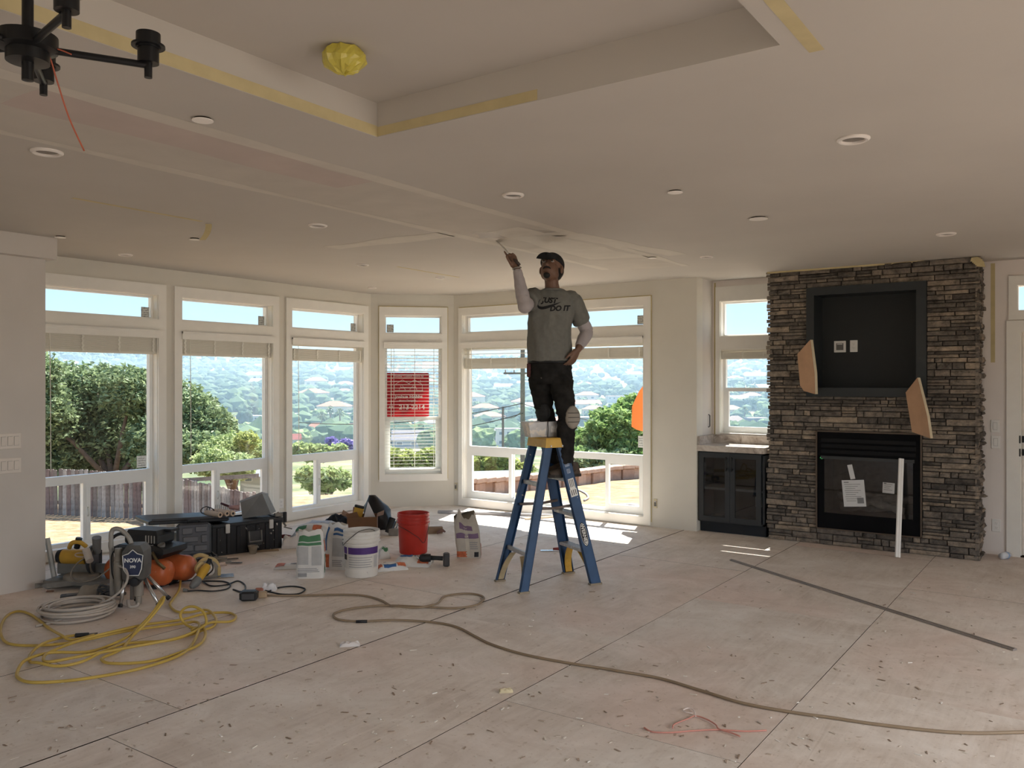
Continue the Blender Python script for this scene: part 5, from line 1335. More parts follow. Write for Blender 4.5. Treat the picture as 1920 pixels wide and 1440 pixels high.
# --- arm sleeves and wristband
SLV = M('arm_sleeve', (.40,.365,.37), .8, var=.06)
sl = MB(); sl.tube([SER*.6+ELR*.4, ELR, ELR+(WRR-ELR)*.06], [.060,.058,.056], 14); blob(sl, ELR, .056, .056, .056, (RIGHT, FWD, UP)); sl.tube([ELR, ELR*.85+WRR*.15, ELR*.62+WRR*.38, ELR*.25+WRR*.75, ELR*.04+WRR*.96], [.051,.053,.052,.041,.034], 14)
link('arm_sleeve', remesh(sl, .007, 4, wr(.004, 18, 18, 8), 'arm_sleeve'), SLV, person)
sl = MB(); sl.tube([SHL*.38+ELL*.62, SHL*.2+ELL*.8, ELL], [.056,.055,.052], 14); sl.tube([ELL, ELL*.85+WRL*.15, ELL*.6+WRL*.4, ELL*.25+WRL*.75, ELL*.12+WRL*.88], [.052,.053,.051,.041,.036], 14)
link('arm_sleeve', remesh(sl, .007, 4, wr(.004, 18, 18, 9), 'arm_sleeve'), SLV, person)
ax_ = (WRR-ELR).normalized(); c_ = WRR-ax_*.004; t1 = ax_.orthogonal().normalized(); t2 = ax_.cross(t1)
part('bracelet', MB().tube([c_+(t1*math.cos(a)+t2*math.sin(a))*.033 for a in (2*math.pi*k/16 for k in range(16))], .006, 6, closed=True), M('bracelet_metal', (.35,.33,.30), .3, .8), person, True)
# --- trousers
Tr = MB()
loftell(Tr, [(1031,672,-.0,.168,.122),(1031,690,-.0,.172,.125),(1031,705,.0,.168,.122),(1031,718,.0,.150,.105)])
Tr.tube([HIPR, (HIPR+KNR)/2, KNR, KNR*.7+ANR*.3, ANR*.85+KNR*.15, ANR+UP*.0], [.098,.086,.070,.070,.062,.060], 16)
Tr.tube([HIPL, (HIPL+KNL)/2, KNL, KNL*.7+ANL*.3, ANL*.85+KNL*.15, ANL+UP*.0], [.098,.086,.070,.070,.064,.062], 16)
JEAN = M('trousers_dark', (.020,.019,.018), .9, var=.35, scale=14, spec=.1, splat='6a655e', splat_amt=.76, splat_scale=34)
tr_o = link('trousers', remesh(Tr, .009, 5, wr(.015, 8, 14, 5), 'trousers'), JEAN, person)
part('belt', MB().tube(ell(J(1031, 679, -.0), .171, .126, 28), .012, 6, closed=True), BLACKM, person, True)
part('tool_pouch', MB().bbox(J(992, 694, -.02), (.035,.07,.115), .008, rotz(YAW)), M('pouch_red', (.075,.022,.022), .7), person)
# --- knee pads
PADM = M('kneepad_tan', (.30,.27,.23), .8, var=.1); PADB = M('kneepad_black', (.018,.018,.018), .7)
def kneepad(c, out, mat, label):
    out = out.normalized(); s = UP.cross(out).normalized(); u = out.cross(s)
    rings = []
    for i in range(1, 7):
        t = i/6*math.pi/2; rings.append([c+s*.060*math.sin(t)*math.cos(a)*(1+.06*math.cos(2*a))+u*.092*math.sin(t)*math.sin(a)+out*(.036*math.cos(t)+.03) for a in (2*math.pi*k/20 for k in range(20))])
    rings.append([c+s*.058*math.cos(a)+u*.088*math.sin(a)+out*.0 for a in (2*math.pi*k/20 for k in range(20))])
    o = part('knee_pad', MB().loft(rings), mat, person, True, label=label)
    for z in (-.035, 0, .035):
        g_ = [c+u*z+s*x+out*(.067*math.sqrt(max(.05, 1-(x/.075)**2-(z/.12)**2))+.0012) for x in (-.05,-.03,-.01,.01,.03,.05)]
        part('groove', MB().tube(g_, .0022, 5), PADB, o)
    part('strap', MB().tube([c-out*.075+s*.07*math.cos(a)*1.0+out*.075*math.sin(a)*1.0-u*.085 for a in (2*math.pi*k/16 for k in range(16))], .012, 6, closed=True), PADB, o, True)
kneepad(KNL+RIGHT*.035-FWD*.02, (RIGHT*.35-FWD*.9), PADM, 'tan hard-shell knee pad')
kneepad(KNR-FWD*.02, (-RIGHT*.6-FWD*.8), PADB, 'black knee pad')
# --- boots on the ladder step
BOOT = M('boot_leather', (.075,.055,.042), .7, var=.25, scale=20); SOLE = M('boot_sole', (.035,.030,.027), .8)
bd = -e_                                     # toes point over the step, across the ladder
stp = LM @ Vector((0, rail_pt(1,1,.84).y, .8435))
for s, an, lab in ((-.062, ANR, 'boot'), (.058, ANL, 'boot')):
    c0 = stp+w_*s+e_*.05; side = w_
    def br_(t, hw, z0, z1): 
        c = c0+bd*t; return [c+side*(-hw)+UP*z0, c+side*(-hw*.9)+UP*(z0+(z1-z0)*.6), c+side*(-hw*.45)+UP*z1, c+side*(hw*.45)+UP*z1, c+side*(hw*.9)+UP*(z0+(z1-z0)*.6), c+side*hw+UP*z0]
    bt = MB().loft([br_(-.085,.026,.02,.060), br_(-.07,.036,.02,.11), br_(-.02,.038,.02,.125), br_(.03,.040,.02,.105), br_(.09,.045,.02,.075), br_(.145,.044,.02,.062), br_(.185,.026,.02,.045)])
    bt.tube([c0+bd*-.028+UP*.07, c0*.35+an*.65+bd*-.010+UP*.02], [.046,.055], 14)
    b_o = part('boot', bt, BOOT, person, 45)
    part('sole', MB().loft([[c0+bd*t+side*hw+UP*z for hw, z in ((-h,.001),(h,.001),(h,.024),(-h,.024))] for t, h in ((-.092,.030),(-.06,.041),(.03,.042),(.10,.048),(.16,.046),(.195,.026))]), SOLE, b_o)
# --- taping knife held against the ceiling
kt = J(935, 457.5, -.02); kt.z = CEIL-.004; kb = J(956, 477, -.155); kh = J(974, 497, -.20)
kd = (kt-kb); wd = (FWD*.92+RIGHT*.25); wd = (wd-kd.normalized()*wd.dot(kd.normalized())).normalized(); kn = kd.normalized().cross(wd)
kn_o = thing('taping_knife', 'wide steel taping knife pressed against the ceiling by the worker', 'knife', kh)
bl = [kb-wd*.020, kb+wd*.020, kt+wd*.075, kt-wd*.075]
part('blade', MB().hexa([p-kn*.0006 for p in bl]+[p+kn*.0006 for p in bl]), M('blade_steel', (.55,.53,.50), .35, .7), kn_o)
part('handle', MB().tube([kh, kh*.6+kb*.4, kb+kd.normalized()*.01], [.012,.014,.009], 10), M('knife_handle', (.05,.035,.03), .5), kn_o, True)
# ------------------------------------------------------------------ clutter on the floor
class Loc:
    def __init__(s, px, py, yaw=0.0, z=0.0):
        s.b = atz(px, py, z); s.x = RIGHT*math.cos(yaw)+FWD*math.sin(yaw); s.y = FWD*math.cos(yaw)-RIGHT*math.sin(yaw); s.R = Matrix((s.x, s.y, UP)).transposed()
    def __call__(s, x, y, z): return s.b+s.x*x+s.y*y+UP*z
    def M(s, p=(0,0,0), x=None, y=None, z=None):
        f = lambda v: None if v is None else s.x*v[0]+s.y*v[1]+UP*v[2]
        return Mx(s(*p), f(x), f(y), f(z))
    def tr(s, mb): mb.v = [s(p.x, p.y, p.z) for p in mb.v]; return mb
def cylm(mb, a, b, r, seg=16, r2=None): return mb.tube([a, b], [r, r if r2 is None else r2], seg)
PLB = M('plastic_black', (.016,.017,.019), .5, var=.2, splat='8f8a82', splat_amt=.77, splat_scale=30)
PLG = M('plastic_grey', (.17,.17,.165), .55, var=.1); PLD = M('plastic_dark_grey', (.055,.057,.062), .55, var=.15)
TYEL = M('tool_yellow', (.55,.32,.04), .45, var=.1); TYD = M('tool_yellow_dusty', (.52,.39,.18), .7, var=.12); CHR = M('chrome', (.55,.54,.53), .25, .85, var=.1)
DUST = M('dusty_metal', (.26,.235,.20), .6, .3, var=.2); ORNG = M('tank_orange', (.48,.115,.035), .42, var=.15, splat='b98a6a', splat_amt=.70, splat_scale=36)
HOSEG = M('hose_grey', (.40,.36,.32), .6, var=.08); BAGW = M('bag_white', (.66,.645,.62), .75, var=.05, scale=14, bmp=.2); BAGT = M('bag_tan', (.50,.46,.40), .8, var=.07, scale=14, bmp=.2)
PGREEN = M('print_green', (.07,.20,.10), .6); PBLUE = M('print_blue', (.04,.12,.30), .6); PORNG = M('print_orange', (.52,.14,.06), .6, var=.3, scale=40); PGREY = M('print_grey_panel', (.44,.44,.44), .7); PPUR = M('print_purple', (.075,.03,.17), .5)
PLINE = M('print_lines', (.30,.30,.31), .7); PWHT = M('print_white', (.75,.75,.73), .7)
# ---- bags of joint compound
def bag(name, label, px, py, w, d, h, yaw, prints, mat=BAGW, seed=0, slump=.0, pinch=.45, lean=0.0, cat='bag', topn=.05):
    L = Loc(px, py, yaw); rnd = random.Random(seed); root = thing(name, label, cat, L.b)
    def S(a, t, off=0.0):
        p = 5.0-3.2*t**3; ca, sa = math.cos(a), math.sin(a); r = 1/((abs(ca)**p+abs(sa)**p)**(1/p))
        k = 1+.05*math.sin(t*math.pi); kw = k*(1-.10*t**4); kd = k*(1-pinch*sst((t-.72)/.28))
        n_ = noise.noise(Vector((ca*2.2+seed, sa*2.2, t*4)))*.055+noise.noise(Vector((ca*6+seed, sa*6, t*9)))*.028
        x = w/2*r*ca*kw*(1+n_)+off*ca*1.0; y = d/2*r*sa*kd*(1+n_)+off*sa
        z = h*t*(1+topn*t**3*noise.noise(Vector((ca*1.6+seed, sa*1.6, 5)))*2)
        return L(x+lean*t*t+slump*t*t*sa*.0, y+slump*t**2, z)
    NA_, NT = 36, 18
    rings = [[S(2*math.pi*k/NA_, i/NT) for k in range(NA_)] for i in range(NT+1)]
    part('sack', MB().loft(rings), mat, root, 60)
    for (a0, a1, t0, t1, m, nm) in prints:
        n, q = max(4, int(abs(a1-a0)*14)), max(3, int((t1-t0)*20)); mb = MB()
        mb.v = [S(a0+(a1-a0)*i/n, t0+(t1-t0)*j/q, .0025) for j in range(q+1) for i in range(n+1)]
        mb.f = [(j*(n+1)+i, j*(n+1)+i+1, (j+1)*(n+1)+i+1, (j+1)*(n+1)+i) for j in range(q) for i in range(n)]
        me = mb.mesh(nm, True); link(nm, me, m, root)
    return root
def lines(a0, a1, t0, t1, n, m=PLINE):
    dt = (t1-t0)/n; return [(a0, a1-(a1-a0)*.12*((k*7) % 3)/2, t0+dt*k, t0+dt*(k+.42), m, 'print_line') for k in range(n)]
q_ = math.pi
bag('compound_bag', 'white plaster bag with green heading standing left of the white bucket', 583, 1082, .215, .115, .385, .10,
    [(-2.42,-.80,.78,.90, PGREEN,'print_band'), (-2.42,-.80,.70,.76, PGREEN,'print_band'), (-2.42,-1.68,.30,.68, PGREY,'print_panel'), (-1.45,-.85,.28,.68, PGREY,'print_panel'), (-.42,.02,.55,.80, PORNG,'print_patch'), (-.42,-.02,.10,.50, PGREEN,'print_band'), (-2.35,-1.8,.04,.12, PLINE,'print_patch')]+lines(-2.35,-.95,.14,.24,3), seed=1)
bag('compound_bag', 'white plaster bag with blue heading standing behind the white bucket', 633, 1066, .19, .11, .385, -.25,
    [(-2.55,-2.25,.42,.92, PBLUE,'print_band'), (-1.75,-.9,.84,.90, PBLUE,'print_band'), (-1.75,-.9,.76,.80, PBLUE,'print_band'), (-1.8,-.85,.30,.70, PGREY,'print_panel'), (-2.55,-2.05,.05,.34, PORNG,'print_patch')]+lines(-1.8,-.95,.08,.24,4), seed=2, lean=.01)
bag('compound_bag', 'tan folded-top plaster bag with purple print standing between red bucket and ladder', 879, 1044, .215, .13, .375, .05,
    [(-2.4,-.75,.48,.60, PPUR if False else M('print_mauve', (.20,.13,.22), .7), 'print_band'), (-2.1,-1.1,.68,.80, M('print_mauve'), 'print_band'), (-2.5,-1.7,.03,.17, PORNG,'print_patch'), (-1.15,-.85,.03,.15, M('logo_black'), 'print_patch'), (-.5,.1,.05,.34, PORNG,'print_patch'), (-1.78,-1.5,.05,.75, M('print_pale', (.58,.54,.46), .8), 'print_band')]+lines(-1.45,-.9,.22,.42,4), BAGT, 3, pinch=.75, lean=-.045, topn=.16)
def flatbag(name, label, px, py, w, d, h, yaw, mat=BAGW, seed=0, prints=(), z=0.0, cat='bag', rough=.10):
    L = Loc(px, py, yaw, z); root = thing(name, label, cat, L.b)
    def S(u, v, top):       # u,v in -1..1
        e = (1-abs(u)**4)*(1-abs(v)**4); n_ = noise.noise(Vector((u*1.8+seed, v*1.8, seed)))*.5+noise.noise(Vector((u*5, v*5+seed, 2)))*.22
        zz = h*(.25+.75*max(0, e)**.5)*(1+rough*3*n_) if top else 0.0
        return L(u*w/2*(1+.06*n_), v*d/2*(1+.06*n_), max(.002, zz) if top else .001)
    N = 14; mb = MB(); mb.v = [S(-1+2*i/N, -1+2*j/N, True) for j in range(N+1) for i in range(N+1)]
    mb.f = [(j*(N+1)+i, j*(N+1)+i+1, (j+1)*(N+1)+i+1, (j+1)*(N+1)+i) for j in range(N) for i in range(N)]
    rim = [(-1+2*i/N, -1) for i in range(N)]+[(1, -1+2*i/N) for i in range(N)]+[(1-2*i/N, 1) for i in range(N)]+[(-1, 1-2*i/N) for i in range(N)]
    top = [S(u, v, True) for u, v in rim]; bot = [S(u, v, False) for u, v in rim]; n = len(rim); mb.add(top+bot, [(i, (i+1) % n, n+(i+1) % n, n+i) for i in range(n)]+[tuple(range(n, 2*n))])
    part('sack', mb, mat, root, 50)
    for (u0, u1, v0, v1, m) in prints:
        k = 6; pm = MB(); pm.v = [S(u0+(u1-u0)*i/k, v0+(v1-v0)*j/k, True)+UP*.003 for j in range(k+1) for i in range(k+1)]; pm.f = [(j*(k+1)+i, j*(k+1)+i+1, (j+1)*(k+1)+i+1, (j+1)*(k+1)+i) for j in range(k) for i in range(k)]
        part('print_patch', pm, m, root, True)
    return root
flatbag('compound_bag', 'full white plaster bag lying on another bag, green label on its side', 600, 1003, .42, .28, .13, -.35, BAGW, 4, [(-.95,-.35,-.98,-.80, PGREEN), (.0,.45,-.98,-.78, PORNG), (-.5,.6,-.3,.5, M('print_bluegrey', (.45,.50,.58), .7))], z=.085)
flatbag('compound_bag', 'lower white plaster bag lying under the green-labelled bag', 585, 1016, .44, .30, .085, -.30, BAGW, 5, [(-.3,.5,-.2,.5, M('print_bluegrey')), (.2,.9,-.98,-.7, PORNG)])
flatbag('plastic_bag', 'crumpled thin white plastic bag beside the black tool chest', 549, 1026, .20, .15, .11, .2, M('plastic_film', (.68,.64,.62), .3, var=.1), 6, [(-.3,.3,-.5,.2, M('print_bluegrey'))], rough=.28)
flatbag('empty_bag', 'flattened plaster bag with orange corner beside the green-headed bag', 545, 1064, .26, .16, .03, .1, BAGW, 7, [(-.95,-.35,-.8,.6, PORNG), (0,.8,-.3,.4, PLINE)], rough=.2)
flatbag('empty_bag', 'empty white plaster bag with orange corner lying right of the white bucket', 735, 1068, .26, .12, .055, .35, BAGW, 8, [(.3,.85,-.9,.3, PORNG), (-.6,.2,-.95,-.4, PBLUE), (-.98,-.7,-.9,.5, PORNG)], rough=.2)
flatbag('empty_bag', 'crumpled white bag with blue print under the black cordless tool', 775, 1058, .32, .24, .06, -.1, BAGW, 9, [(-.8,-.1,.2,.7, PBLUE), (.35,.95,-.9,-.4, PORNG), (.0,.5,.3,.7, PBLUE)], rough=.32)
flatbag('empty_bag', 'curled bag end with green print between white and red bucket', 720, 1046, .10, .12, .09, .3, BAGW, 10, [(-.5,.6,-.8,-.3, PGREEN)], rough=.2)
# ---- buckets
def bucket(name, label, px, py, r0, r1, h, mat, seed, rot=0):
    L = Loc(px, py); root = thing(name, label, 'bucket', L.b); Mt = Matrix.Translation(L.b)
    prof = [(r0*.96,.002),(r0,.012),(r0+(r1-r0)*.74,h*.74),(r1+.002,h*.755),(r1+.010,h*.76),(r1+.010,h*.775),(r1+.001,h*.78),(r1+.001,h*.83),(r1+.008,h*.835),(r1+.008,h*.85),(r1+.001,h*.855),(r1+.001,h*.91),(r1+.007,h*.915),(r1+.007,h*.93),(r1+.002,h*.935),(r1+.004,h*.985),(r1+.004,h),(r1-.003,h),(r1-.006,h*.9),(r0-.004,.02),(.001,.018)]
    part('shell', MB().lathe(prof, 48, Mt, cap=True), mat, root, 35); return L, root
WB = M('bucket_white', (.70,.675,.63), .5, var=.05, splat='8f877c', splat_amt=.72, splat_scale=30); RB = M('bucket_red', (.50,.035,.022), .42, var=.1, splat='d8b0a4', splat_amt=.72, splat_scale=20)
L, wb = bucket('compound_bucket', 'white compound bucket with purple label and wire handle', 678, 1078, .134, .146, .375, WB, 1)
def band(L, root, r0, r1, h, a0, a1, z0, z1, m, nm, off=.0012):
    n = max(3, int((a1-a0)*12)); mb = MB()
    for j in range(2):
        z = (z0, z1)[j]; r = r0+(r1-r0)*z/h+off
        mb.v += [L(r*math.cos(a0+(a1-a0)*i/n), r*math.sin(a0+(a1-a0)*i/n), z) for i in range(n+1)]
    mb.f = [(i, i+1, n+2+i, n+1+i) for i in range(n)]; return part(nm, mb, m, root, True)
lab = band(L, wb, .134, .146, .375, -2.85, -.25, .075, .265, M('label_cream', (.60,.58,.54), .6), 'label')
band(L, lab, .134, .146, .375, -2.25, -.25, .195, .25, PPUR, 'label_band', .0020); band(L, lab, .134, .146, .375, -2.85, -2.35, .195, .25, PPUR, 'label_band', .0020)
band(L, lab, .134, .146, .375, -2.75, -2.38, .145, .19, M('logo_black'), 'pictogram', .0020)
for k in range(5): band(L, lab, .134, .146, .375, -2.2, -.75-.1*(k % 2), .09+.019*k, .096+.019*k, PLINE, 'label_line', .0020)
band(L, lab, .134, .146, .375, -.62, -.30, .085, .18, PGREY, 'label_panel', .0020)
hp_ = [L(-.152,-.02,.30), L(-.148,-.05,.255), L(-.10,-.14,.275), L(-.02,-.16,.345), L(.0,-.06,.382), L(.06,.06,.383), L(.12,.10,.375), L(.152,.02,.30)]
part('wire_handle', MB().tube(crom([L(-.152,-.01,.30), L(-.140,-.075,.262), L(-.10,-.13,.30), L(-.04,-.152,.352), L(.02,-.148,.392), L(.10,-.06,.388), L(.15,.02,.31)], 6), .0028, 6), M('wire_dark', (.07,.065,.06), .4, .7), wb, True)
L, rb = bucket('red_bucket', 'red plastic bucket flecked with plaster', 775, 1036, .130, .145, .375, RB, 2)
part('wire_handle', MB().tube(crom([L(-.150,-.0,.30), L(-.13,-.09,.27), L(-.04,-.155,.235), L(.06,-.148,.17), L(.115,-.10,.115), L(.152,-.0,.29)], 6), .0026, 6), M('wire_dark'), rb, True)
# ---- black cordless tool lying behind the bags
L = Loc(812, 1062, .10); t_ = thing('cordless_tool', 'black cordless tool lying on the crumpled bags by the red bucket', 'tool', L.b)
part('body', MB().tube([L(-.115,0,.075), L(-.09,0,.075), L(-.02,0,.075)], [.026,.036,.034], 14), PLB, t_, 40)
part('grip', MB().tube([L(-.03,0,.075), L(.03,0,.072), L(.085,0,.068)], [.022,.019,.020], 12), PLB, t_, True)
part('battery', MB().bbox(L(.115,0,.058), (.055,.075,.115), .010, L.R), PLD, t_)
part('tip', MB().tube([L(-.115,0,.075), L(-.14,0,.075)], [.014,.010], 10), CHR, t_, True)
# ---- cardboard box full of oddments, black bin bag
CARD = M('cardboard', (.20,.105,.055), .85, var=.1, bmp=.1)
L = Loc(680, 1002, .12); bx_ = thing('cardboard_box', 'open brown cardboard box with flaps, holding papers and a sponge', 'box', L.b)
w, d, h = .30, .24, .20; mb = MB()
for c, s in (((0,-d/2,h/2),(w,.005,h)), ((0,d/2,h/2),(w,.005,h)), ((-w/2,0,h/2),(.005,d,h)), ((w/2,0,h/2),(.005,d,h)), ((0,0,.004),(w,d,.006))): mb.box(L(*c), s, L.R)
part('carton', mb, CARD, bx_)
for pts in (((-w/2,-d/2,h),(-.03,-d/2,h),(-.05,-d/2-.02,h+.055),(-w/2-.015,-d/2-.02,h+.035)), ((w/2,-d/2,h),(w/2,d/2,h),(w/2+.07,d/2,h+.03),(w/2+.07,-d/2,h+.02)), ((-w/2,d/2,h),(-w/2,-d/2,h),(-w/2-.06,-d/2,h+.03),(-w/2-.06,d/2,h+.04))):
    a = [L(*p) for p in pts]; part('flap', MB().add(a+[p+UP*.004 for p in a], [(0,1,2,3),(7,6,5,4),(0,1,5,4),(1,2,6,5),(2,3,7,6),(3,0,4,7)]), CARD, bx_)
Ls = L; s_ = thing('sponge', 'yellow sponge with black backing sticking out of the cardboard box', 'sponge', L(-.05,.0,.17)); Rr = L.R @ Matrix.Rotation(.25, 3, 'Y')
part('foam', MB().bbox(L(-.045,.0,.235), (.10,.045,.10), .008, Rr), TYEL, s_); part('backing', MB().bbox(L(-.033,.0,.292), (.102,.047,.026), .006, Rr), PLB, s_)
a = [L(.01,-.02,.17), L(.14,-.02,.17), L(.055,.0,.345)]; solo('folded_paper', MB().add(a+[p+L.y*.004 for p in a]+[L(.07,.02,.19)], [(0,1,2),(5,4,3),(0,1,4,3),(1,2,5,4),(2,0,3,5),(0,1,6),(1,2,6)]), M('paper_white', (.72,.72,.74), .8, var=.06), 'white folded paper standing in the cardboard box', 'paper')
solo('screwdriver', MB().tube([L(-.10,.02,.16), L(-.085,.02,.285)], [.012,.014], 8), M('handle_red', (.20,.03,.03), .5), 'dark red tool handle poking out of the cardboard box', 'tool', smooth=True)
BB = M('binbag_black', (.008,.008,.009), .35, var=.2)
L = Loc(715, 990, 0); mb = MB(); R_ = []
for i in range(10):
    t = i/9; R_.append([L((.15*(1-t**2.2*.9)+.02)*math.cos(a)*(1+.25*noise.noise(Vector((math.cos(a)*2, math.sin(a)*2, t*4))))-.10*t, .13*(1-t**2*.8)*math.sin(a)*(1+.25*noise.noise(Vector((math.cos(a)*2, math.sin(a)*2, t*4)))), .36*t) for a in (2*math.pi*k/24 for k in range(24))])
solo('bin_bag', mb.loft(R_), BB, 'black plastic bin bag slumped behind the cardboard box', 'bag', smooth=60)
L = Loc(722, 1002, .9); mb = MB(); rt = thing('paint_gun', 'black and chrome tool standing against the bin bag', 'tool', L.b)
part('body', MB().tube([L(-.02,-.06,.03), L(.05,-.06,.17)], [.030,.036], 10), PLB, rt, 40); part('chrome_bar', MB().tube([L(.02,-.10,.03), L(.09,-.10,.16)], .012, 8), CHR, rt, True)
GARM = M('black_cloth', (.018,.019,.024), .85, var=.2)
flatbag('cloth_bundle', 'dark cloth bundle lying behind the green-labelled plaster bag', 632, 988, .28, .20, .12, .1, GARM, 12, rough=.25)
flatbag('rag', 'grey rag lying before the cardboard box', 655, 1010, .16, .12, .06, .2, M('rag_grey', (.20,.165,.14), .9), 13, rough=.3)
solo('tape_roll', MB().lathe([(.055,-.02),(.055,.02),(.03,.02),(.03,-.02),(.055,-.02)], 24, Loc(634, 1018).M((0,0,.056), x=(1,0,0), y=(0,0,1)), cap=False), M('rag_grey'), 'grey tape roll standing before the cardboard box', 'tape', smooth=40)
for i, (px, py, yaw, lab) in enumerate(((815, 1000, .15, 'brown wood offcut with a broken end behind the red bucket'), (738, 1004, .05, 'grey block offcut between bin bag and red bucket'))):
    L = Loc(px, py, yaw); mb = MB().bbox(L(0,0,.035), (.17 if i == 0 else .10,.06,.07), .006, L.R)
    solo('wood_offcut', mb, M('offcut_%d' % i, ((.27,.19,.13), (.26,.25,.23))[i], .85, var=.2), lab, 'wood')
L = Loc(828, 1003, .2); solo('scraper', MB().tube([L(-.05,0,.02), L(.01,0,.05), L(.04,0,.03)], [.012,.02,.008], 8), M('scraper_brown', (.17,.09,.07), .6), 'small brown scraper end lying by the wood offcut', 'tool', smooth=True)
# ---- long bars on the floor
def bar(px0, py0, px1, py1, w, h, mat, label, cat='bar', name='straightedge'):
    a, b = atz(px0, py0), atz(px1, py1); d = (b-a).normalized(); s = d.cross(UP); mb = MB()
    a = a+UP*.001; b = b+UP*.001
    mb.hexa([a-s*w, b-s*w, b+s*w, a+s*w, a-s*w+UP*h, b-s*w+UP*h, b+s*w+UP*h, a+s*w+UP*h]).hexa([a-s*w*.25+UP*h, b-s*w*.25+UP*h, b+s*w*.25+UP*h, a+s*w*.25+UP*h, a-s*w*.25+UP*(h+.004), b-s*w*.25+UP*(h+.004), b+s*w*.25+UP*(h+.004), a+s*w*.25+UP*(h+.004)])
    solo(name, mb, mat, label, cat)
ALB = M('bar_aluminium', (.30,.27,.25), .5, .3, var=.1)
bar(1371, 1051, 1903, 1220, .017, .010, ALB, 'very long dusty aluminium straightedge lying before the fireplace')
bar(822, 962, 1058, 970, .03, .030, M('bar_grey', (.34,.34,.36), .5, .3), 'grey metal channel lying along the wall under the wide window')
bar(985, 975, 1065, 968, .02, .02, M('lath_pale', (.55,.48,.38), .7), 'pale wooden lath lying under the wide window behind the ladder', 'lath', 'wood_lath')
L = Loc(1035, 1033, .05); t_ = thing('putty_knife', 'putty knife with brown handle lying between the ladder legs', 'knife', L.b)
part('blade', MB().box(L(-.05,0,.006), (.12,.05,.003), L.R), CHR, t_); part('handle', MB().tube([L(.01,0,.02), L(.09,0,.02)], [.010,.016], 8), M('handle_red'), t_, True)
# ---- black tool chest
L = Loc(464, 1035, .68); SPL = M('chest_black', (.014,.014,.016), .55, var=.3, splat='c4bfb6', splat_amt=.70, splat_scale=24)
CHW, CHD, CHH = .66, .42, .29
ch_ = thing('tool_chest', 'large black tool chest spattered with white plaster, lid open', 'tool chest', L.b)
xo = 0.0
mb = MB()
for c, s in (((xo,0,CHH/2),(CHW,.02,CHH)), ((xo,CHD,CHH/2),(CHW,.02,CHH)), ((xo-CHW/2,CHD/2,CHH/2),(.02,CHD,CHH)), ((xo+CHW/2,CHD/2,CHH/2),(.02,CHD,CHH)), ((xo,CHD/2,.01),(CHW,CHD,.02))): mb.box(L(*c), s, L.R)
part('body', mb, SPL, ch_)
for k in range(7): part('rib', MB().bbox(L(xo-CHW*.42+CHW*.14*k, -.014, CHH*.46), (.035,.014,CHH*.84), .004, L.R), SPL, ch_)
part('top_rim', MB().bbox(L(xo,-.016,CHH-.012), (CHW+.02,.03,.030), .005, L.R), PLB, ch_)
for x in (xo-.20, xo+.22):
    part('latch', MB().bbox(L(x,-.034,CHH-.045), (.040,.014,.085), .004, L.R), M('latch_pale', (.50,.49,.46), .5, var=.2), ch_)
part('handle_recess', MB().bbox(L(xo+.06,-.030,.13), (.14,.012,.14), .004, L.R), PLD, ch_)
part('handle', MB().tube([L(xo,-.034,.20), L(xo,-.05,.10), L(xo+.12,-.05,.10), L(xo+.12,-.034,.20)], .010, 8), PLG, ch_, True)
ld_ = part('lid', MB().bbox(L(xo-.50,CHD*.5+.10,CHH+.040), (.72,CHD+.02,.035), .008, L.R @ Matrix.Rotation(.05, 3, 'Y')), PLB, ch_)
part('lid_rib', MB().bbox(L(xo-.50,CHD*.5-.10,CHH+.064), (.66,.03,.022), .004, L.R @ Matrix.Rotation(.05, 3, 'Y')), PLD, ld_)
part('inner_tray', MB().bbox(L(xo+.10,CHD*.5,CHH-.03), (.58,CHD-.04,.04), .006, L.R), PLD, ch_)
# on the chest: texture hopper, rollers, small tools
H0 = L(xo+.16, .18, CHH-.008); hp2 = thing('texture_hopper', 'grey plastic texture hopper tipped on the tool chest', 'hopper', H0)
hr_ = lambda k, z, dx: [H0+RIGHT*(x*k+dx)+FWD*(y*k)+UP*z for x, y in ((-.115,-.10),(.115,-.10),(.115,.10),(-.115,.10))]
P = [atd(*q) for q in ((438,938,7.75),(475,925,7.8),(497,963,7.95),(443,976,7.72),(452,930,8.0),(478,925,8.02))]
hm_ = MB(); tipx = H0
A_ = [H0+RIGHT*-.15+UP*.16-FWD*.02, H0+RIGHT*.035+UP*.235+FWD*.06, H0+RIGHT*.045+UP*.20+FWD*.22, H0+RIGHT*-.13+UP*.13+FWD*.16]
Bt = [H0+RIGHT*-.12+UP*.002-FWD*.05, H0+RIGHT*.15+UP*.040-FWD*.03, H0+RIGHT*.15+UP*.040+FWD*.14, H0+RIGHT*-.12+UP*.002+FWD*.14]
part('hopper_shell', MB().loft([Bt, A_]), PLG, hp2)
part('rim', MB().tube(A_, .010, 6, closed=True), M('plastic_grey_light', (.25,.26,.27), .5), hp2)
RC = M('roller_nap', (.52,.40,.30), .9, var=.08)
g0 = L(xo-.30, .12, CHH+.085)
for k, (dx, dz) in enumerate(((0,0),(.050,.006),(.092,.0))):
    c = g0+RIGHT*(dx+.02)+FWD*(.04*k)+UP*dz; ax = (RIGHT*.75-FWD*.55).normalized(); o = thing('roller_cover', ('near tan paint roller cover lying on the chest lid', 'middle tan paint roller cover lying on the chest lid', 'far tan paint roller cover lying next to the hopper')[k], 'paint roller', c-UP*.026)
    part('nap', MB().tube([c-ax*.11, c+ax*.11], .026, 18), RC, o, 40); part('core_end', MB().tube([c+ax*.110, c+ax*.1115], .012, 12), M('logo_black'), o)
c = g0+RIGHT*.10+UP*.025+FWD*.12
t_ = thing('caulking_tool', 'dark red hand tool lying between the rollers and hopper', 'tool', c)
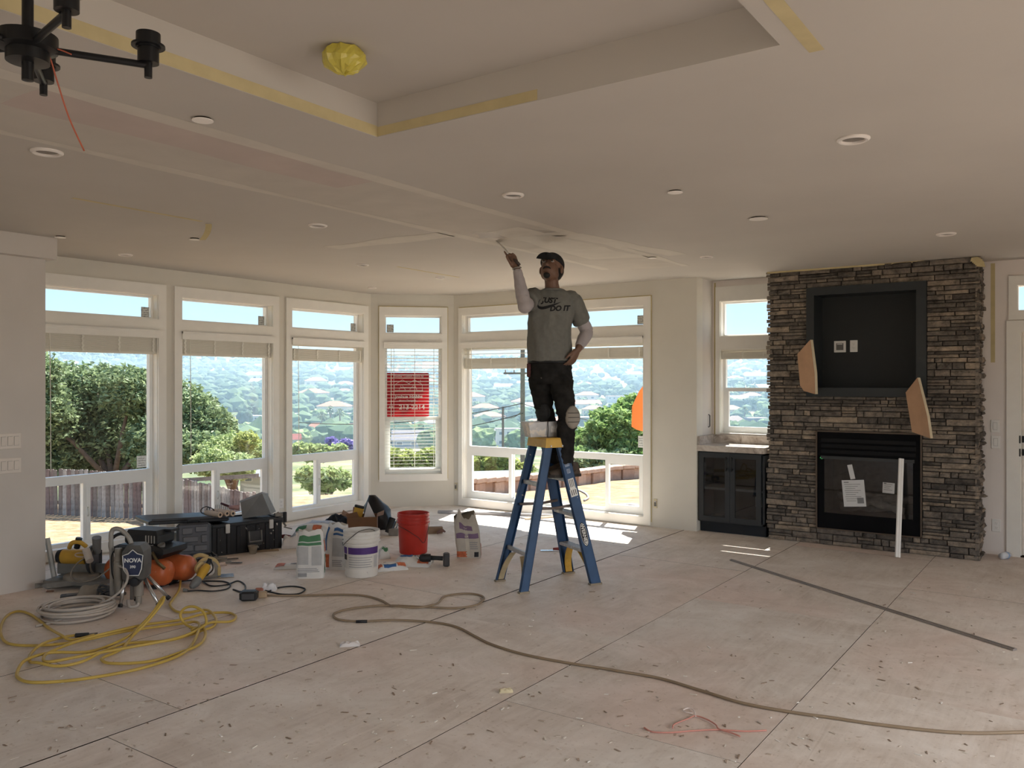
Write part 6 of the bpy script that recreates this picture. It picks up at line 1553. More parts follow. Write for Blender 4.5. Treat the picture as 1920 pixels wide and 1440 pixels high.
part('shaft', MB().tube([c-RIGHT*.05+UP*.055, c+RIGHT*.04+UP*.02], .011, 8), M('tool_maroon', (.06,.015,.018), .5), t_, True); part('body', MB().tube([c+RIGHT*.03+UP*.02, c+RIGHT*.12+UP*.015], [.020,.026], 10), M('tool_pink', (.35,.20,.19), .5), t_, True)
rr = random.Random(4); pts = [g0+RIGHT*(-.08+.045*math.cos(k*.9)+.006*k)+FWD*(.05+.03*math.sin(k*1.3))+UP*(-.015+.035*(1+math.sin(k*.9))) for k in range(15)]
solo('cable_tangle', MB().tube(crom(pts, 5), .0045, 6), PLB, 'tangled black cable on the open chest lid', 'cable', smooth=True)
solo('wire_coil', MB().tube([g0+RIGHT*(-.03+.16*t/60)+FWD*.20+UP*(.02+.035*math.sin(t*.9))+FWD*.02*math.cos(t*.9) for t in range(60)], .003, 5), M('wire_pale', (.55,.53,.50), .5), 'pale springy wire coil behind the roller covers', 'wire', smooth=True)
p_ = L(CHW/2+xo+.015, .06, CHH*.78); t_ = thing('bar_clamp', 'grey metal clamp hooked over the corner of the tool chest', 'clamp', p_)
part('jaw', MB().bbox(p_+UP*.085, (.11,.05,.035), .006, L.R), DUST, t_); part('screw', MB().tube([p_+UP*.11-RIGHT*.02, p_-UP*.03+RIGHT*.06], .010, 8), DUST, t_, True); part('tommy_bar', MB().tube([p_+RIGHT*.04-UP*.035, p_+RIGHT*.12-UP*.055], .006, 6), DUST, t_, True); part('bar', MB().bbox(p_+UP*.06+RIGHT*.05, (.03,.03,.10), .004, L.R), PLB, t_)
p_ = L(CHW/2+xo+.13, .12, .02); solo('grease_tube', MB().tube([p_-RIGHT*.08+UP*.06, p_-RIGHT*.04+UP*.055, p_+RIGHT*.02+UP*.045, p_+RIGHT*.06+UP*.04], [.012,.024,.024,.022], 12), M('handle_red'), 'dark red nozzle tube by the chest end next to the white plastic bag', 'tube', smooth=40)
fb_ = Loc(474, 1038, .3); solo('food_tub', MB().lathe([(.03,.0),(.045,.07),(.048,.075),(.044,.075),(.028,.01)], 16, Matrix.Translation(fb_.b)), M('tub_clear', (.30,.26,.20), .3, var=.3), 'small clear tub standing in front of the tool chest', 'tub', smooth=40)
# ---- open tool case
L = Loc(362, 1052, .45); CG = M('case_grey', (.085,.090,.105), .55, var=.12); tc_ = thing('tool_case', 'open dark grey moulded tool case standing against the chest', 'tool case', L.b)
part('base', MB().bbox(L(-.05,-.14,.035), (.32,.26,.065), .014, L.R), PLB, tc_)
part('base_liner', MB().bbox(L(-.05,-.14,.066), (.27,.21,.012), .004, L.R), CG, tc_)
RL = L.R @ Matrix.Rotation(-.20, 3, 'X'); cl = L(.01,.045,.185)
lid = part('lid', MB().bbox(cl, (.29,.055,.295), .020, RL), PLD, tc_)
part('lid_liner', MB().bbox(cl+RL @ Vector((0,-.026,0)), (.255,.012,.26), .008, RL), CG, lid)
for x, z, w, h in ((-.055,.075,.09,.06), (.06,.085,.10,.05), (-.03,.0,.13,.05), (.085,.0,.05,.07), (-.06,-.075,.10,.06), (.055,-.08,.11,.055)):
    part('compartment', MB().bbox(cl+RL @ Vector((x,-.036,z)), (w,.014,h), .006, RL), M('case_grey_light', (.125,.13,.145), .5), lid)
part('carry_handle', MB().tube([cl+RL @ Vector((-.05,0,.145)), cl+RL @ Vector((-.045,0,.175)), cl+RL @ Vector((.045,0,.175)), cl+RL @ Vector((.05,0,.145))], .011, 8), PLB, lid, True)
# ---- white pipes
PVC = M('pipe_white', (.62,.60,.53), .4, var=.04)
for i, (px, py, z, lab) in enumerate(((310, 1037, .14, 'upper off-white plastic pipe lying behind the tool case'), (324, 1042, .048, 'lower off-white plastic pipe lying on the floor behind the tool case'))):
    c = atz(px, py)+UP*z; ax = (RIGHT*.80+FWD*.60); n = .46; Mp = Mx(c, z=ax, x=UP)
    solo('plastic_pipe', MB().lathe([(.047,0),(.047,n),(.041,n),(.041,0),(.047,0)], 28, Mp, cap=False), PVC, lab, 'pipe', smooth=40)
# ---- air compressor with twin orange tanks
L = Loc(262, 1100, -.28); cp_ = thing('air_compressor', 'air compressor with two orange tanks and black shroud', 'compressor', L.b)
for dx, dy, ln in ((0,0,.50), (.055,.19,.50)):
    prof = [(.001,-ln/2-.035),(.05,-ln/2-.03),(.085,-ln/2-.012),(.100,-ln/2+.02),(.100,ln/2-.02),(.085,ln/2+.012),(.05,ln/2+.03),(.001,ln/2+.035)]
    part('tank', MB().lathe(prof, 28, L.M((dx,dy,.125), z=(1,0,0), x=(0,0,1))), ORNG, cp_, 50)
for x in (-.15, .16): part('foot', MB().bbox(L(x,.09,.014), (.04,.28,.026), .004, L.R), PLB, cp_)
part('shroud', MB().loft([[L(x*k+dx, .10+y*k2, z) for x, y in ((-.20,-.13),(.20,-.13),(.20,.13),(-.20,.13))] for k, k2, dx, z in ((.8,.9,0,.215),(1,1,.0,.235),(1.15,1.1,.02,.27),(1.15,1.1,.02,.31),(.9,.9,0,.325))]), PLB, cp_)
part('red_stripe', MB().bbox(L(.06,-.035,.245), (.16,.02,.035), .004, L.R), M('stripe_red', (.15,.02,.02), .5), cp_)
for x in (.10, .185):
    g_ = part('gauge', MB().lathe([(.028,0),(.028,.025),(.022,.025),(.022,.018),(.001,.018)], 20, L.M((x,.02,.318), z=(.2,-.35,.9), x=(1,0,0))), M('gauge_dust', (.20,.19,.175), .5), cp_, 40)
part('outlet_pipe', MB().tube([L(.16,-.05,.285), L(.23,-.08,.22), L(.28,-.06,.17)], .012, 8), M('brass_dark', (.16,.12,.06), .4, .5), cp_, True)
part('handle_tube', MB().tube(crom([L(-.24,.0,.17), L(-.28,.0,.33), L(-.2,.02,.40), L(-.10,.04,.36)], 5), .013, 8), PLB, cp_, True)
c = L(.02,.09,.327); t_ = thing('battery_charger', 'black vented battery charger sitting on the air compressor', 'charger', c)
part('case', MB().loft([[c+L.x*x*k+L.y*y*k2+UP*z for x, y in ((-.15,-.10),(.15,-.10),(.15,.10),(-.15,.10))] for k, k2, z in ((.90,.9,.0),(1,1,.02),(1,1,.075),(.86,.85,.115))]), PLB, t_)
part('grip', MB().bbox(c+L.x*.165+L.y*.05+UP*.105, (.08,.10,.022), .006, L.R), PLB, t_)
for k in range(4): part('vent', MB().bbox(c+L.x*(.045+.026*k)-L.y*.1005+UP*.048, (.010,.008,.060), .002, L.R), M('vent_pale', (.30,.28,.25), .6), t_)
# ---- airless paint sprayer
L = Loc(251, 1136, .12); ps = thing('paint_sprayer', 'dusty paint sprayer with navy badge on chrome legs', 'sprayer', L.b)
part('motor_body', MB().loft([[L(x*k+.02, y*k2, z) for x, y in ((-.075,-.09),(.075,-.09),(.075,.09),(-.075,.09))] for k, k2, z in ((.55,.6,.175),(.95,.95,.21),(1,1,.30),(.95,1,.40),(.6,.8,.445))]), M('sprayer_dark', (.10,.095,.088), .6, .2, var=.25), ps)
oct_ = [(-.060,-.045),(-.035,-.085),(.040,-.085),(.058,-.040),(.068,.055),(.030,.068),(.0,.095),(-.030,.068),(-.068,.055)]
bd_ = part('badge', MB().prism(oct_, 0, .012, L.M((.025,-.092,.325), x=(1,0,0), y=(0,0,1))), M('badge_navy', (.022,.03,.075), .45), ps)
rim = [L(.025+x, -.105, .325+z) for x, z in oct_]; part('badge_rim', MB().tube(rim, .0035, 6, closed=True), PWHT, bd_)
part('lettering', text_mb('NOVA', .040, L.M((.025,-.1055,.345), x=(1,0,0), y=(0,0,1)), .0006, bold=.0012), PWHT, bd_)
part('lettering', text_mb('390', .026, L.M((.025,-.1055,.300), x=(1,0,0), y=(0,0,1)), .0006, bold=.0008), PWHT, bd_)
part('knob', MB().lathe([(.034,0),(.036,.012),(.030,.040),(.001,.042)], 20, L.M((.03,-.06,.19), z=(0,-1,0), x=(1,0,0))), M('logo_black'), ps, 40)
part('handle', MB().tube(crom([L(-.165,.05,.06), L(-.165,.05,.30), L(-.170,.045,.50), L(-.145,.045,.545), L(-.09,.04,.53), L(-.03,.03,.45), L(-.02,.03,.30), L(-.02,.03,.04)], 6), .016, 10), M('handle_grey', (.33,.31,.28), .5, .3), ps, True)
part('pump', MB().tube([L(-.095,-.03,.42), L(-.095,-.03,.33), L(-.095,-.03,.325), L(-.095,-.03,.22), L(-.095,-.03,.10)], [.025,.025,.032,.030,.022], 14), DUST, ps, 40)
part('lower_pump', MB().tube([L(.04,-.02,.19), L(.04,-.02,.08), L(.04,-.02,.075), L(.04,-.02,.02)], [.032,.032,.022,.020], 14), DUST, ps, 40)
for a, b in ((L(.07,.0,.20), L(.20,-.09,.014)), (L(.07,.07,.20), L(.21,.12,.014)), (L(-.02,.06,.20), L(-.02,.12,.012)), (L(-.05,-.04,.20), L(-.07,-.07,.012))):
    lg_ = part('leg', MB().tube([a, b], .0125, 10), CHR, ps, True); part('foot_cap', MB().tube([b+(a-b)*.10, b], [.016,.017], 10), PLB, lg_, True)
part('suction_tube', MB().tube(crom([L(.04,-.02,.05), L(.035,-.04,.012), L(-.01,-.06,.012), L(-.03,-.03,.05)], 6), .012, 8), HOSEG, ps, True)
part('whip_hose', MB().tube(crom([L(-.09,-.05,.30), L(-.03,-.10,.29), L(.0,-.13,.24), L(-.02,-.16,.17), L(-.10,-.20,.10), L(-.24,-.28,.05), L(-.38,-.40,.012), L(-.46,-.48,.010)], 8), .0085, 8), HOSEG, ps, True)
part('power_cable', MB().tube(crom([L(-.12,.05,.42), L(-.16,.03,.36), L(-.15,.0,.25), L(-.13,-.02,.20)], 6), .005, 6), PLB, ps, True)
# ---- gray hose coil
pts = []; C0 = atz(146, 1153); tot = 9*24
for k in range(tot+1):
    t = k/24*2*math.pi; r = .205+.03*math.sin(k*.091)+.012*math.sin(k*.41); pts.append(C0+RIGHT*(r*math.cos(t)*1.02+.008*math.sin(k*.09))+FWD*(r*math.sin(t)*.98)+UP*(.010+.0085*(k/24)+.004*math.sin(k*.3)))
solo('hose_coil', MB().tube(pts, .0095, 7), M('hose_pale', (.46,.41,.36), .6, var=.06), 'coil of pale grey spray hose lying on the floor', 'hose', smooth=True)
# gloves, straps and pliers next to the coil
flatbag('work_glove', 'grey dusty work glove lying behind the hose coil', 178, 1117, .22, .14, .075, .25, M('glove_grey', (.27,.24,.20), .9), 21, rough=.25, cat='glove')
rr = random.Random(9); c0 = atz(205, 1124)
pts = [c0+RIGHT*rr.uniform(-.09,.09)+FWD*rr.uniform(-.06,.06)+UP*rr.uniform(.015,.11) for k in range(26)]
for p in (pts[0], pts[-1]): p.z = .012
solo('strap_bundle', MB().tube(crom(pts, 5), .010, 6), PLD, 'tangle of black straps in front of the paint sprayer', 'strap', smooth=True)
L = Loc(150, 1118, .45); t_ = thing('trowel_tray', 'grey trowel tray lying beside the work glove', 'tray', L.b)
part('plate', MB().bbox(L(0,0,.012), (.26,.09,.018), .006, L.R), PLD, t_); part('inlay', MB().bbox(L(-.05,0,.022), (.08,.05,.006), .002, L.R), PLG, t_)
L = Loc(160, 1133, .45); t_ = thing('steel_blade', 'shiny steel blade lying in front of the trowel tray', 'blade', L.b); part('blade', MB().box(L(0,0,.008), (.24,.03,.003), L.R), CHR, t_); part('grip', MB().bbox(L(-.12,0,.012), (.07,.035,.018), .004, L.R), DUST, t_)
# ---- yellow mitre saw
L = Loc(156, 1098, -.05); ms = thing('mitre_saw', 'dusty yellow mitre saw on its low base by the wall end', 'saw', L.b)
GRM = M('saw_grey', (.20,.195,.18), .6, .3, var=.2)
part('base', MB().loft([[L(x, y, z) for x, y in ((-.25,-.12),(.22,-.14),(.25,.12),(-.22,.14))] for z in (.03,.065)]), GRM, ms)
for x, y in ((-.22,-.10),(.20,-.12),(.22,.10),(-.2,.12)): part('foot', MB().tube([L(x,y,0.0), L(x,y,.035)], .02, 10), PLB, ms)
part('turntable', MB().lathe([(.13,.0),(.13,.03),(.12,.035)], 28, Matrix.Translation(L(0,-.02,.064))), DUST, ms, 40)
part('fence', MB().bbox(L(.0,.04,.125), (.46,.022,.085), .004, L.R), GRM, ms)
part('base_arm', MB().loft([[L(-.02+x-.18*t, -.10+y-.13*t, z) for x, y in ((-.045,0),(.045,0)) for z in (.03,.07)] for t in (0, 1)]), GRM, ms)
part('post', MB().bbox(L(.03,.13,.16), (.08,.06,.20), .010, L.R), PLB, ms)
part('motor_housing', MB().tube([L(-.20,.06,.215), L(-.17,.06,.215), L(.0,.06,.215)], [.055,.060,.062], 20), TYEL, ms, 40)
part('motor_cap', MB().tube([L(-.235,.06,.215), L(-.198,.06,.215)], [.050,.058], 20), PLB, ms, 40)
part('blade_guard', MB().lathe([(.001,-.022),(.105,-.022),(.115,0),(.105,.022),(.001,.022)], 28, L.M((.055,.05,.20), z=(1,.15,0), x=(0,0,1))), PLD, ms, 40)
part('blade', MB().lathe([(.001,-.001),(.120,-.001),(.120,.001),(.001,.001)], 36, L.M((.075,.045,.185), z=(1,.15,0), x=(0,0,1))), DUST, ms)
part('handle', MB().tube(crom([L(-.10,-.02,.30), L(-.06,-.05,.345), L(.0,-.05,.35), L(.03,-.01,.31)], 5), .017, 10), TYEL, ms, True)
part('trigger_grip', MB().tube([L(-.035,-.03,.30), L(-.01,-.04,.38)], [.022,.025], 10), PLB, ms, True)
part('dust_port', MB().tube([L(.10,.02,.26), L(.12,-.02,.35), L(.125,-.03,.385)], [.030,.032,.034], 14), PLG, ms, 40)
part('clamp_ring', MB().tube([L(.02+.045*math.cos(a), -.07, .255+.016*math.sin(a)) for a in (2*math.pi*k/16 for k in range(16))], .006, 6, closed=True), RC, ms, True)
part('power_cord', MB().tube(crom([L(.10,-.05,.26), L(.02,-.12,.20), L(-.01,-.15,.12), L(.05,-.17,.07), L(.18,-.16,.09), L(.27,-.10,.16)], 6), .006, 6), DUST, ms, True)
# caulk gun / roller on the saw
c = atz(165, 1102)+UP*.25; solo('roller_sleeve', MB().tube([c+RIGHT*-.015+UP*.045, c+RIGHT*.045-FWD*.06-UP*.03], .028, 16), M('sleeve_pale', (.58,.53,.48), .8), 'pale roller sleeve resting on the mitre saw', 'paint roller', smooth=40)
L = Loc(101, 1096, .25); st = thing('folded_stand', 'grey metal stand leg propped behind the wall end', 'stand', L.b)
part('leg', MB().tube([L(-.06,.05,.36), L(.01,.0,.012)], .021, 8), M('stand_grey', (.42,.41,.38), .5, .2), st, 40); part('foot_bar', MB().bbox(L(-.02,-.01,.02), (.30,.045,.035), .006, L.R @ rotz(.2)), M('stand_grey'), st); part('angle_plate', MB().loft([[L(-.10+.02*i,.0,.01+.0*i), L(.12,.03,.11), L(.14,.03,.10), L(-.08,.0,.0)] for i in (0, 1)]), GRM, st)
solo('stick_scrap', MB().tube([atz(98, 1097)+UP*.012, atz(150, 1095)+UP*.012], [.014,.007], 7), M('scrap_brown', (.20,.11,.07), .8), 'brown stick with a knobbed end lying before the mitre saw', 'stick', smooth=True)
solo('wood_chip', MB().bbox(atz(94, 1110)+UP*.006, (.05,.015,.012), .003, rotz(YAW+.2)), M('scrap_brown'), 'small wood chip by the wall end', 'wood')
# ---- circular saw and grinder
L = Loc(390, 1083, .35); cs = thing('circular_saw', 'dusty yellow circular saw standing on its shoe', 'saw', L.b)
part('shoe', MB().bbox(L(.05,-.01,.006), (.30,.13,.006), .002, L.R), CHR, cs)
part('guard', MB().prism([(.095*math.cos(a), .095*math.sin(a)) for a in (math.pi*k/16 for k in range(-1, 18))]+[(-.06,-.02),(.06,-.02)], -.022, .022, L.M((.0,.0,.075), x=(1,0,0), y=(0,.12,1))), TYD, cs)
part('blade', MB().lathe([(.001,-.001),(.085,-.001),(.085,.001),(.001,.001)], 32, L.M((.0,-.026,.062), z=(0,1,0), x=(1,0,0))), DUST, cs)
part('motor', MB().tube([L(.01,-.03,.075), L(.01,-.10,.075), L(.01,-.115,.075)], [.040,.040,.030], 18), M('sleeve_pale'), cs, 40)
part('handle', MB().tube(crom([L(-.09,.02,.11), L(-.11,.02,.165), L(-.06,.02,.185), L(.0,.01,.165)], 5), .016, 10), TYD, cs, True)
part('depth_lever', MB().bbox(L(.085,-.02,.05), (.03,.02,.075), .006, L.R), TYD, cs)
L = Loc(372, 1102, 1.2); gr = thing('power_drill', 'yellow drill with grey chuck lying nose down, black cord attached', 'drill', L.b)
part('body', MB().tube([L(.10,.0,.15), L(.06,.0,.12), L(.0,.0,.065)], [.030,.036,.030], 14), TYEL, gr, 40)
part('chuck', MB().tube([L(.0,.0,.068), L(-.035,.0,.045), L(-.065,.0,.030), L(-.085,.0,.022)], [.034,.036,.026,.012], 14), PLG, gr, 40)
part('grip', MB().tube([L(.085,.0,.14), L(.12,-.01,.20)], [.020,.018], 10), PLB, gr, True)
part('side_disc', MB().lathe([(.05,-.01),(.05,.01),(.02,.014)], 20, L.M((.08,.05,.13), z=(.2,1,0), x=(0,0,1))), TYD, gr, 40)
cord = [atz(x, y)+UP*.007 for x, y in ((374,1090),(392,1091),(420,1092),(432,1098),(425,1106),(400,1110),(372,1109),(352,1110))]
solo('drill_cord', MB().tube(crom([L(.12,-.01,.20), L(.10,-.05,.12)]+cord, 6), .0058, 6), PLB, 'black tool cord looping round to its plug', 'cord', smooth=True)
solo('cord_plug', MB().tube([atz(352,1110)+UP*.014, atz(344,1110)+UP*.014], [.011,.014], 8), PLG, 'grey plug at the end of the black tool cord', 'plug', smooth=40)
cord = [atz(x, y)+UP*.007 for x, y in ((318,1098),(345,1091),(375,1090),(395,1100),(425,1098),(445,1091),(458,1097),(460,1106),(452,1111),(437,1107),(446,1110),(464,1118))]
solo('black_cable', MB().tube(crom(cord, 6), .0058, 6), PLB, 'black cable running from the compressor to the socket block', 'cord', smooth=True)
cord = [atz(x, y)+UP*.007 for x, y in ((482,1115),(500,1112),(520,1104),(550,1101),(572,1106),(560,1115),(530,1116),(505,1111),(492,1107))]
solo('black_cable', MB().tube(crom(cord, 6), .0058, 6), PLB, 'short black cable looping beside the beige plug', 'cord', smooth=True)
L = Loc(467, 1125, .1); sb = thing('socket_block', 'black rubber extension socket block on the floor', 'socket', L.b)
part('block', MB().bbox(L(0,0,.035), (.125,.09,.068), .012, L.R), PLB, sb); part('face_plate', MB().bbox(L(0,-.047,.035), (.09,.006,.045), .003, L.R), PLD, sb)
solo('beige_plug', MB().bbox(Loc(492, 1121).b+UP*.025, (.065,.05,.048), .008, rotz(YAW+.1)), M('plug_beige', (.42,.31,.20), .6), 'beige plug pushed into the socket block', 'plug')
solo('red_plug', MB().bbox(atz(486, 1112)+UP*.02, (.06,.03,.04), .008, rotz(YAW)), M('plug_pink', (.40,.16,.11), .6), 'reddish plug end behind the socket block', 'plug')
flatbag('paper_wrapper', 'crumpled white wrapper beside the short black cord', 505, 1107, .11, .06, .05, .1, M('paper_white'), 31, rough=.3, cat='wrapper')
for i, (px, py, yaw, lab) in enumerate(((423, 1050, .3, 'grey putty knife lying in front of the tool chest'), (430, 1057, .1, 'flat steel scraper lying next to the putty knife'))):
    L = Loc(px, py, yaw); t_ = thing('putty_knife', lab, 'knife', L.b); part('blade', MB().box(L(.06,0,.008), (.10,.04,.003), L.R), CHR, t_); part('handle', MB().tube([L(-.10,0,.016), L(.015,0,.016)], [.014,.010], 8), DUST, t_, True)
solo('wire_stand', MB().tube([atz(392, 1042)+UP*.06, atz(414, 1050)+UP*.005, atz(404, 1052)+UP*.005, atz(388, 1044)+UP*.05], .005, 6), DUST, 'bent grey wire stand leaning by the tool case', 'wire', smooth=True)
solo('brush_handle', MB().tube([atz(404, 1062)+UP*.018, atz(422, 1060)+UP*.018], [.010,.014], 8), M('brush_pale', (.62,.48,.40), .6), 'pale brush handle lying behind the circular saw', 'brush', smooth=True)
solo('cardboard_scrap', MB().bbox(atz(500, 1033)+UP*.004, (.22,.10,.004), .002, rotz(YAW+.35)), M('card_tan', (.33,.24,.16), .85), 'flat cardboard scrap under the edge of the tool chest', 'cardboard')
# ---- yellow air hose
def zp(u, v, z=.012): return atz(u/4.174, 1080+v/4.174, 0)+UP*z
YH = M('hose_yellow', (.52,.36,.075), .45, var=.08)
hA = [(1405,-60,.10),(1412,20,.06),(1405,110,.014),(1350,200,.012),(1330,240,.012),(1380,290,.012),(1480,298,.012),(1620,300,.030),(1690,350,.014),(1670,410,.014),(1590,440,.014),(1480,480,.014),(1300,525,.014),(1000,545,.014),(830,620,.03),(640,690,.014),(450,725,.014),(300,720,.03),(235,690,.014),(240,630,.014),(330,570,.03),(480,500,.014),(610,478,.013)]
hB = [(740,500,.03),(560,518,.014),(480,500,.03),(380,420,.012),(250,320,.012),(150,290,.012),(60,320,.012),(10,400,.012),(10,480,.012),(60,540,.012),(200,560,.012),(450,550,.012),(700,510,.013),(1000,450,.016),(1400,395,.016),(1530,395,.03),(1560,440,.034),(1500,560,.014),(1380,650,.014),(1100,740,.012),(800,800,.012),(500,840,.012),(250,850,.012),(150,820,.012),(135,770,.012),(200,700,.03),(400,640,.03),(700,610,.014),(950,540,.03)]
def lift(u, v, z, dep_v):   # a point seen at (u, v) that stands above the floor point below it
    p = atz(u/4.174, 1080+dep_v/4.174, 0); t = (p-Vector((0,0,EYE))).dot(FWD); return atd(u/4.174, 1080+v/4.174, t)
hC = [zp(1080,450,.035), lift(1200,280,0,430), lift(1265,180,0,430), lift(1285,168,0,430), lift(1260,225,0,450), lift(1150,360,0,470), zp(1040,505,.03), zp(950,590,.014), zp(810,655,.014), zp(800,678,.014), zp(850,698,.012), zp(1000,700,.012), zp(1200,680,.012), zp(1400,620,.014), zp(1550,560,.014), zp(1605,490,.014), zp(1590,440,.03)]
hD = [lift(1510,405,0,440), lift(1440,365,0,420), lift(1412,300,0,420), lift(1450,250,0,420), lift(1520,240,0,420), lift(1590,280,0,430), lift(1615,350,0,440), zp(1585,445,.04), zp(1400,520,.030), zp(1000,600,.030), zp(700,655,.03), zp(400,712,.03), zp(340,690,.03), zp(400,630,.03), zp(700,520,.03), zp(1100,430,.035), zp(1400,362,.014), zp(1600,312,.014), zp(1780,300,.012), zp(1845,330,.012), zp(1800,370,.012), zp(1650,400,.03), zp(1500,462,.03)]
path = crom([zp(*q) for q in hA][::-1], 6)
yh = thing('air_hose', 'long yellow air hose lying in tangled loops on the plywood', 'hose', atz(230, 1220))
part('hose', MB().tube(path, .0088, 8), YH, yh, True)
part('hose', MB().tube(crom([zp(*q) for q in hB]+hC+hD, 6), .0088, 8), YH, yh, True)
e0, e1 = zp(590,482,.014), zp(695,476,.014); part('coupler', MB().tube([e0, e1], .013, 10), PLB, yh, 40); part('fitting', MB().tube([e1, zp(765,468,.014)], .0075, 8), DUST, yh, True)
# ---- brown extension cord
def s5(u, v): return (440+u/2, 1040+v/2)
def s6(u, v): return (1160+u/2.526, 1000+v/2.526)
cp2 = [(496,1118),(535,1119),(594,1118),(650,1117),(688,1120),(715,1128),(731,1137),(745,1143),(780,1146),(810,1141),(822,1132),s5(790,160),s5(860,150),s5(915,155),s5(935,170),s5(900,195),s5(820,205),s5(700,200),s5(560,195),s5(450,205),s5(385,220),s5(370,235),s5(400,250),s5(480,255),s5(600,250),s5(740,258),s5(830,275),s5(900,310),s5(960,340),s5(1080,378),s5(1240,410),s5(1400,435),s6(0,660),s6(200,695),s6(400,755),s6(600,815),s6(850,860),s6(1000,880),s6(1200,910),s6(1500,945),s6(1700,955),s6(1920,950),(2000,1375)]
ec = thing('extension_cord', 'long brown extension cord winding across the plywood floor', 'cord', atz(900, 1180))
pts = crom([atz(x, y)+UP*(.0085+(.016 if i in (7, 8, 9) else 0)) for i, (x, y) in enumerate(cp2)], 6)
part('cord', MB().tube(pts, .0078, 8), M('cord_brown', (.27,.20,.13), .6, var=.08), ec, True)
part('tape_wrap', MB().tube([atz(*s5(455,256))+UP*.0085, atz(*s5(497,255))+UP*.0085], .0105, 8), M('logo_black'), ec, True)
# ---- litter
flatbag('plastic_scrap', 'crumpled clear white plastic scrap beside the floor seam', 656, 1211, .12, .05, .022, .15, M('plastic_film'), 41, rough=.4, cat='litter')
flatbag('paper_scrap', 'pale yellow crumpled scrap lying on the plywood', 949, 1298, .07, .03, .018, .1, M('scrap_yellow', (.60,.52,.34), .8), 42, rough=.4, cat='litter')
bt_ = Loc(1886, 1048, .5); t_ = thing('plastic_bottle', 'crushed clear water bottle by the front door', 'bottle', bt_.b)
part('body', MB().tube([bt_(-.07,0,.03), bt_(-.02,0,.034), bt_(.03,0,.03), bt_(.055,0,.03), bt_(.075,0,.028)], [.028,.032,.026,.020,.011], 12), M('bottle_clear', (.72,.74,.78), .15, var=.15), t_, True); part('label', MB().tube([bt_(-.005,0,.033), bt_(.022,0,.031)], [.0335,.030], 12), M('bottle_blue', (.30,.42,.62), .3), t_, True)
PK = M('string_pink', (.55,.25,.20), .7)
def px6(pts, z=.005): return [atz(*s6(u, v))+UP*z for u, v in pts]
st_ = thing('pink_string', 'tangled pink string lying on the plywood', 'string', atz(*s6(400, 930)))
part('strand', MB().tube(crom(px6([(120,925),(160,945),(250,948),(350,940),(470,935),(600,942),(700,938)]), 5), .004, 5), PK, st_, True)
part('strand', MB().tube(crom(px6([(255,930),(265,912),(330,885),(365,872),(420,890),(460,915),(475,935),(540,955),(575,970)], .008), 5), .0036, 5), PK, st_, True)
part('strand', MB().tube(crom(px6([(365,875),(355,845),(330,835),(305,845),(320,855),(350,860)], .008), 5), .003, 5), M('string_white', (.70,.62,.58), .7), st_, True)
rd = random.Random(21); db = MB()
for k in range(620):
    px = rd.uniform(0, 1915); py = 1000+430*rd.random()**.8; p = atz(px, py)
    if p.x < -6.6 or p.y > 8.3 or (p.x < -4.2 and rd.random() < .5): continue
    s = rd.uniform(.0025, .0075); a = rd.uniform(0, 6.28); l = s*rd.uniform(1.2, 3.5); d = Vector((math.cos(a), math.sin(a), 0)); n = Vector((-d.y, d.x, 0)); h = rd.uniform(.002, .005)
    b4 = [p-d*l-n*s*.4, p+d*l*.8-n*s*.6, p+d*l+n*s*.5, p-d*l*.7+n*s*.6]; db.add([q+UP*.001 for q in b4]+[q+UP*h for q in b4], [(4,5,6,7),(0,1,5,4),(1,2,6,5),(2,3,7,6),(3,0,4,7)])
def debris_mat():
    m, nt, b, out = new_mat('floor_debris'); g = nd(nt, 'ShaderNodeNewGeometry')
    nt.links.new(ramp(nt, g.outputs['Random Per Island'], [(0, (.24,.17,.12)), (.4, (.42,.33,.26)), (.7, (.66,.60,.52)), (1, (.85,.82,.77))]), b.inputs['Base Color']); b.inputs['Roughness'].default_value = .9; return m
o = link('floor_debris', db.mesh('floor_debris'), debris_mat()); tag(o, 'wood and plaster crumbs scattered over the plywood floor', 'debris', kind='stuff')
# ---- red sign hung outside the angled window, read through the slats
q0, q1 = FA.p(0, -.20, 0), None
def on_fa(px, py, n=-.145):
    P0 = FA.p(0, n, 0); d = ray(px, py); t = (P0.xy.dot(FA.n.xy))/(d.x*FA.n.x+d.y*FA.n.y); return Vector((d.x*t, d.y*t, EYE+d.z*t))
a, b = on_fa(723.5, 699), on_fa(804.5, 781); sw = (b-a).dot(FA.d); sh = a.z-b.z; c = (a+b)/2
def FM(x, y, off=0.0): return Mx(c+FA.d*(x*sw)+UP*(y*sh)+FA.n*off, x=FA.d, y=UP, z=FA.n)
sg = thing('yard_sign', 'red builder sign with white lettering in the angled window behind the slats', 'sign', c-UP*sh/2)
rad_ = .02; ol = []
for cx_, cy_, a0 in ((sw/2-rad_, sh/2-rad_, 0), (-sw/2+rad_, sh/2-rad_, 90), (-sw/2+rad_, -sh/2+rad_, 180), (sw/2-rad_, -sh/2+rad_, 270)):
    ol += [(cx_+rad_*math.cos(math.radians(a0+k*22.5)), cy_+rad_*math.sin(math.radians(a0+k*22.5))) for k in range(5)]
sr_, nt_, b_, o_ = new_mat('sign_red'); b_.inputs['Base Color'].default_value = (.50,.012,.03,1); tl = nd(nt_, 'ShaderNodeBsdfTranslucent'); tl.inputs[0].default_value = (.55,.012,.03,1); mx_ = nd(nt_, 'ShaderNodeMixShader'); mx_.inputs[0].default_value = .5
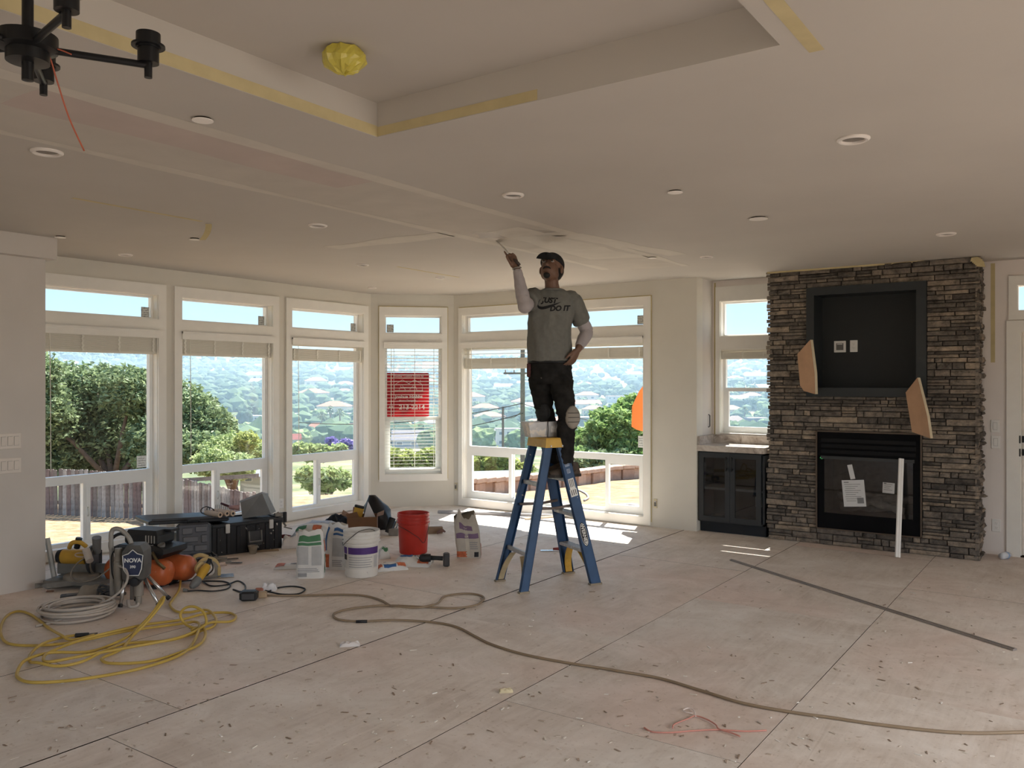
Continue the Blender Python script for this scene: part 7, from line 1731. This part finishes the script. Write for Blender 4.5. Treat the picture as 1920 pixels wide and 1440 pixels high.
nt_.links.new(b_.outputs[0], mx_.inputs[1]); nt_.links.new(tl.outputs[0], mx_.inputs[2]); nt_.links.new(mx_.outputs[0], o_.inputs[0])
part('panel', MB().prism(ol, -.004, 0, FM(0, 0)), sr_, sg)
SW_ = M('sign_white', (.85,.83,.80), .5, var=.02)
for body, x, y, s, bo in (('Another Custom Home by', .02, .425, .036, .0003), ('Joshua Hobbs', .03, -.045, .064, .0012), ('Home Designer', .0, -.135, .034, .0004), ('619', -.38, -.275, .036, .0010), ('213-2214', .10, -.285, .088, .0018)):
    tb_ = text_mb(body, s, FM(x, y, .0008), .0004, bold=bo); part('lettering', tb_, SW_, sg)
lm_ = MB()
for pts in (((-.28,.24),(-.12,.34),(.05,.24)), ((.02,.25),(.16,.34),(.36,.22)), ((.30,.27),(.30,.34)), ((-.30,.10),(-.30,.22)), ((-.2,.10),(-.14,.24),(-.05,.11)), ((.05,.12),(.16,.24),(.22,.10)), ((.34,.08),(.34,.22)), ((-.30,.10),(.36,.10)), ((-.16,.17),(.20,.17))):
    lm_.tube([FM(x, y, .001) @ Vector((0,0,0)) for x, y in pts], .0028, 4)
part('house_logo', lm_, SW_, sg)
# ---- orange translucent board outside the wide window
m_, nt_, b_, o_ = new_mat('orange_board'); b_.inputs['Base Color'].default_value = (.72,.33,.12,1); b_.inputs['Roughness'].default_value = .6
tl = nd(nt_, 'ShaderNodeBsdfTranslucent'); tl.inputs[0].default_value = (.85,.42,.16,1); mx_ = nd(nt_, 'ShaderNodeMixShader'); mx_.inputs[0].default_value = .45
nt_.links.new(b_.outputs[0], mx_.inputs[1]); nt_.links.new(tl.outputs[0], mx_.inputs[2]); nt_.links.new(mx_.outputs[0], o_.inputs[0])
pts = [aty(x, y, 8.69) for x, y in ((1214,712),(1198,734),(1185,762),(1184,800),(1194,806),(1214,811))]
n = len(pts); bm2 = MB().add(pts+[p+Vector((.0,.012,0)) for p in pts], [tuple(range(n)), tuple(range(n, 2*n))]+[(i, (i+1) % n, n+(i+1) % n, n+i) for i in range(n)])
solo('orange_board', bm2, m_, 'orange translucent board outside the wide window at its frame edge', 'board')
